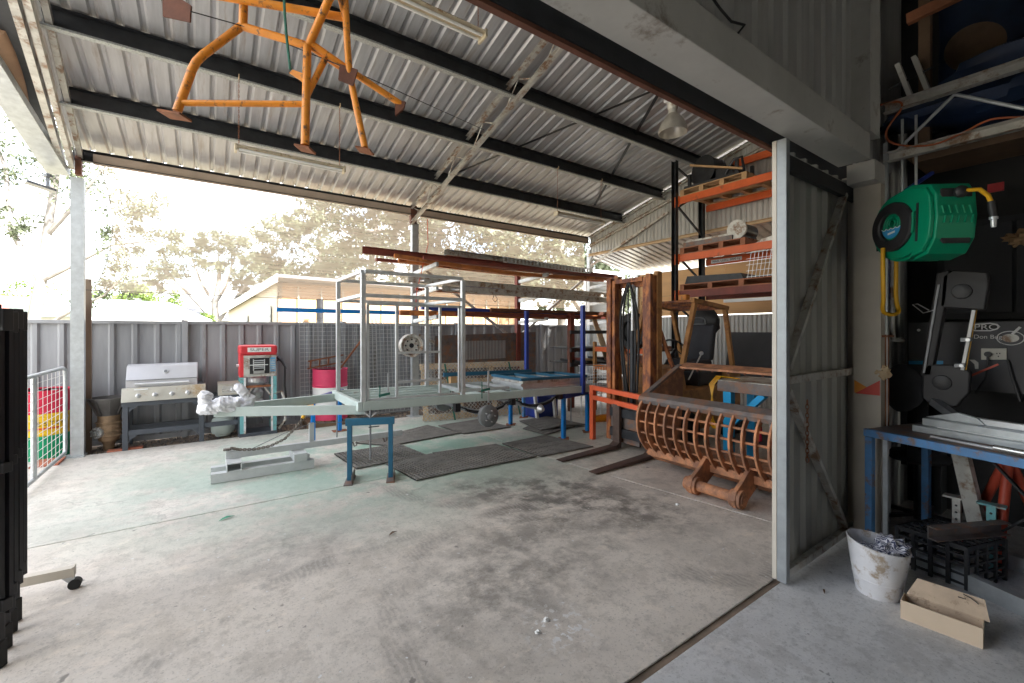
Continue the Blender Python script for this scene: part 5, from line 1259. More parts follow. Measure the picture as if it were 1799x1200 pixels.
stock('steel_channel', 'brown oxide angle beside the top orange channels', 'steel section', (2.4,7.55,Z1+.03), (7.9,7.55,Z1+.02), .08, .05, 'oxide')
stock('aluminium_plank', 'grey channel lying on top of the dark red oxide channel', 'steel section', (GY(781,450,7.2).x,7.22,Z1+.22), (GY(1030,470,7.2).x,7.22,Z1+.16), .12, .10, 'galv_old', prof='chan')
ctx = thing('cable_tray', 'perforated galvanised cable tray on the top arms', 'cable tray', (5.6,7.05,Z1+.2), 'long stock on the cantilever arms')
xa_, xb_ = GY(884,460,7.05).x, GY(1036,476,7.05).x
for zz in (.14,.235): ob('tray_rail', MB().bar((xa_,7.05,Z1+zz), (xb_,7.05,Z1+zz-.05), .012, .02), 'zinc', ctx)
r0 = None
for k in range(26):
    x = xa_ + (xb_-xa_)*k/25; zz = Z1+.1875-.05*k/25
    ob('tray_bar', MB().box((x,7.045,zz-.04), (x+.035,7.055,zz+.04)), 'zinc', ctx)
def ladder(label, x0, x1, y, z, w=.10, gap=.36):
    t = thing('ladder', label, 'ladder', ((x0+x1)/2,y,z), 'ladders on the middle arms')
    for k in (0,1): ob('stile', MB().chan((x0+.15*k,y-gap*k,z-.03*k), (x1+.15*k,y-gap*k,z-.06-.03*k), .03, w, .003), 'galv_old', t)
    n = int((x1-x0)/.29)
    for i in range(n): x = x0+.2+.29*i; ob('rung', MB().cyl((x,y,z-.01), (x+.02,y-gap,z-.04), .016, 8), 'zinc', t)
    return t
l1 = ladder('long aluminium ladder lying on edge on the middle arms, with a black name label', 2.95, 7.9, 7.45, 2.57)
ladder('second aluminium ladder lying below and in front of the labelled one', 3.4, 7.6, 7.0, 2.40)
lx_ = GY(848,496,7.42).x; ob('label_plate', MB().box((lx_-.42,7.405,2.50), (lx_+.42,7.412,2.565)), 'royal_blue', l1)
text('lettering', 'BAILEY', .055, 'print_white', l1, (lx_,7.402,2.533), (1,0,0), (0,0,1), .0008, .45)
ob('pull_rope', MB().tube([(lx_+.05,7.06,2.36),(lx_+.0,7.05,2.26),(lx_+.05,7.05,2.20),(lx_+.11,7.05,2.26),(lx_+.06,7.06,2.36)], .006, 6), 'black_rubber', l1)
Z3 = 1.93
stock('blue_tube', 'long bright blue tube on the lowest arms, poking out left past the mesh', 'steel section', (GY(486,541,7.55).x,7.55,Z3+.045), (6.2,7.5,Z3+.03), .06, .065, 'sky_blue')
stock('oxide_beam', 'long orange oxide beam lying on the lowest arms', 'steel section', (GY(702,552,7.2).x,7.2,Z3+.03), (8.0,7.15,Z3+.03), .07, .09, 'oxide_orange')
stock('oxide_beam', 'second orange oxide beam beside the first on the lowest arms', 'steel section', (3.3,6.98,Z3+.02), (8.0,6.95,Z3+.02), .06, .06, 'oxide_orange', .03)
stock('blue_beam', 'dark blue beam lying on top of the orange beams on the lowest arms', 'steel section', (GY(740,548,7.1).x,7.1,Z3+.115), (6.9,7.08,Z3+.10), .09, .06, 'royal_blue')
stock('dark_beam', 'dark steel beam at the back of the lowest arms', 'steel section', (3.4,7.38,Z3+.05), (8.0,7.36,Z3+.05), .09, .12, 'dark_steel')
for k, (z, y, x0_, x1_, m, h_, lab) in enumerate(((Z1+.03,6.90,3.0,7.9,'oxide',.05,'thin red oxide flat at the front of the top arms'),(Z1+.09,7.48,3.1,7.7,'rust',.06,'rusty tube behind the channels on the top arms'),
        (Z1+.11,7.30,3.4,7.95,'oxide_orange',.06,'orange oxide tube lying in the middle of the top arms'),(Z3+.10,7.25,4.0,8.0,'rust',.06,'rusty tube lying over the orange beams on the lowest arms'),
        (Z3+.02,6.88,3.6,7.8,'oxide',.05,'thin red oxide flat at the front of the lowest arms'),(Z3+.115,6.98,4.4,8.0,'rust_dark',.07,'dark rusty channel at the front of the lowest arms'),(2.42,7.62,3.3,7.9,'rust',.06,'rusty tube behind the ladders on the middle arms'),(2.43,7.72,3.2,7.6,'oxide',.05,'red oxide tube at the back of the middle arms'))):
    stock('steel_length', lab, 'steel section', (x0_,y,z), (x1_,y-.02,z), .06, h_, m)
# dark shelves near the corner
ds = thing('stock_shelves', 'dark steel shelves with offcuts beside the corner post', 'shelves', (6.7,6.9,0))
for z in (.95,1.25,1.62): ob('shelf_beam', MB().bar((6.05,6.55,z), (7.9,6.5,z), .06, .07), 'dark_steel', ds)
for z in (.55,.95,1.25): ob('shelf', MB().box((6.05,6.56,z+.036), (7.9,7.2,z+.05)), 'dark_steel', ds)
for x in (6.08,7.88): ob('shelf_post', MB().bar((x,6.6,0), (x,6.6,1.66), .06, .06), 'rust_dark', ds)
for k in range(5): one('offcut', MB().bar((6.15+.3*k,6.6,1.02+.02*(k % 2)), (6.35+.28*k,7.15,1.02+.02*(k % 2)), .07, .05), ('dark_steel','oxide','timber')[k % 3], ('black offcut at the left end of the stock shelves','red offcut on the stock shelves','timber offcut in the middle of the stock shelves','black offcut on the right of the stock shelves','red offcut at the corner post end of the stock shelves')[k], 'offcut')
tk = thing('shopping_trolley', 'chrome wire trolley basket behind the rear blue stand', 'trolley', (6.15,5.9,0))
for z in (.98,.72,.84): ob('rim_wire', MB().tube([(5.85,5.7,z),(6.45,5.7,z),(6.45,6.1,z),(5.85,6.1,z)], .007, 6, closed=True), 'light_metal', tk)
for k in range(9): ob('basket_wire', MB().cyl((5.87+.07*k,5.7,.62), (5.87+.07*k,5.7,.98), .004, 5), 'light_metal', tk)
for k in range(6): ob('basket_wire', MB().cyl((5.85,5.72+.07*k,.62), (5.85,5.72+.07*k,.98), .004, 5), 'light_metal', tk)
ob('basket_floor', MB().box((5.86,5.71,.60), (6.44,6.09,.612)), 'grey_metal', tk)
for (x, y) in ((5.88,5.74),(6.42,5.74),(5.88,6.06),(6.42,6.06)): ob('leg', MB().cyl((x,y,0), (x,y,.62), .012, 8), 'light_metal', tk)
one('blue_crate', MB().box((5.05,6.35,.0), (5.55,6.75,.42)), 'royal_blue', 'blue plastic tub on the floor behind the rear blue stand', 'tub', bev=.02)
for k, x in enumerate((4.98,5.42)): one('white_prop', MB().bar((x,6.28,0), (x-.06,6.30,.62), .05, .05), 'white_paint', ('white post left of the blue tub','white post right of the blue tub')[k], 'post')
lp = thing('leaning_planks', 'pale timber plank leaning on the corner by the stock shelves', 'plank', (7.55,7.2,0))
ob('plank', MB().bar((7.35,6.35,0), (7.5,7.3,1.95), .12, .03), 'timber_pale', lp); ob('plank', MB().bar((7.55,6.4,0), (7.65,7.3,1.7), .10, .03), 'timber', lp)

# ================================================================== forklift
fk = thing('forklift', 'old rusty orange forklift with tall mast and overhead guard', 'forklift', (5.8,4.0,0))
for y in (4.12,3.55):
    fo = ob('fork', MB().extr([(3.62,y-.06,.012),(3.62,y-.06,.022),(4.60,y-.06,.062),(4.66,y-.06,.10),(4.66,y-.06,.62),(4.71,y-.06,.62),(4.71,y-.06,.02),(4.5,y-.06,.012)], (0,.12,0)), 'fork_steel', fk, bev=.003)
for z in (.50,.22): ob('carriage_bar', MB().box((4.712,3.42,z-.06), (4.765,4.28,z+.06)), 'dark_steel', fk, bev=.003)
ob('carriage_plate', MB().box((4.765,3.80,.08), (4.80,4.30,.62)), 'worn_steel', fk)
for (ya, yb) in ((3.68,3.76),(4.38,4.46)):
    ob('mast_channel', MB().chan((4.84,ya,.06), (4.84,ya,2.42), .08, .13, .014, up=(1,0,0)) if False else MB().box((4.84,ya,.06), (4.90,yb,2.42)), 'mast_rust', fk, bev=.004)
    ob('mast_flange', MB().box((4.902,ya+.015,.06), (4.99,yb-.015,2.40)), 'mast_rust', fk)
    ob('mast_side', MB().box((4.992,ya-.005,.10), (5.09,yb-.02,2.46)), 'yellow_ochre', fk, bev=.004)
    yi = yb+.012 if ya < 4 else ya-.062
    ob('inner_mast', MB().box((4.86,yi,.10), (4.95,yi+.05,2.38)), 'mast_rust', fk, bev=.003)
for z in (2.32,1.25,.30): ob('mast_tie', MB().box((4.99,3.77,z-.05), (5.03,4.37,z+.05)), 'mast_rust', fk)
ob('top_tie', MB().box((4.86,3.83,2.33), (4.90,4.31,2.39)), 'mast_rust', fk)
ob('lift_ram', MB().cyl((4.93,4.05,.15), (4.93,4.05,1.65), .04, 14), 'dark_steel', fk, smooth=True); ob('ram_rod', MB().cyl((4.93,4.05,1.65), (4.93,4.05,2.3), .022, 12), 'light_metal', fk, smooth=True)
for s in (-1,1): ob('lift_chain', MB().bar((4.91,4.05+s*.06,.5), (4.91,4.05+s*.06,2.28), .018, .012, up=(1,0,0)), 'black_metal', fk)
for (pl, r_) in (([(1104,496),(1093,530),(1090,590),(1098,692)],.016),([(1106,496),(1097,530),(1094,600),(1102,692)],.016),([(1104,494),(1116,530),(1122,590),(1119,690)],.016),([(1107,500),(1113,540),(1117,600),(1114,690)],.012)):
    P = [GX(u,v,4.88) for u,v in pl]; Q = []
    for i in range(13):
        t = i/12*3; k = min(int(t),2); f = t-k; a = P[max(k-1,0)]; b = P[k]; c = P[k+1]; d = P[min(k+2,3)]
        Q.append(.5*((2*b)+(c-a)*f+(2*a-5*b+4*c-d)*f*f+(3*b-a-3*c+d)*f**3))
    ob('hydraulic_hose', MB().tube(Q, r_, 8), 'black_rubber', fk, smooth=True)
ob('chassis', MB().box((5.16,3.58,.22), (6.95,4.48,.82)), 'yellow_ochre', fk, bev=.02)
ob('front_cowl', MB().extr([(5.16,3.60,.82),(5.55,3.60,.82),(5.45,3.60,1.16),(5.22,3.60,1.12)], (0,.86,0)), 'yellow_ochre', fk, bev=.01)
ob('engine_cover', MB().box((5.95,3.66,.821), (6.6,4.40,1.05)), 'black_plastic', fk, bev=.03)
ob('counterweight', MB().extr([(6.6,3.56,.25),(7.0-.04,3.56,.3),(7.0-.04,3.56,.98),(6.62,3.56,1.06)], (0,.94,0)), 'yellow_ochre', fk, bev=.03)
for (x, r_) in ((5.40,.27),(6.62,.22)):
    for y in (3.48,4.44):
        w = ob('wheel', MB().lathe([(r_*.55,-.02),(r_*.93,-.02),(r_,.02),(r_,.13),(r_*.93,.17),(r_*.55,.17)], (x,y,r_), (0,1,0), n=28), 'black_rubber', fk, smooth=True)
        ob('rim', MB().lathe([(r_*.55,.0),(r_*.45,.03),(r_*.2,.03),(r_*.18,-.01)], (x,y,r_), (0,1,0), n=20), 'yellow_ochre', w, smooth=True)
    if x < 5.5: pass
gp = [((5.36,3.56,1.10),(5.68,3.56,2.06)), ((6.71,3.56,1.05),(6.48,3.56,1.98)), ((5.36,4.42,1.10),(5.68,4.42,2.06)), ((6.71,4.42,1.05),(6.40,4.42,1.98))]
for a, b in gp: ob('guard_post', MB().bar(a, b, .06, .06, up=(0,1,0)), 'yellow_ochre', fk, bev=.004)
for y in (3.56,4.42): ob('guard_rail', MB().bar((5.62,y,2.085), (6.55,y,1.995), .06, .06), 'yellow_ochre', fk, bev=.004)
for k in range(6): x = 5.66+.175*k; ob('guard_slat', MB().bar((x,3.592,2.082-.0968*(x-5.62)), (x,4.388,2.082-.0968*(x-5.62)), .05, .03), 'mast_rust', fk)
ob('guard_brace', MB().bar((5.30,3.60,1.0), (5.05,3.72,1.75), .03, .05, up=(0,1,0)), 'mast_rust', fk); ob('guard_brace', MB().bar((5.36,4.40,1.1), (5.05,4.42,1.55), .03, .05, up=(0,1,0)), 'mast_rust', fk)
for k in range(2): ob('work_lamp', MB().box((5.70+.22*k,4.20-.35*k,2.11), (5.80+.22*k,4.34-.35*k,2.20)), 'orange_tube', fk, bev=.01)
ob('seat_base', MB().box((5.98,3.72,1.051), (6.42,4.28,1.20)), 'seat_grey', fk, bev=.04)
ob('seat_back', MB().extr([(6.36,3.74,1.18),(6.50,3.74,1.18),(6.60,3.74,1.74),(6.50,3.74,1.76)], (0,.50,0)), 'seat_grey', fk, bev=.04)
ob('steering_column', MB().cyl((5.50,3.95,1.1), (5.78,3.95,1.36), .025, 10), 'black_metal', fk)
ax = V((.75,0,.66)); u = V((0,1,0)); w = ax.cross(u).normalized(); sc0 = V((5.79,3.95,1.37))
sw = ob('steering_wheel', MB().tube([sc0+(u*math.cos(a)+w*math.sin(a))*.19 for a in [k*math.pi/12 for k in range(24)]], .014, 8, closed=True), 'black_plastic', fk, smooth=True)
for k in range(3): a = k*2.094; ob('spoke', MB().bar(sc0, sc0+(u*math.cos(a)+w*math.sin(a))*.185, .03, .012), 'black_plastic', sw)
ob('gear_lever', MB().cyl((5.62,3.62,.95), (5.90,3.60,1.30), .010, 8), 'light_metal', fk); ob('lever_knob', MB().blob((5.91,3.60,1.32), (.03,.03,.03), 0), 'light_metal', fk, smooth=True)
dp = thing('dash_pod', 'black car dashboard pod with grey bezel perched behind the forklift seat', 'car part', (6.80,4.02,1.06))
pc = GX(1236,568,6.80)
ob('shell', MB().blob(pc+V((.0,.0,.02)), (.12,.27,.25), .10, 2.5, 24, 16, 3), 'black_plastic', dp, smooth=True)
ob('bezel', MB().tube([pc+V((-.13,.02+.13*math.copysign(abs(math.cos(a))**.6,math.cos(a)),.09*math.copysign(abs(math.sin(a))**.6,math.sin(a)))) for a in [k*math.pi/10 for k in range(20)]], .012, 8, closed=True), 'grey_metal', dp, smooth=True)
ob('radio', MB().box((pc.x-.135,pc.y-.08,pc.z-.06), (pc.x-.10,pc.y+.12,pc.z-.01)), 'grey_metal', dp); ob('vent', MB().box((pc.x-.135,pc.y-.08,pc.z+.01), (pc.x-.10,pc.y+.12,pc.z+.06)), 'dark_steel', dp)
ob('stem', MB().bar((pc.x,pc.y,1.06), (pc.x,pc.y,pc.z-.15), .2, .12), 'black_plastic', dp, bev=.03)

# salmon orange portal before the mast
po = thing('orange_portal', 'freshly painted orange steel trestle across the forklift tines', 'trestle', (4.58,4.0,0))
for y in (4.70,3.38): ob('leg' if y > 4 else 'end_upright', MB().bar((4.80 if y > 4 else 4.56,y,0 if y > 4 else .58), (4.80 if y > 4 else 4.56,y,.82), .07, .07), 'salmon', po, bev=.004)
for z in (.785,.64): ob('rail', MB().bar((4.798,4.664,z), (4.562,3.416,z), .06, .065), 'salmon', po, bev=.004)

# ================================================================== skeleton bucket
YB0, YB1 = 3.30, 1.58
bk = thing('skeleton_bucket', 'big rusty skeleton sieve bucket with curved ribs', 'excavator bucket', (4.5,2.4,0))
prof = [(4.20,.84),(4.125,.74),(4.095,.62),(4.11,.48),(4.19,.34),(4.31,.24),(4.45,.19)]
ob('side_plate', MB().extr([(4.205,YB0,.85)]+[(x+.012,YB0,z) for x, z in prof[1:]]+[(4.95,YB0,.22),(5.02,YB0,1.16),(4.93,YB0,1.19)], (0,.03,0)), 'bucket_rust', bk)
ob('side_plate', MB().extr([(4.205,YB1,.85)]+[(x+.012,YB1,z) for x, z in prof[1:]]+[(4.95,YB1,.22),(5.02,YB1,1.16),(4.93,YB1,1.19)], (0,-.03,0)), 'bucket_rust', bk)
ob('side_lip', MB().bar((4.20,YB0+.015,.86), (4.95,YB0+.015,1.205), .06, .03), 'worn_steel', bk)
ob('front_lip', MB().extr([(4.165,YB0+.03,.80),(4.15,YB0+.03,.845),(4.17,YB0+.03,.88),(4.27,YB0+.03,.925),(4.30,YB0+.03,.90),(4.20,YB0+.03,.83)], (0,YB1-YB0-.06,0)), 'worn_steel', bk, bev=.004)
ob('top_plate', MB().extr([(4.90,YB0+.03,1.17),(4.90,YB0+.03,1.195),(5.12,YB0+.03,1.235),(5.12,YB0+.03,1.21)], (0,YB1-YB0-.06,0)), 'bucket_rust', bk, bev=.003)
for k in range(9): ob('edge_bolt', MB().cyl((4.905,YB0-.08-.19*k,1.165), (4.885,YB0-.08-.19*k,1.163), .012, 6), 'rust_dark', bk)
rb0 = None; nr = 15
for k in range(nr):
    y = YB0 - .02 - k*(YB0-YB1-.04)/(nr-1)
    mb = MB(); pp = [V((x,y,z)) for x, z in prof]; fine = []
    for i in range(len(pp)-1):
        for j in range(3):
            f = j/3; a = pp[max(i-1,0)]; b = pp[i]; c = pp[i+1]; d = pp[min(i+2,len(pp)-1)]
            fine.append(.5*((2*b)+(c-a)*f+(2*a-5*b+4*c-d)*f*f+(3*b-a-3*c+d)*f**3))
    fine.append(pp[-1])
    if rb0 is None:
        n = len(fine); T = []
        for i in range(n): d = (fine[min(i+1,n-1)]-fine[max(i-1,0)]).normalized(); T.append(V((-d.z,0,d.x)))
        vs = []
        for i in range(n):
            for (s, q) in ((-.011,-.03),(.011,-.03),(.011,.03),(-.011,.03)): vs.append(fine[i]+V((0,s,0))+T[i]*q)
        fs = [(0,3,2,1),(4*n-4,4*n-3,4*n-2,4*n-1)]
        for i in range(n-1):
            for a in range(4): b = (a+1) % 4; fs.append((4*i+a,4*i+b,4*i+4+b,4*i+4+a))
        mb.add(vs, fs); rb0 = ob('rib', mb, 'bucket_rust', bk, bev=.003); ry0 = y
    else: cp(rb0, (0, y-ry0, 0))
for (x, z) in ((4.135,.72),(4.115,.60),(4.135,.47),(4.21,.345)): ob('cross_rod', MB().cyl((x,YB0,z), (x,YB1,z), .013, 10), 'bucket_rust', bk, smooth=True)
ob('floor_plate', MB().extr([(4.30,YB0,.235),(4.26,YB0,.205),(4.45,YB0,.09),(4.95,YB0,.08),(4.95,YB0,.22),(4.45,YB0,.205)], (0,YB1-YB0,0)), 'bucket_rust', bk, bev=.004)
ob('heel_bar', MB().bar((4.29,YB0-.02,.225), (4.29,YB1,.225), .06, .08), 'bucket_rust', bk, bev=.006)
for y in (2.50,2.06):
    ob('lug', MB().extr([(4.22,y,.36),(4.30,y,.34),(4.38,y,.17),(4.10,y,.02),(4.02,y,.0),(3.94,y,.03),(3.91,y,.10),(3.95,y,.18),(4.06,y,.24)], (0,.04,0)), 'bucket_rust', bk, bev=.004)
    ob('boss', MB().cyl((4.01,y-.03,.10), (4.01,y+.07,.10), .085, 24), 'bucket_rust', bk, smooth=True)
ob('pin', MB().cyl((4.01,2.02,.10), (4.01,2.58,.10), .052, 20), 'bucket_rust', bk, smooth=True); ob('pin_end', MB().cyl((4.01,2.565,.10), (4.01,2.61,.10), .065, 18), 'bucket_rust', bk, smooth=True)

# bench behind the bucket
bn = thing('steel_bench', 'steel topped bench with bright cyan legs behind the rusty bucket', 'bench', (5.5,2.3,0))
ob('top', MB().box((5.22,1.62,.90), (5.95,2.97,1.03)), 'worn_steel', bn, bev=.004)
ob('top_edge', MB().box((5.212,1.62,1.031), (5.96,2.98,1.037)), 'galv_old', bn)
for y in (2.86,1.72): ob('leg', MB().bar((5.30,y,0), (5.30,y,.90), .10, .10), 'cyan_paint', bn, bev=.004); ob('leg', MB().bar((5.88,y,0), (5.88,y,.90), .10, .10), 'cyan_paint', bn, bev=.004)
ob('brace', MB().bar((5.30,2.80,.52), (5.30,2.44,.90), .07, .09, up=(1,0,0)), 'cyan_paint', bn, bev=.004)
ob('shelf', MB().box((5.25,1.70,.30), (5.92,2.90,.33)), 'dark_steel', bn)
hs = MB()
for k in range(4):
    o_ = V((.0,.02*k,0)); hs.tube([V((5.35,2.75,1.06))+o_, V((5.24,2.93,1.08))+o_, V((5.19,2.99+.01*k,.98))+o_*.5, V((5.17,3.02-.02*k,.75))+o_*.5, V((5.18,3.0+.015*k,.55))+o_*.5, V((5.22,2.96,.42))+o_], .008, 6)
one('air_hose_coil', hs, 'hose_yellow', 'coils of yellow air hose hanging off the end of the steel bench', 'hose', smooth=True)
one('spray_can', MB().lathe([(.03,0),(.033,.005),(.033,.17),(.02,.19),(.012,.20),(.012,.215)], (5.40,2.55,.33), n=18), 'drum_red', 'red spray can under the steel bench', 'spray can', smooth=True)
one('foam_bottle', MB().lathe([(.035,0),(.04,.01),(.04,.20),(.015,.25),(.015,.29)], (5.42,2.40,.33), n=18), 'light_metal', 'silver bottle under the steel bench', 'bottle', smooth=True)
one('black_board', MB().extr([(8.3,1.7,.5),(8.3,4.6,.5),(8.55,4.6,1.62),(8.55,1.7,1.62)], (.03,0,0)), 'dark_board', 'large black board leaning behind the forklift', 'board')
tyc = GX(1112,582,6.55); ax = V((-1,-.1,0))
ty = thing('tyre', 'black tyre standing on the low orange rack behind the mast', 'tyre', tuple(tyc-V((0,0,.33))))
ob('tread', MB().lathe([(.20,-.10),(.29,-.105),(.325,-.085),(.335,-.03),(.335,.03),(.325,.085),(.29,.105),(.20,.10),(.19,.0)], tyc, ax, n=40), 'black_rubber', ty, smooth=True)
for k in range(30):
    a = k*2*math.pi/30; u = ax.orthogonal().normalized(); w = ax.cross(u).normalized(); d = u*math.cos(a)+w*math.sin(a); tn = ax.normalized()
    ob('tread_block', MB().bar(tyc+d*.338-tn*.075, tyc+d*.338+tn*.075, .04, .012, up=tuple(d)), 'black_rubber', ty)
orr = thing('low_orange_rack', 'low shelving with orange beams behind the forklift mast', 'shelving', (6.9,5.6,0))
for (x, y) in ((6.62,4.85),(6.62,6.42),(7.2,4.85),(7.2,6.42)): ob('upright', MB().bar((x,y,0), (x,y,1.42), .06, .06), 'yellow_ochre' if x < 7 else 'dark_steel', orr)
for z in (1.27,.90,.45): 
    ob('beam', MB().box((6.59,4.88,z-.05), (6.64,6.39,z+.05)), 'rack_orange' if z > 1 else 'oxide_orange', orr, bev=.003); ob('shelf', MB().box((6.65,4.88,z+.0), (7.2,6.39,z+.02)), 'timber_dark', orr)
for k, (y, m, lb, ct_) in enumerate(((5.05,'purple','purple battery on the low orange rack','battery'),(5.35,'black_plastic','black battery beside the purple one on the low orange rack','battery'),(5.62,'timber','small timber box on the low orange rack','box'))):
    one('battery' if k < 2 else 'wooden_box', MB().box((6.68,y,.921), (6.92,y+.24,1.10)), m, lb, ct_, bev=.01)
one('yellow_jack', MB().tube([(5.35,5.2,.16),(5.7,5.1,.16),(5.9,5.05,.16)], [.06,.07,.06], 12), 'orange_tube', 'orange hydraulic jack lying on the floor beside the rear stand', 'jack', smooth=True)

# ================================================================== pallet racking
pr_ = thing('pallet_rack', 'tall pallet racking with dark uprights and orange beams', 'pallet rack', (7.4,3.3,0))
for x in (7.0,7.86):
    for y in (4.73,1.95):
        up1 = ob('upright', MB().chan((x-.04,y,0), (x-.04,y,4.72), .08, .09, .004, up=(0,1,0)), 'dark_steel', pr_)
        for k in range(28):
            if x == 7.0 and y > 4: ob('slot', MB().box((x-.0435,y+.0-.012,1.6+.11*k), (x-.041,y+.012,1.64+.11*k)), 'light_metal', up1)
for y in (4.73,1.95):
    for k in range(5): z = .3+.9*k; ob('lattice', MB().bar((7.02,y,z), (7.84,y,z+.45), .03, .03), 'dark_steel', pr_); ob('lattice', MB().bar((7.84,y,z+.45), (7.02,y,z+.9 if k < 4 else z+.7), .03, .03), 'dark_steel', pr_)
BZ = (3.995,2.955,2.30)
for z in BZ:
    for x in (6.985,7.875): ob('beam', MB().box((x-.025,1.99,z-.06), (x+.025,4.69,z+.06)), 'rack_orange' if z > 2.5 else 'oxide', pr_, bev=.004)
    for x in (6.985,): ob('beam_end', MB().box((x-.035,4.66,z-.11), (x-.027,4.76,z+.08)), 'rack_orange', pr_)
ob('beam', MB().box((7.85,1.99,4.63), (7.90,4.2,4.75)), 'rack_orange', pr_)
lbp = ob('load_label', MB().box((7.846,4.0,2.925), (7.849,4.58,2.99)), 'print_white', pr_)
text('lettering', 'MAX. U.D.L. 2000 kg', .05, 'print_black', lbp, (7.8445,4.29,2.957), (0,-1,0), (0,0,1), .0005, .52)
def pallet(label, y0, y1, z, m, x0=6.97, x1=7.92, d=.12):
    t = thing('pallet', label, 'pallet', ((x0+x1)/2,(y0+y1)/2,z), 'pallets on the racking')
    for k in range(4): y = y0+.04+(y1-y0-.08)*k/3; ob('stringer', MB().box((x0,y-.04,z+.018), (x1,y+.04,z+d-.018)), m, t, bev=.002)
    for k in range(7): x = x0+.0+(x1-x0-.10)*k/6; ob('deck_board', MB().box((x,y0,z+d-.017), (x+.10,y1,z+d)), m, t)
    for k in range(3): x = x0+(x1-x0-.10)*k/2; ob('bottom_board', MB().box((x,y0,z), (x+.10,y1,z+.017)), m, t)
pallet('timber pallet on the top level of the racking, under the black compressor', 3.48, 4.66, BZ[0]+.061, 'timber')
pallet('timber pallet end on the top level nearest the sliding door', 2.0, 3.02, BZ[0]+.061, 'timber')
pallet('reddish timber pallet on the middle level of the racking', 3.5, 4.66, BZ[1]+.061, 'timber_red')
pallet('red brown timber pallet on the lowest level of the racking', 3.0, 4.66, BZ[2]+.061, 'timber_red')
pallet('red brown pallet on the lowest level beside the white sheet', 2.0, 2.95, BZ[2]+.061, 'timber_red')
cz = BZ[0]+.061+.12
cmp_ = thing('hose_reel_machine', 'black machine with round drum on the top pallet of the racking', 'machine', (7.35,4.2,cz))
ob('drum', MB().cyl((7.2,4.35,cz+.32), (7.5,4.30,cz+.32), .24, 28), 'black_metal', cmp_, smooth=True); ob('drum_rim', MB().cyl((7.19,4.352,cz+.32), (7.205,4.349,cz+.32), .26, 28), 'dark_steel', cmp_, smooth=True)
ob('skid', MB().box((7.0,3.62,cz), (7.8,4.6,cz+.05)), 'dark_steel', cmp_)
for (x, y) in ((7.1,4.55),(7.1,3.7),(7.6,4.55),(7.6,3.7)): ob('leg', MB().bar((x,y,cz+.05), (x,y,cz+.28), .05, .05), 'dark_steel', cmp_)
ob('rail', MB().bar((7.05,4.5,cz+.42), (7.1,3.6,cz+.10), .06, .03), 'timber', cmp_)
ob('handle', MB().tube([(7.1,3.9,cz+.10),(7.1,3.75,cz+.30),(7.1,3.62,cz+.30),(7.1,3.58,cz+.05)], .022, 8), 'black_metal', cmp_, smooth=True)
ob('body', MB().box((7.15,3.8,cz+.05), (7.6,4.1,cz+.25)), 'dark_steel', cmp_, bev=.02)
mz_ = BZ[1]+.061+.12
for k in range(4): one('channel_length', MB().bar((7.05+.09*k,4.62,mz_+.05+.05*(k % 2)), (7.08+.09*k,3.75,mz_+.05+.05*(k % 2)), .08, .08), ('worn_steel','galv_old')[k % 2], ('brown steel channel at the front of the middle rack level','grey steel channel second on the middle rack level','brown steel channel third on the middle rack level','grey steel channel at the back of the middle rack level')[k], 'steel section')
mo = thing('gear_motor', 'grey motor unit on the middle level of the racking', 'motor', (7.2,3.7,mz_))
ob('flange', MB().cyl((7.08,3.70,mz_+.17), (7.12,3.70,mz_+.17), .16, 20), 'galv_old', mo, smooth=True); ob('housing', MB().cyl((7.12,3.70,mz_+.17), (7.5,3.68,mz_+.15), .13, 20), 'black_metal', mo, smooth=True); ob('foot', MB().box((7.1,3.58,mz_), (7.5,3.82,mz_+.06)), 'dark_steel', mo)
one('steel_chute', MB().extr([(7.05,2.1,BZ[1]+.062),(7.05,3.4,BZ[1]+.062),(7.05,3.3,BZ[1]+.12),(7.05,2.1,BZ[1]+.30)], (.7,0,0)), 'galv_old', 'long grey steel chute on the middle level near the sliding door', 'chute')
lz = BZ[2]+.061+.12
one('dark_plate', MB().extr([(7.02,3.55,lz),(7.02,4.6,lz),(7.02,4.55,lz+.14),(7.02,3.6,lz+.10)], (.5,0,0)), 'dark_steel', 'dark steel plate on the lowest rack level', 'steel plate')
wbk = thing('wire_basket', 'wire basket on the lowest rack level beside the white sheet', 'basket', (7.2,3.35,lz))
for k in range(7): ob('wire', MB().cyl((7.0,3.12+.06*k,lz), (7.0,3.05+.06*k,lz+.5), .004, 5), 'light_metal', wbk)
for k in range(6): ob('wire', MB().cyl((7.0,3.05,lz+.02+.095*k), (7.0,3.50,lz+.02+.095*k), .004, 5), 'light_metal', wbk)
ob('frame', MB().box((7.01,3.08,lz), (7.3,3.5,lz+.02)), 'dark_steel', wbk)
one('white_sheet', MB().box((7.0,2.05,lz+.0), (7.03,3.04,lz+.42)), 'white_dirty', 'white metal sheet standing on the lowest rack level by the sliding door', 'metal sheet')
one('under_shelf_light', MB().box((7.05,2.1,2.12), (7.12,3.9,2.17)), 'white_paint', 'white batten under the lowest rack beams', 'batten')
one('weathered_box', MB().box((6.75,4.86,1.30), (7.15,5.2,1.36)), 'timber_red', 'reddish board resting on the low orange rack by the tyre', 'board')
# ================================================================== right side, inside the shed
# hose reel on the jamb
hr = thing('hose_reel', 'green retractable air hose reel on the shed door jamb', 'hose reel', tuple(GT(1622,395,2.95)))
rc_ = GT(1622,395,2.95); hr.scale = (1.13,1.13,1.13); fn_ = V((-.62,-.78,0)).normalized(); sn_ = V((-.78,.62,0)).normalized(); upz = V((0,0,1))
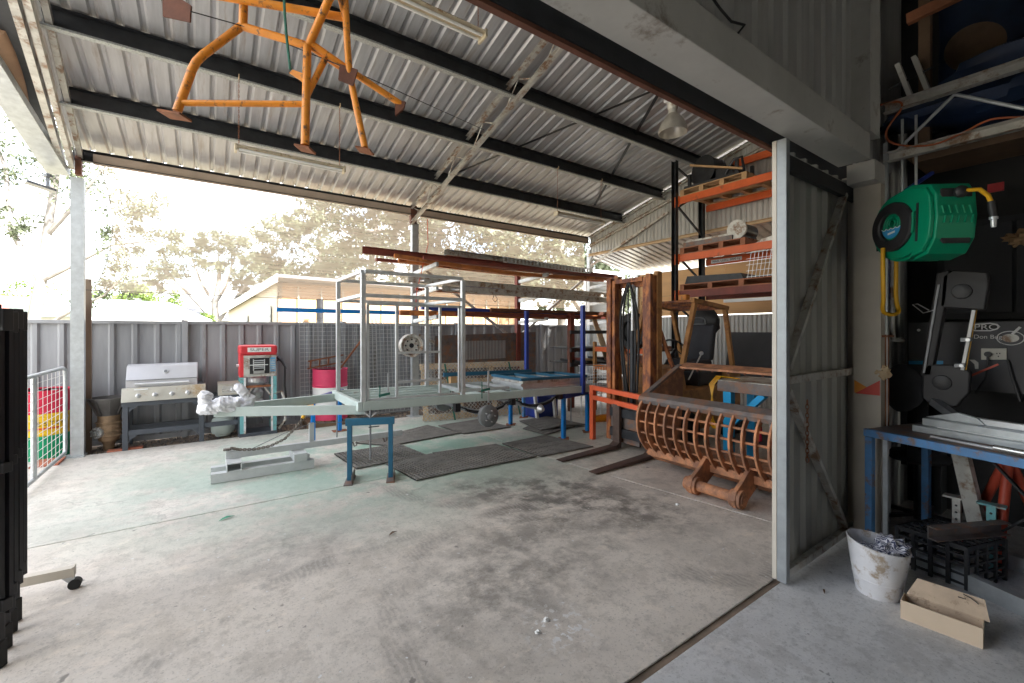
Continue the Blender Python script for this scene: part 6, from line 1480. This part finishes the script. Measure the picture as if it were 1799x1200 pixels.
# side outline in (forward, up): round back, flat outlet face at the front
out = []
for k in range(15): a = R(112) + R(185)*k/14; out.append((-.02+.215*math.cos(a)*1.02, .215*math.sin(a)))
out = [(.17,.19),(.05,.225)] + out + [(.05,-.225),(.15,-.20),(.20,-.12),(.215,.0),(.205,.13)]
Wd = .105
def RP(f, z, s): return rc_ + fn_*f + upz*z + sn_*s
ob('body', MB().extr([RP(f,z,-Wd) for f, z in out], sn_*(2*Wd)), 'reel_green', hr, bev=.022)
ob('side_cover', MB().extr([RP(f*.93,z*.93,Wd+.001) for f, z in out], sn_*.022), 'reel_green', hr, bev=.012)
rg = ob('ring', MB().lathe([(.080,.0),(.080,.020),(.088,.028),(.142,.022),(.150,.012),(.150,.0)], RP(-.055,.0,Wd+.022), sn_, n=44), 'reel_dark', hr, smooth=True)
ob('hub_face', MB().lathe([(.077,.0),(.077,.006),(.0,.007)], RP(-.055,.0,Wd+.022), sn_, n=36), 'reel_green', rg, smooth=True)
for k in range(3): ob('hub_ridge', MB().lathe([(.018+.018*k,.007),(.022+.018*k,.012),(.026+.018*k,.007)], RP(-.055,.022,Wd+.023), sn_, n=28), 'reel_green', rg, smooth=True)
cc = RP(-.055,-.0,Wd+.036); fa = fn_
pts = []
for k in range(13): x = -.068+.136*k/12; pts.append((x, -.004-.010*abs(math.sin(k*1.05))))
for k in range(1,14): a = -math.pi*k/14; pts.append((.069*math.cos(a), .069*math.sin(a)))
ob('sticker', MB().extr([cc + fa*x + upz*z for x, z in pts], sn_*.002), 'sticker_blue', rg)
ob('sticker_wave', MB().tube([cc + sn_*.003 + fa*x + upz*z for x, z in pts[:13]], .0025, 5), 'print_white', rg)
ob('sticker_word', MB().extr([cc + sn_*.0035 + fa*x + upz*z for x, z in ((-.022,-.045),(.032,-.038),(.032,-.026),(-.022,-.033))], sn_*.001), 'print_white', rg)
ob('latch_slot', MB().extr([RP(f,z,Wd+.024) for f, z in ((.10,-.12),(.115,-.12),(.125,.10),(.11,.10))], sn_*.002), 'reel_dark', hr)
ob('side_clip', MB().extr([RP(f,z,Wd+.026) for f, z in ((.085,-.07),(.10,-.06),(.105,.06),(.09,.05))], sn_*.012), 'reel_green', hr, bev=.004)
def FPt(s, z, f=.212): return rc_ + fn_*f + upz*z + sn_*s
ob('outlet_recess', MB().extr([FPt(s,z,.196) for s, z in ((-.085,.105),(.075,.105),(.085,.12),(.075,.155),(-.075,.155),(-.085,.14))], fn_*.012), 'reel_dark', hr, bev=.004)
ob('lower_recess', MB().extr([FPt(s,z,.188) for s, z in ((-.08,-.15),(.06,-.15),(.075,-.13),(.07,-.095),(-.07,-.095),(-.085,-.115))], fn_*.012), 'reel_dark', hr, bev=.004)
for j in range(2):
    for k in range(5):
        s = .07-.036*k; z0_ = .012+.055*(1-j)-.03; ob('vent_rib', MB().bar(FPt(s,z0_-.022,.213), FPt(s-.010*(1 if j else -1),z0_+.022,.213), .010, .012, up=tuple(fn_)), 'reel_green', hr, bev=.003)
ob('hose_guide', MB().lathe([(.03,.0),(.034,.02),(.026,.035),(.016,.04)], FPt(-.01,.13,.208), fn_, n=20), 'reel_dark', hr, smooth=True)
e0 = FPt(-.02,.13,.24)
ob('hose_end', MB().tube([e0, e0+fn_*.03-sn_*.04-upz*.005, e0+fn_*.03-sn_*.085-upz*.04, e0+fn_*.03-sn_*.10-upz*.08], .011, 10), 'hose_yellow', hr, smooth=True)
e1 = e0+fn_*.03-sn_*.10-upz*.08
ob('hose_collar', MB().tube([e1+upz*.01, e1-upz*.03-sn_*.006, e1-upz*.075-sn_*.012], [.016,.018,.014], 12), 'reel_dark', hr, smooth=True)
ob('coupling', MB().lathe([(.010,-.055),(.012,-.04),(.012,-.015),(.018,-.012),(.018,.0)], e1-upz*.075-sn_*.012, upz, n=14), 'light_metal', hr, smooth=True)
ob('swivel_bracket', MB().bar(RP(-.20,.0,-.02), (4.24,1.14,rc_.z), .05, .20), 'dark_steel', hr)
fh_ = [RP(-.10,-.12,Wd+.05), RP(-.095,-.25,Wd+.055), RP(-.11,-.42,Wd+.04), RP(-.16,-.52,Wd+.0), RP(-.22,-.52,-.03), RP(-.25,-.40,-.04), RP(-.255,.0,-.05), RP(-.25,.2,-.06)]
def smooth_path(co, k=5):
    Q = []
    for i in range(len(co)-1):
        for j in range(k):
            f = j/k; a = co[max(i-1,0)]; b = co[i]; c = co[i+1]; d = co[min(i+2,len(co)-1)]; Q.append(.5*((2*b)+(c-a)*f+(2*a-5*b+4*c-d)*f*f+(3*b-a-3*c+d)*f**3))
    return Q + [co[-1]]
ob('feed_hose', MB().tube(smooth_path(fh_), .012, 10), 'hose_yellow', hr, smooth=True)
ob('feed_tail', MB().tube([RP(-.16,.12,.02), RP(-.22,.20,.0), RP(-.28,.22,-.03)], .012, 8), 'hose_yellow', hr, smooth=True)

# jamb details
ob('reflector', MB().extr([(4.198,1.095,1.16),(4.198,1.255,1.16),(4.198,1.255,1.26),(4.198,1.095,1.16)][:3], (-.003,0,0)), 'reflect_orange', shed)
ob('reflector', MB().extr([(4.195,1.095,1.155),(4.195,1.095,1.27),(4.195,1.25,1.155)], (-.002,0,0)), 'reflect_red', shed)
ob('drop_bolt', MB().cyl((4.31,1.09,.86), (4.31,1.09,1.62), .022, 12), 'rust', shed, smooth=True)
ob('bolt_plate', MB().box((4.22,1.06,1.60), (4.40,1.12,1.615)), 'rust', shed); ob('bolt_rag', MB().blob((4.24,1.09,1.33), (.05,.05,.05), .3, 4), 'timber_pale', shed, smooth=True)
ob('conduit', MB().tube([(4.42,1.08,2.9),(4.42,1.08,1.65),(4.46,1.08,1.58),(4.62,1.06,1.57)], .018, 8), 'galv_old', shed, smooth=True)
ob('blue_pipe', MB().tube([(4.38,1.10,1.9),(4.38,1.10,2.55),(4.5,1.02,2.75),(4.7,.9,2.9)], .016, 8), 'royal_blue', shed, smooth=True)

# the welding bench
C0 = V((4.0,1.13,0)); bd = V((-.261,-.965,0)); bnn = V((.965,-.261,0)); BT = .92
wbn = thing('welding_bench', 'blue framed steel workbench beside the sliding door', 'workbench', tuple(C0+bd*1.1+bnn*.35))
def B(l, d, z): return C0 + bd*l + bnn*d + V((0,0,z))
ob('top_plate', MB().extr([B(0,.03,BT-.008), B(2.3,.03,BT-.008), B(2.3,.75,BT-.008), B(0,.75,BT-.008)], (0,0,.010)), 'worn_steel', wbn)
ob('front_rail', MB().bar(B(-.01,.012,BT-.025), B(2.3,.012,BT-.025), .035, .055), 'bench_blue', wbn, bev=.003)
ob('end_rail', MB().bar(B(.01,.032,BT-.036), B(.01,.75,BT-.036), .035, .05), 'bench_blue', wbn)
for (l, d) in ((.02,.02),(.02,.70),(1.15,.66),(2.25,.02)): ob('leg', MB().bar(B(l,d,0), B(l,d,BT-.055), .045, .045, up=tuple(bd)), 'bench_blue', wbn, bev=.003)
ob('back_stile', MB().bar(B(.10,.06,0), B(.10,.06,BT-.05), .02, .03, up=tuple(bd)), 'galv', wbn)
for (a, b) in ((.35,.95),(.95,.35)): ob('cross_brace', MB().bar(B(a,.64,.12), B(b,.64,BT-.1), .03, .012), 'dark_steel', wbn)
# machine base and bars on the bench
s0_ = G(1602,757,BT+.002)
def S(l, d, z): return V((s0_.x,s0_.y,BT+.002)) + bd*l + bnn*d + V((0,0,z))
bsw = thing('bandsaw', 'dark metal cutting bandsaw tilted on its pale base on the workbench', 'bandsaw', tuple(S(.3,.15,0)))
ob('bed', MB().extr([S(0,0,0),S(1.15,0,0),S(1.15,.30,0),S(0,.30,0)], (0,0,.045)), 'galv', bsw, bev=.004)
ob('bed_step', MB().extr([S(.03,.06,.046),S(1.15,.06,.046),S(1.15,.34,.046),S(.03,.34,.046)], (0,0,.05)), 'galv', bsw, bev=.004)
ob('bed_slot', MB().extr([S(.12,.052,.03),S(.85,.052,.03),S(.85,.058,.03),S(.12,.058,.03)], (0,0,.02)), 'white_paint', bsw)
ob('vice_jaw', MB().extr([S(.25,.14,.097),S(.62,.14,.097),S(.62,.19,.097),S(.25,.19,.097)], (0,0,.04)), 'light_metal', bsw, bev=.003)
ob('vice_plate', MB().extr([S(.02,.12,.10),S(.20,.12,.16),S(.30,.12,.14),S(.34,.12,.097),S(.16,.12,.097)], bnn*.03), 'galv', bsw, bev=.003)
def W(u, v): return GX(u, v, 4.50)
lw = W(1655,672); uw = W(1690,512); nrm = V((-1,0,0)); dv = (uw-lw); 
fr_ = MB(); w0 = .17
ob('lower_wheel_guard', MB().extr([W(1620,655),W(1628,640),W(1692,642),W(1705,655),W(1703,690),W(1680,715),W(1640,715),W(1620,700)], (.07,0,0)), 'reel_dark', bsw, bev=.01)
ob('upper_wheel_guard', MB().extr([W(1650,540),W(1655,485),W(1675,474),W(1735,478),W(1738,500),W(1730,545)], (.07,0,0)), 'reel_dark', bsw, bev=.01)
ob('spine', MB().extr([W(1617,660),W(1645,480),W(1668,474),W(1664,520),W(1636,660)], (.09,0,0)), 'reel_dark', bsw, bev=.008)
ob('spine_rib', MB().bar(W(1624,655)-V((.01,0,0)), W(1650,500)-V((.01,0,0)), .012, .012), 'grey_metal', bsw)
for c in (lw, uw): ob('wheel_hub', MB().lathe([(.055,0),(.052,.012),(.03,.016)], c+nrm*.002, nrm, n=28), 'black_plastic', bsw, smooth=True)
ob('blade_guard', MB().bar(W(1692,650)-V((.02,0,0)), W(1712,545)-V((.02,0,0)), .018, .022), 'white_paint', bsw); ob('blade', MB().bar(W(1697,650), W(1716,545), .004, .016), 'gold', bsw)
for (u, v) in ((1703,597),(1692,642)): ob('guide_block', MB().bar(W(u-14,v)-V((.03,0,0)), W(u+6,v-1)-V((.03,0,0)), .03, .03), 'grey_metal', bsw, bev=.003); ob('guide_knob', MB().cyl(W(u,v)-V((.06,0,0)), W(u,v)-V((.03,0,0)), .012, 12), 'light_metal', bsw, smooth=True)
ob('hinge_arm', MB().bar(W(1640,705), S(.2,.2,.08), .05, .05), 'grey_metal', bsw)
ob('handle_wire', MB().tube([W(1640,545),W(1622,550),W(1603,535),W(1612,534),W(1632,545)], .004, 6), 'light_metal', bsw, smooth=True)
br_ = thing('round_bar', 'bright steel round bar lying along the bench front', 'steel bar', tuple(B(.3,.10,BT)))
ob('thin_rod', MB().cyl(B(.34,.10,BT+.014), B(.70,.08,BT+.014), .009, 10), 'light_metal', br_, smooth=True); ob('sleeve', MB().cyl(B(.66,.082,BT+.021), B(1.3,.05,BT+.021), .019, 14), 'stainless', br_, smooth=True)
one('tool_vice', MB().extr([S(.78,.10,.097),S(.80,.10,.20),S(.83,.10,.20),S(.85,.10,.13),S(.98,.10,.13),S(1.0,.10,.20),S(1.03,.10,.20),S(1.05,.10,.097)], bnn*.12), 'galv', 'pale grey vice jaws bolted at the end of the saw bed', 'vice', bev=.004)
one('brush_cup', MB().lathe([(.035,0),(.04,.01),(.028,.06),(.02,.10)], S(.72,.22,.097), n=16), 'white_dirty', 'small white cup standing on the saw bed', 'cup', smooth=True)
one('blue_tool', MB().bar(S(.66,.30,.16), S(.76,.30,.24), .03, .02), 'cyan_paint', 'bright blue tool handle propped behind the saw bed', 'tool', bev=.006)
one('red_pencil_bar', MB().bar(GX(1706,660,4.75), GX(1754,640,4.75), .014, .014), 'red_stand', 'thin red rod propped against the grey board', 'rod')
one('yellow_tape', MB().extr([S(.60,.24,.10),S(.72,.24,.10),S(.72,.30,.10),S(.60,.30,.10)], (0,0,.03)), 'hose_yellow', 'yellow tape measure lying on the saw bed', 'tape measure', bev=.008)
one('white_booklet', MB().extr([S(.98,.01,.098),S(1.2,.01,.098),S(1.2,.10,.098),S(.98,.10,.098)], (0,0,.05)), 'white_dirty', 'white printed carton on the near end of the saw bed', 'carton')
# stool behind the bench
sto = thing('work_chair', 'dark padded chair back showing behind the workbench', 'chair', (4.95,1.0,0))
c = GX(1585,682,4.86)
ob('backrest', MB().blob(c, (.05,.14,.20), .06, 1.5, 22, 16, 2), 'seat_grey', sto, smooth=True); ob('stem', MB().bar((4.92,c.y,.5), (4.90,c.y,c.z), .04, .03), 'black_metal', sto); ob('seat', MB().blob((5.1,c.y-.05,.55), (.22,.22,.06), .03), 'seat_grey', sto, smooth=True)
ob('foot', MB().cyl((5.1,c.y-.05,0), (5.1,c.y-.05,.52), .03, 12), 'black_metal', sto)
for k in range(5): a = k*1.2566; ob('base_leg', MB().bar((5.1,c.y-.05,.05), (5.1+.26*math.cos(a),c.y-.05+.26*math.sin(a),.03), .03, .03), 'black_metal', sto)
# grey board with stickers and a power point
gb2 = thing('tool_board', 'grey backing board with stickers behind the bandsaw', 'board', (5.05,.3,1.17))
ob('panel', MB().box((5.05,-1.2,1.17), (5.075,1.12,1.72)), 'board_grey', gb2)
XB = 5.047
def BP(u, v): return GX(u, v, XB)
def flat(nm, px, m, dx=0.): return ob(nm, MB().extr([BP(u,v)-V((dx,0,0)) for u, v in px], (-.001,0,0)), m, gb2)
flat('oval_sticker', [(1702,573),(1712,569),(1740,567),(1752,569),(1758,574),(1752,579),(1740,582),(1712,582),(1704,579)], 'print_white', .0); flat('oval_inner', [(1704,574),(1713,571),(1740,569),(1750,571),(1755,574),(1750,578),(1740,580),(1713,580)], 'print_black', .0015)
text('lettering', 'PRO', .06, 'print_white', gb2, BP(1733,575)-V((.004,0,0)), (0,-1,0), (0,0,1), .0006, .13)
text('lettering', 'Don Bug', .045, 'print_white', gb2, BP(1735,592)-V((.003,0,0)), (0,-1,0), (0,0,1), .0006, .15)
c = BP(1775,594); ob('ring_sticker', MB().tube([c+V((-.002,.07*math.cos(a),.052*math.sin(a))) for a in [k*math.pi/14 for k in range(28)]], .004, 5, closed=True), 'print_white', gb2); ob('ring_face', MB().extr([c+V((0,.045*math.cos(a),.032*math.sin(a))) for a in [k*math.pi/10 for k in range(20)]], (-.001,0,0)), 'galv_old', gb2)
ob('ring_tail', MB().bar(c+V((-.002,-.01,.03)), c+V((-.002,-.05,.085)), .016, .003, up=(1,0,0)), 'print_white', gb2)
op = ob('power_point', MB().extr([BP(u,v) for u, v in ((1724,632),(1724,612),(1769,612),(1769,632))], (-.014,0,0)), 'outlet', gb2, bev=.003)
ob('plug', MB().cyl(BP(1737,622)-V((.014,0,0)), BP(1737,622)-V((.05,0,0)), .020, 18), 'black_plastic', op, smooth=True)
for (u, v) in ((1752,621),(1757,621),(1754.5,626)): ob('pin_hole', MB().box(tuple(BP(u,v)-V((.0155,.003,.005))), tuple(BP(u,v)+V((-.0145,.003,.005)))), 'print_black', op)
ob('cord', MB().tube([BP(1737,624)-V((.045,0,0)), BP(1737,640)-V((.05,0,0)), BP(1733,665)-V((.05,0,0)), BP(1716,690)-V((.06,0,0))], .006, 6), 'black_plastic', gb2, smooth=True)
ob('cord', MB().tube([BP(1771,632)-V((.02,0,0)), BP(1780,665)-V((.03,0,0)), BP(1794,705)-V((.04,0,0))], .008, 6), 'black_plastic', gb2, smooth=True)
flat('blue_label', [(1596,640),(1657,640),(1657,634),(1596,634)], 'sticker_blue'); c = BP(1614,580); ob('round_sticker', MB().extr([c+V((0,.012*math.cos(a),.012*math.sin(a))) for a in [k*math.pi/8 for k in range(16)]], (-.001,0,0)), 'print_white', gb2)
ob('arc_label', MB().extr([BP(u,v) for u, v in ((1703,632),(1712,632),(1719,637),(1719,648),(1713,648),(1712,640))], (-.001,0,0)), 'galv_old', gb2)
ob('board_leg', MB().box((5.08,1.0,0), (5.12,1.06,1.17)), 'dark_steel', gb2); ob('board_leg', MB().box((5.08,-1.1,0), (5.12,-1.04,1.17)), 'dark_steel', gb2)
one('red_tag', MB().bar(GX(1735,332,5.3), GX(1764,327,5.3), .02, .07), 'red_paint', 'small red box on a dark shelf above the hose reel end', 'box')
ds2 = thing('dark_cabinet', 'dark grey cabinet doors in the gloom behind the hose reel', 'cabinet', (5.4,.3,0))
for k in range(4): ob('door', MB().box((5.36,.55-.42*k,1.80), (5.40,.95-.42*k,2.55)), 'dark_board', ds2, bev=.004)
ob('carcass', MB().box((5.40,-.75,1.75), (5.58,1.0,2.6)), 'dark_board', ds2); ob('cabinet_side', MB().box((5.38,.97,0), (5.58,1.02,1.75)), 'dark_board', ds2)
one('glove', MB().blob(GX(1793,418,4.95), (.05,.07,.05), .35, 3, 20, 14, 5), 'timber', 'brown work glove hung on a peg above the bandsaw', 'glove', smooth=True)
one('peg', MB().cyl(GX(1793,410,4.95), (5.37,GX(1793,410,4.95).y,GX(1793,410,4.95).z), .008, 6), 'dark_steel', 'steel peg that carries the brown glove', 'peg')
# things under the bench
tri = thing('tripod_stand', 'red steel tripod stand under the workbench', 'stand', tuple(B(.95,.45,0)))
tp_ = GX(1772,800,4.6)
for (u, v) in ((1690,955),(1752,1000),(1850,985)):
    ob('leg', MB().cyl(tp_, G(u, v), .028, 14), 'red_stand', tri, smooth=True)
ob('collar', MB().cyl(tp_-upz*.06, tp_+upz*.03, .045, 16), 'red_stand', tri, smooth=True)
for k, (u, v) in enumerate(((1681,875),(1742,888))):
    p = GX(u, v, 4.55 if k == 0 else 4.45); jk = thing('adjustable_prop', ('grey green perforated prop left of the red tripod','green prop between the legs of the red tripod')[k], 'prop', (p.x,p.y,0))
    ob('column', MB().bar((p.x,p.y,0), (p.x,p.y,p.z), .045, .045), 'galv_old' if k == 0 else 'aqua_paint', jk); ob('head_plate', MB().box((p.x-.04,p.y-.07,p.z), (p.x+.04,p.y+.07,p.z+.012)), 'galv_old' if k == 0 else 'aqua_paint', jk)
    for j in range(4): ob('pin_hole', MB().cyl((p.x-.0245,p.y,p.z-.05-.05*j), (p.x-.0225,p.y,p.z-.05-.05*j), .008, 8), 'print_black', jk)
one('blue_bin', MB().blob(B(1.1,.62,.28), (.22,.25,.26), .08, 2), 'royal_blue', 'dark blue bag slumped under the back of the workbench', 'bag', smooth=True)
one('leaning_channel', MB().chan(B(.40,.60,0), B(.28,.55,.78), .05, .09, .004, up=tuple(bd)), 'galv_old', 'grey steel channel leaning under the workbench', 'steel section')
# milk crate
q0_ = G(1640,1030); q1_ = G(1730,1048); 
kx = thing('milk_crate', 'black plastic milk crate under the workbench edge', 'crate', (3.98,.75,0))
ka = V((3.95,.595,0)); kd = V((.141,.99,0)).normalized(); kn = V((.952,-.306,0)); kl, kw, kh = .354, .389, .27
def K(l, d, z): return ka + kd*l + kn*d + upz*z
for (l0,d0,l1,d1) in ((0,0,kl,0),(kl,0,kl,kw),(kl,kw,0,kw),(0,kw,0,0)):
    for z in (.03,.09,.15,.21,.26): ob('band', MB().bar(K(l0,d0,z), K(l1,d1,z), .012, .014 if z < .25 else .03), 'black_plastic', kx)
    for i in range(5): t = i/4; ob('bar', MB().bar(K(l0+(l1-l0)*t,d0+(d1-d0)*t,.0), K(l0+(l1-l0)*t,d0+(d1-d0)*t,.27), .022, .014, up=tuple(kn if abs(l1-l0) > .1 else kd)), 'black_plastic', kx)
for i in range(7): t = i/6; ob('base_bar', MB().bar(K(0,kw*t,.268), K(kl,kw*t,.268), .014, .012), 'black_plastic', kx); ob('base_bar', MB().bar(K(kl*t,0,.262), K(kl*t,kw,.262), .014, .010), 'black_plastic', kx)
for i in range(4): t = i/3; ob('base_bar', MB().bar(K(kl*t*.5,0,.272), K(kl,kw*(1-t*.5),.272), .010, .006), 'black_plastic', kx)
one('steel_angle', MB().chan((3.90,.77,.319), (4.43,.51,.319), .06, .085, .007), 'worn_steel', 'dark steel channel offcut lying on the milk crate', 'steel section')
# white basket bucket with rag
bc = V((3.62,.98,0)) ; bc = G(1548,1050); bc = V((bc.x+.05,bc.y+.03,0))
bu = thing('waste_bin', 'white plastic waste bin, stained, beside the sliding door', 'waste bin', tuple(bc))
def tilt(mb, k=.14):
    d = V((-.3,.95,0))
    for p in mb.v: p.z += max(0, p.z)/.33*k*((p-bc).dot(d))
    return mb
ob('bin', tilt(MB().lathe([(.0,.004),(.108,.0),(.112,.006),(.135,.15),(.155,.30),(.160,.315),(.154,.318),(.148,.305),(.128,.15),(.105,.012),(.0,.010)], bc, n=44)), 'white_dirty', bu, smooth=True)
for z in (.10,.17,.24): ob('ridge', tilt(MB().lathe([(.127+.094*(z-.1),z),(.1305+.094*(z-.1),z+.003),(.128+.094*(z-.1),z+.006)], bc, n=44)), 'white_dirty', bu, smooth=True)
rgm = bpy.data.materials.new('rag_stripes'); rgm.use_nodes = True; MATS['rag'] = rgm
n = rgm.node_tree.nodes; l = rgm.node_tree.links; p = n['Principled BSDF']; w = n.new('ShaderNodeTexWave'); w.inputs['Scale'].default_value = 22; w.inputs['Distortion'].default_value = 5; w.inputs['Detail Scale'].default_value = 1.2
g_ = n.new('ShaderNodeNewGeometry'); l.new(g_.outputs['Position'], w.inputs['Vector']); r_ = n.new('ShaderNodeValToRGB'); r_.color_ramp.elements[0].color = (.06,.065,.12,1); r_.color_ramp.elements[1].color = (.62,.62,.66,1); r_.color_ramp.elements[0].position = .42; r_.color_ramp.elements[1].position = .5
l.new(w.outputs['Fac'], r_.inputs['Fac']); l.new(r_.outputs['Color'], p.inputs['Base Color']); p.inputs['Roughness'].default_value = .9
one('striped_rag', MB().blob(bc+V((.02,-.06,.30)), (.09,.075,.055), .35, 3.2, 28, 18, 4), 'rag', 'blue and white striped rag stuffed over the rim of the waste bin', 'rag', smooth=True)
one('striped_rag', MB().blob(bc+V((-.02,.04,.255)), (.08,.07,.03), .3, 3.2, 28, 18, 8), 'rag', 'blue and white striped rag lying down inside the waste bin', 'rag', smooth=True)
# beige folded metal tray
t0_, t1_ = G(1582,1086), G(1727,1141)
bd2 = (V((t1_.x,t1_.y,0))-V((t0_.x,t0_.y,0))); Lt = bd2.length; bd2.normalize(); tn_ = V((-bd2.y,bd2.x,0)); tn_ = tn_ if tn_.x > 0 else -tn_
o0 = V((t0_.x,t0_.y,0)); wd, ht = .125, .105
def T(l, d, z): return o0 + bd2*l + tn_*d + upz*z
bx = thing('flashing_tray', 'beige folded steel flashing tray on the shed floor', 'tray', tuple(T(Lt/2,wd/2,0)))
ob('front_side', MB().extr([T(0,0,0),T(Lt,0,0),T(Lt,0,ht),T(0,0,ht)], tn_*.003), 'card_beige', bx)
ob('rear_side', MB().extr([T(0,wd,0),T(Lt,wd,0),T(Lt,wd,ht-.01),T(0,wd,ht-.01)], -tn_*.003), 'card_dirty', bx)
ob('rear_flap', MB().extr([T(.01,wd,ht-.01),T(Lt+.02,wd,ht-.01),T(Lt+.0,wd+.06,ht+.075),T(.05,wd+.06,ht+.075)], V((0,0,.003))), 'card_dirty', bx)
ob('base', MB().extr([T(.003,.004,.001),T(Lt-.003,.004,.001),T(Lt-.003,wd-.004,.001),T(.003,wd-.004,.001)], upz*.003), 'card_dirty', bx)
for l_ in (0, Lt-.003): ob('end_side', MB().extr([T(l_,.003,0),T(l_,wd-.003,0),T(l_,wd-.003,ht-.004),T(l_,.003,ht-.004)], bd2*.003), 'card_beige', bx)
ob('wire_scrap', MB().tube([T(.22,wd+.04,ht+.055),T(.25,wd+.03,ht+.06),T(.24,wd+.05,ht+.075),T(.27,wd+.04,ht+.07),T(.30,wd+.03,ht+.055)], .003, 5), 'dark_steel', bx)
p0_, p1_ = G(1585,990), G(1815,1100)
one('floor_purlin', MB().chan((p1_.x+.05,p1_.y,.052), (p0_.x+.05,p0_.y,.052), .06, .10, .003), 'galv', 'galvanised purlin lying on the shed floor behind the beige tray', 'steel section')
p2_ = G(1758,955); one('floor_purlin', MB().chan((4.45,-.3,.05), (4.55,.55,.05), .06, .10, .003), 'galv', 'galvanised purlin lying on the floor behind the milk crate', 'steel section')
# loft clutter in the gloom
one('blue_tarpaulin', MB().blob((5.0,.15,3.42), (.50,1.1,.27), .22, 2.4, 36, 20, 6), 'tarp_blue', 'dark blue tarpaulin bundled on the mezzanine boards', 'tarpaulin', smooth=True)
lt = MB(); N_ = 16
for j in range(N_+1):
    for i in range(N_+1): lt.v.append(V((5.45+.08*mnoise.noise(V((i*.4,j*.4,1))), 1.0-2.6*i/N_, 3.4+2.3*j/N_)))
for j in range(N_):
    for i in range(N_): a = j*(N_+1)+i; lt.f.append([a,a+1,a+N_+2,a+N_+1])
hb_ = one('hung_tarpaulin', lt, 'tarp_blue', 'blue tarpaulin hung over the upper shed wall', 'tarpaulin', smooth=True); s = hb_.modifiers.new('t','SOLIDIFY'); s.thickness = .004
fd = GX(1712,82,4.95); fdn = V((-.75,.1,-.65)).normalized()
one('loft_platter', MB().lathe([(.17,0),(.175,.01),(.15,.02),(.05,.03),(.0,.03)], fd, fdn, n=32), 'timber_dark', 'dull round lid hanging high in the shed loft', 'platter', smooth=True)
one('lid_hook', MB().cyl(fd, V((5.44,fd.y,fd.z+.1)), .01, 6), 'dark_steel', 'thin hook that carries the round lid', 'hook')
cb = thing('cable_box', 'pale metal trunking leaning behind the loft truss', 'trunking', tuple(GX(1585,130,4.62)))
a_, b_ = GX(1578,115,4.62), GX(1612,200,4.62); ob('half', MB().bar(a_, b_, .03, .08, up=(1,0,0)), 'beam_grey', cb); ob('half', MB().bar(a_+V((.0,-.10,.01)), b_+V((0,-.10,.01)), .03, .08, up=(1,0,0)), 'beam_grey', cb); ob('tie', MB().bar(a_.lerp(b_,.4)+V((-.02,.1,0)), a_.lerp(b_,.4)+V((-.02,-.2,.06)), .01, .012), 'dark_steel', cb)
co = [GX(u,v,4.30) for u, v in ((1502,214),(1530,192),(1562,180),(1582,180),(1583,192),(1568,212),(1557,232),(1562,248),(1590,256),(1640,254),(1690,234),(1740,210),(1799,206))]
Q = []
for i in range(len(co)-1):
    for j in range(4):
        f = j/4; a = co[max(i-1,0)]; b = co[i]; c = co[i+1]; d = co[min(i+2,len(co)-1)]; Q.append(.5*((2*b)+(c-a)*f+(2*a-5*b+4*c-d)*f*f+(3*b-a-3*c+d)*f**3))
one('extension_cord', MB().tube(Q+[co[-1]], .007, 7), 'cord_orange', 'orange extension cord looped along the mezzanine truss', 'cord', smooth=True)
one('black_cable', MB().tube([GY(1250,-6,1.10),GY(1265,15,1.08),GY(1285,38,1.07),GY(1308,44,1.08),GY(1297,58,1.10)], .006, 6), 'black_rubber', 'short black cable end hanging over the header beam', 'cable', smooth=True)

# litter on the floor
def leaf(label, u, v, m, L=.12):
    c = G(u, v, .004); mb = MB(); a = V((.9,.4,0)); b = V((-.4,.9,0))
    pts = [(-.5,0,0),(-.2,.12,.01),(.1,.14,.014),(.5,-.05,.004),(.1,-.10,.012),(-.2,-.08,.008)]
    mb.extr([c + a*(x*L) + b*(y*L) + V((0,0,z)) for x, y, z in pts], (0,0,.0015)); return one('gum_leaf', mb, m, label, 'leaf')
leaf('green gum leaf lying on the concrete near the silver jib foot', 398, 911, 'reel_green', .13)
leaf('brown dry leaf on the concrete below the mats', 690, 938, 'timber_dark', .09)
leaf('dry leaf on the shed floor by the waste bin', 1448, 1040, 'timber_dark', .05)
for k, (u, v) in enumerate(((1190,887),(945,1112),(960,1090))):
    c = G(u, v); one('concrete_chip', MB().blob(c+V((0,0,.006)), (.018,.015,.010), .4, 3, 8, 6, k), 'white_paint', ('white crumb on the floor near the bucket pin','white crumb in the paint spatter near the shed sill','second white crumb in the paint spatter')[k], 'crumb')
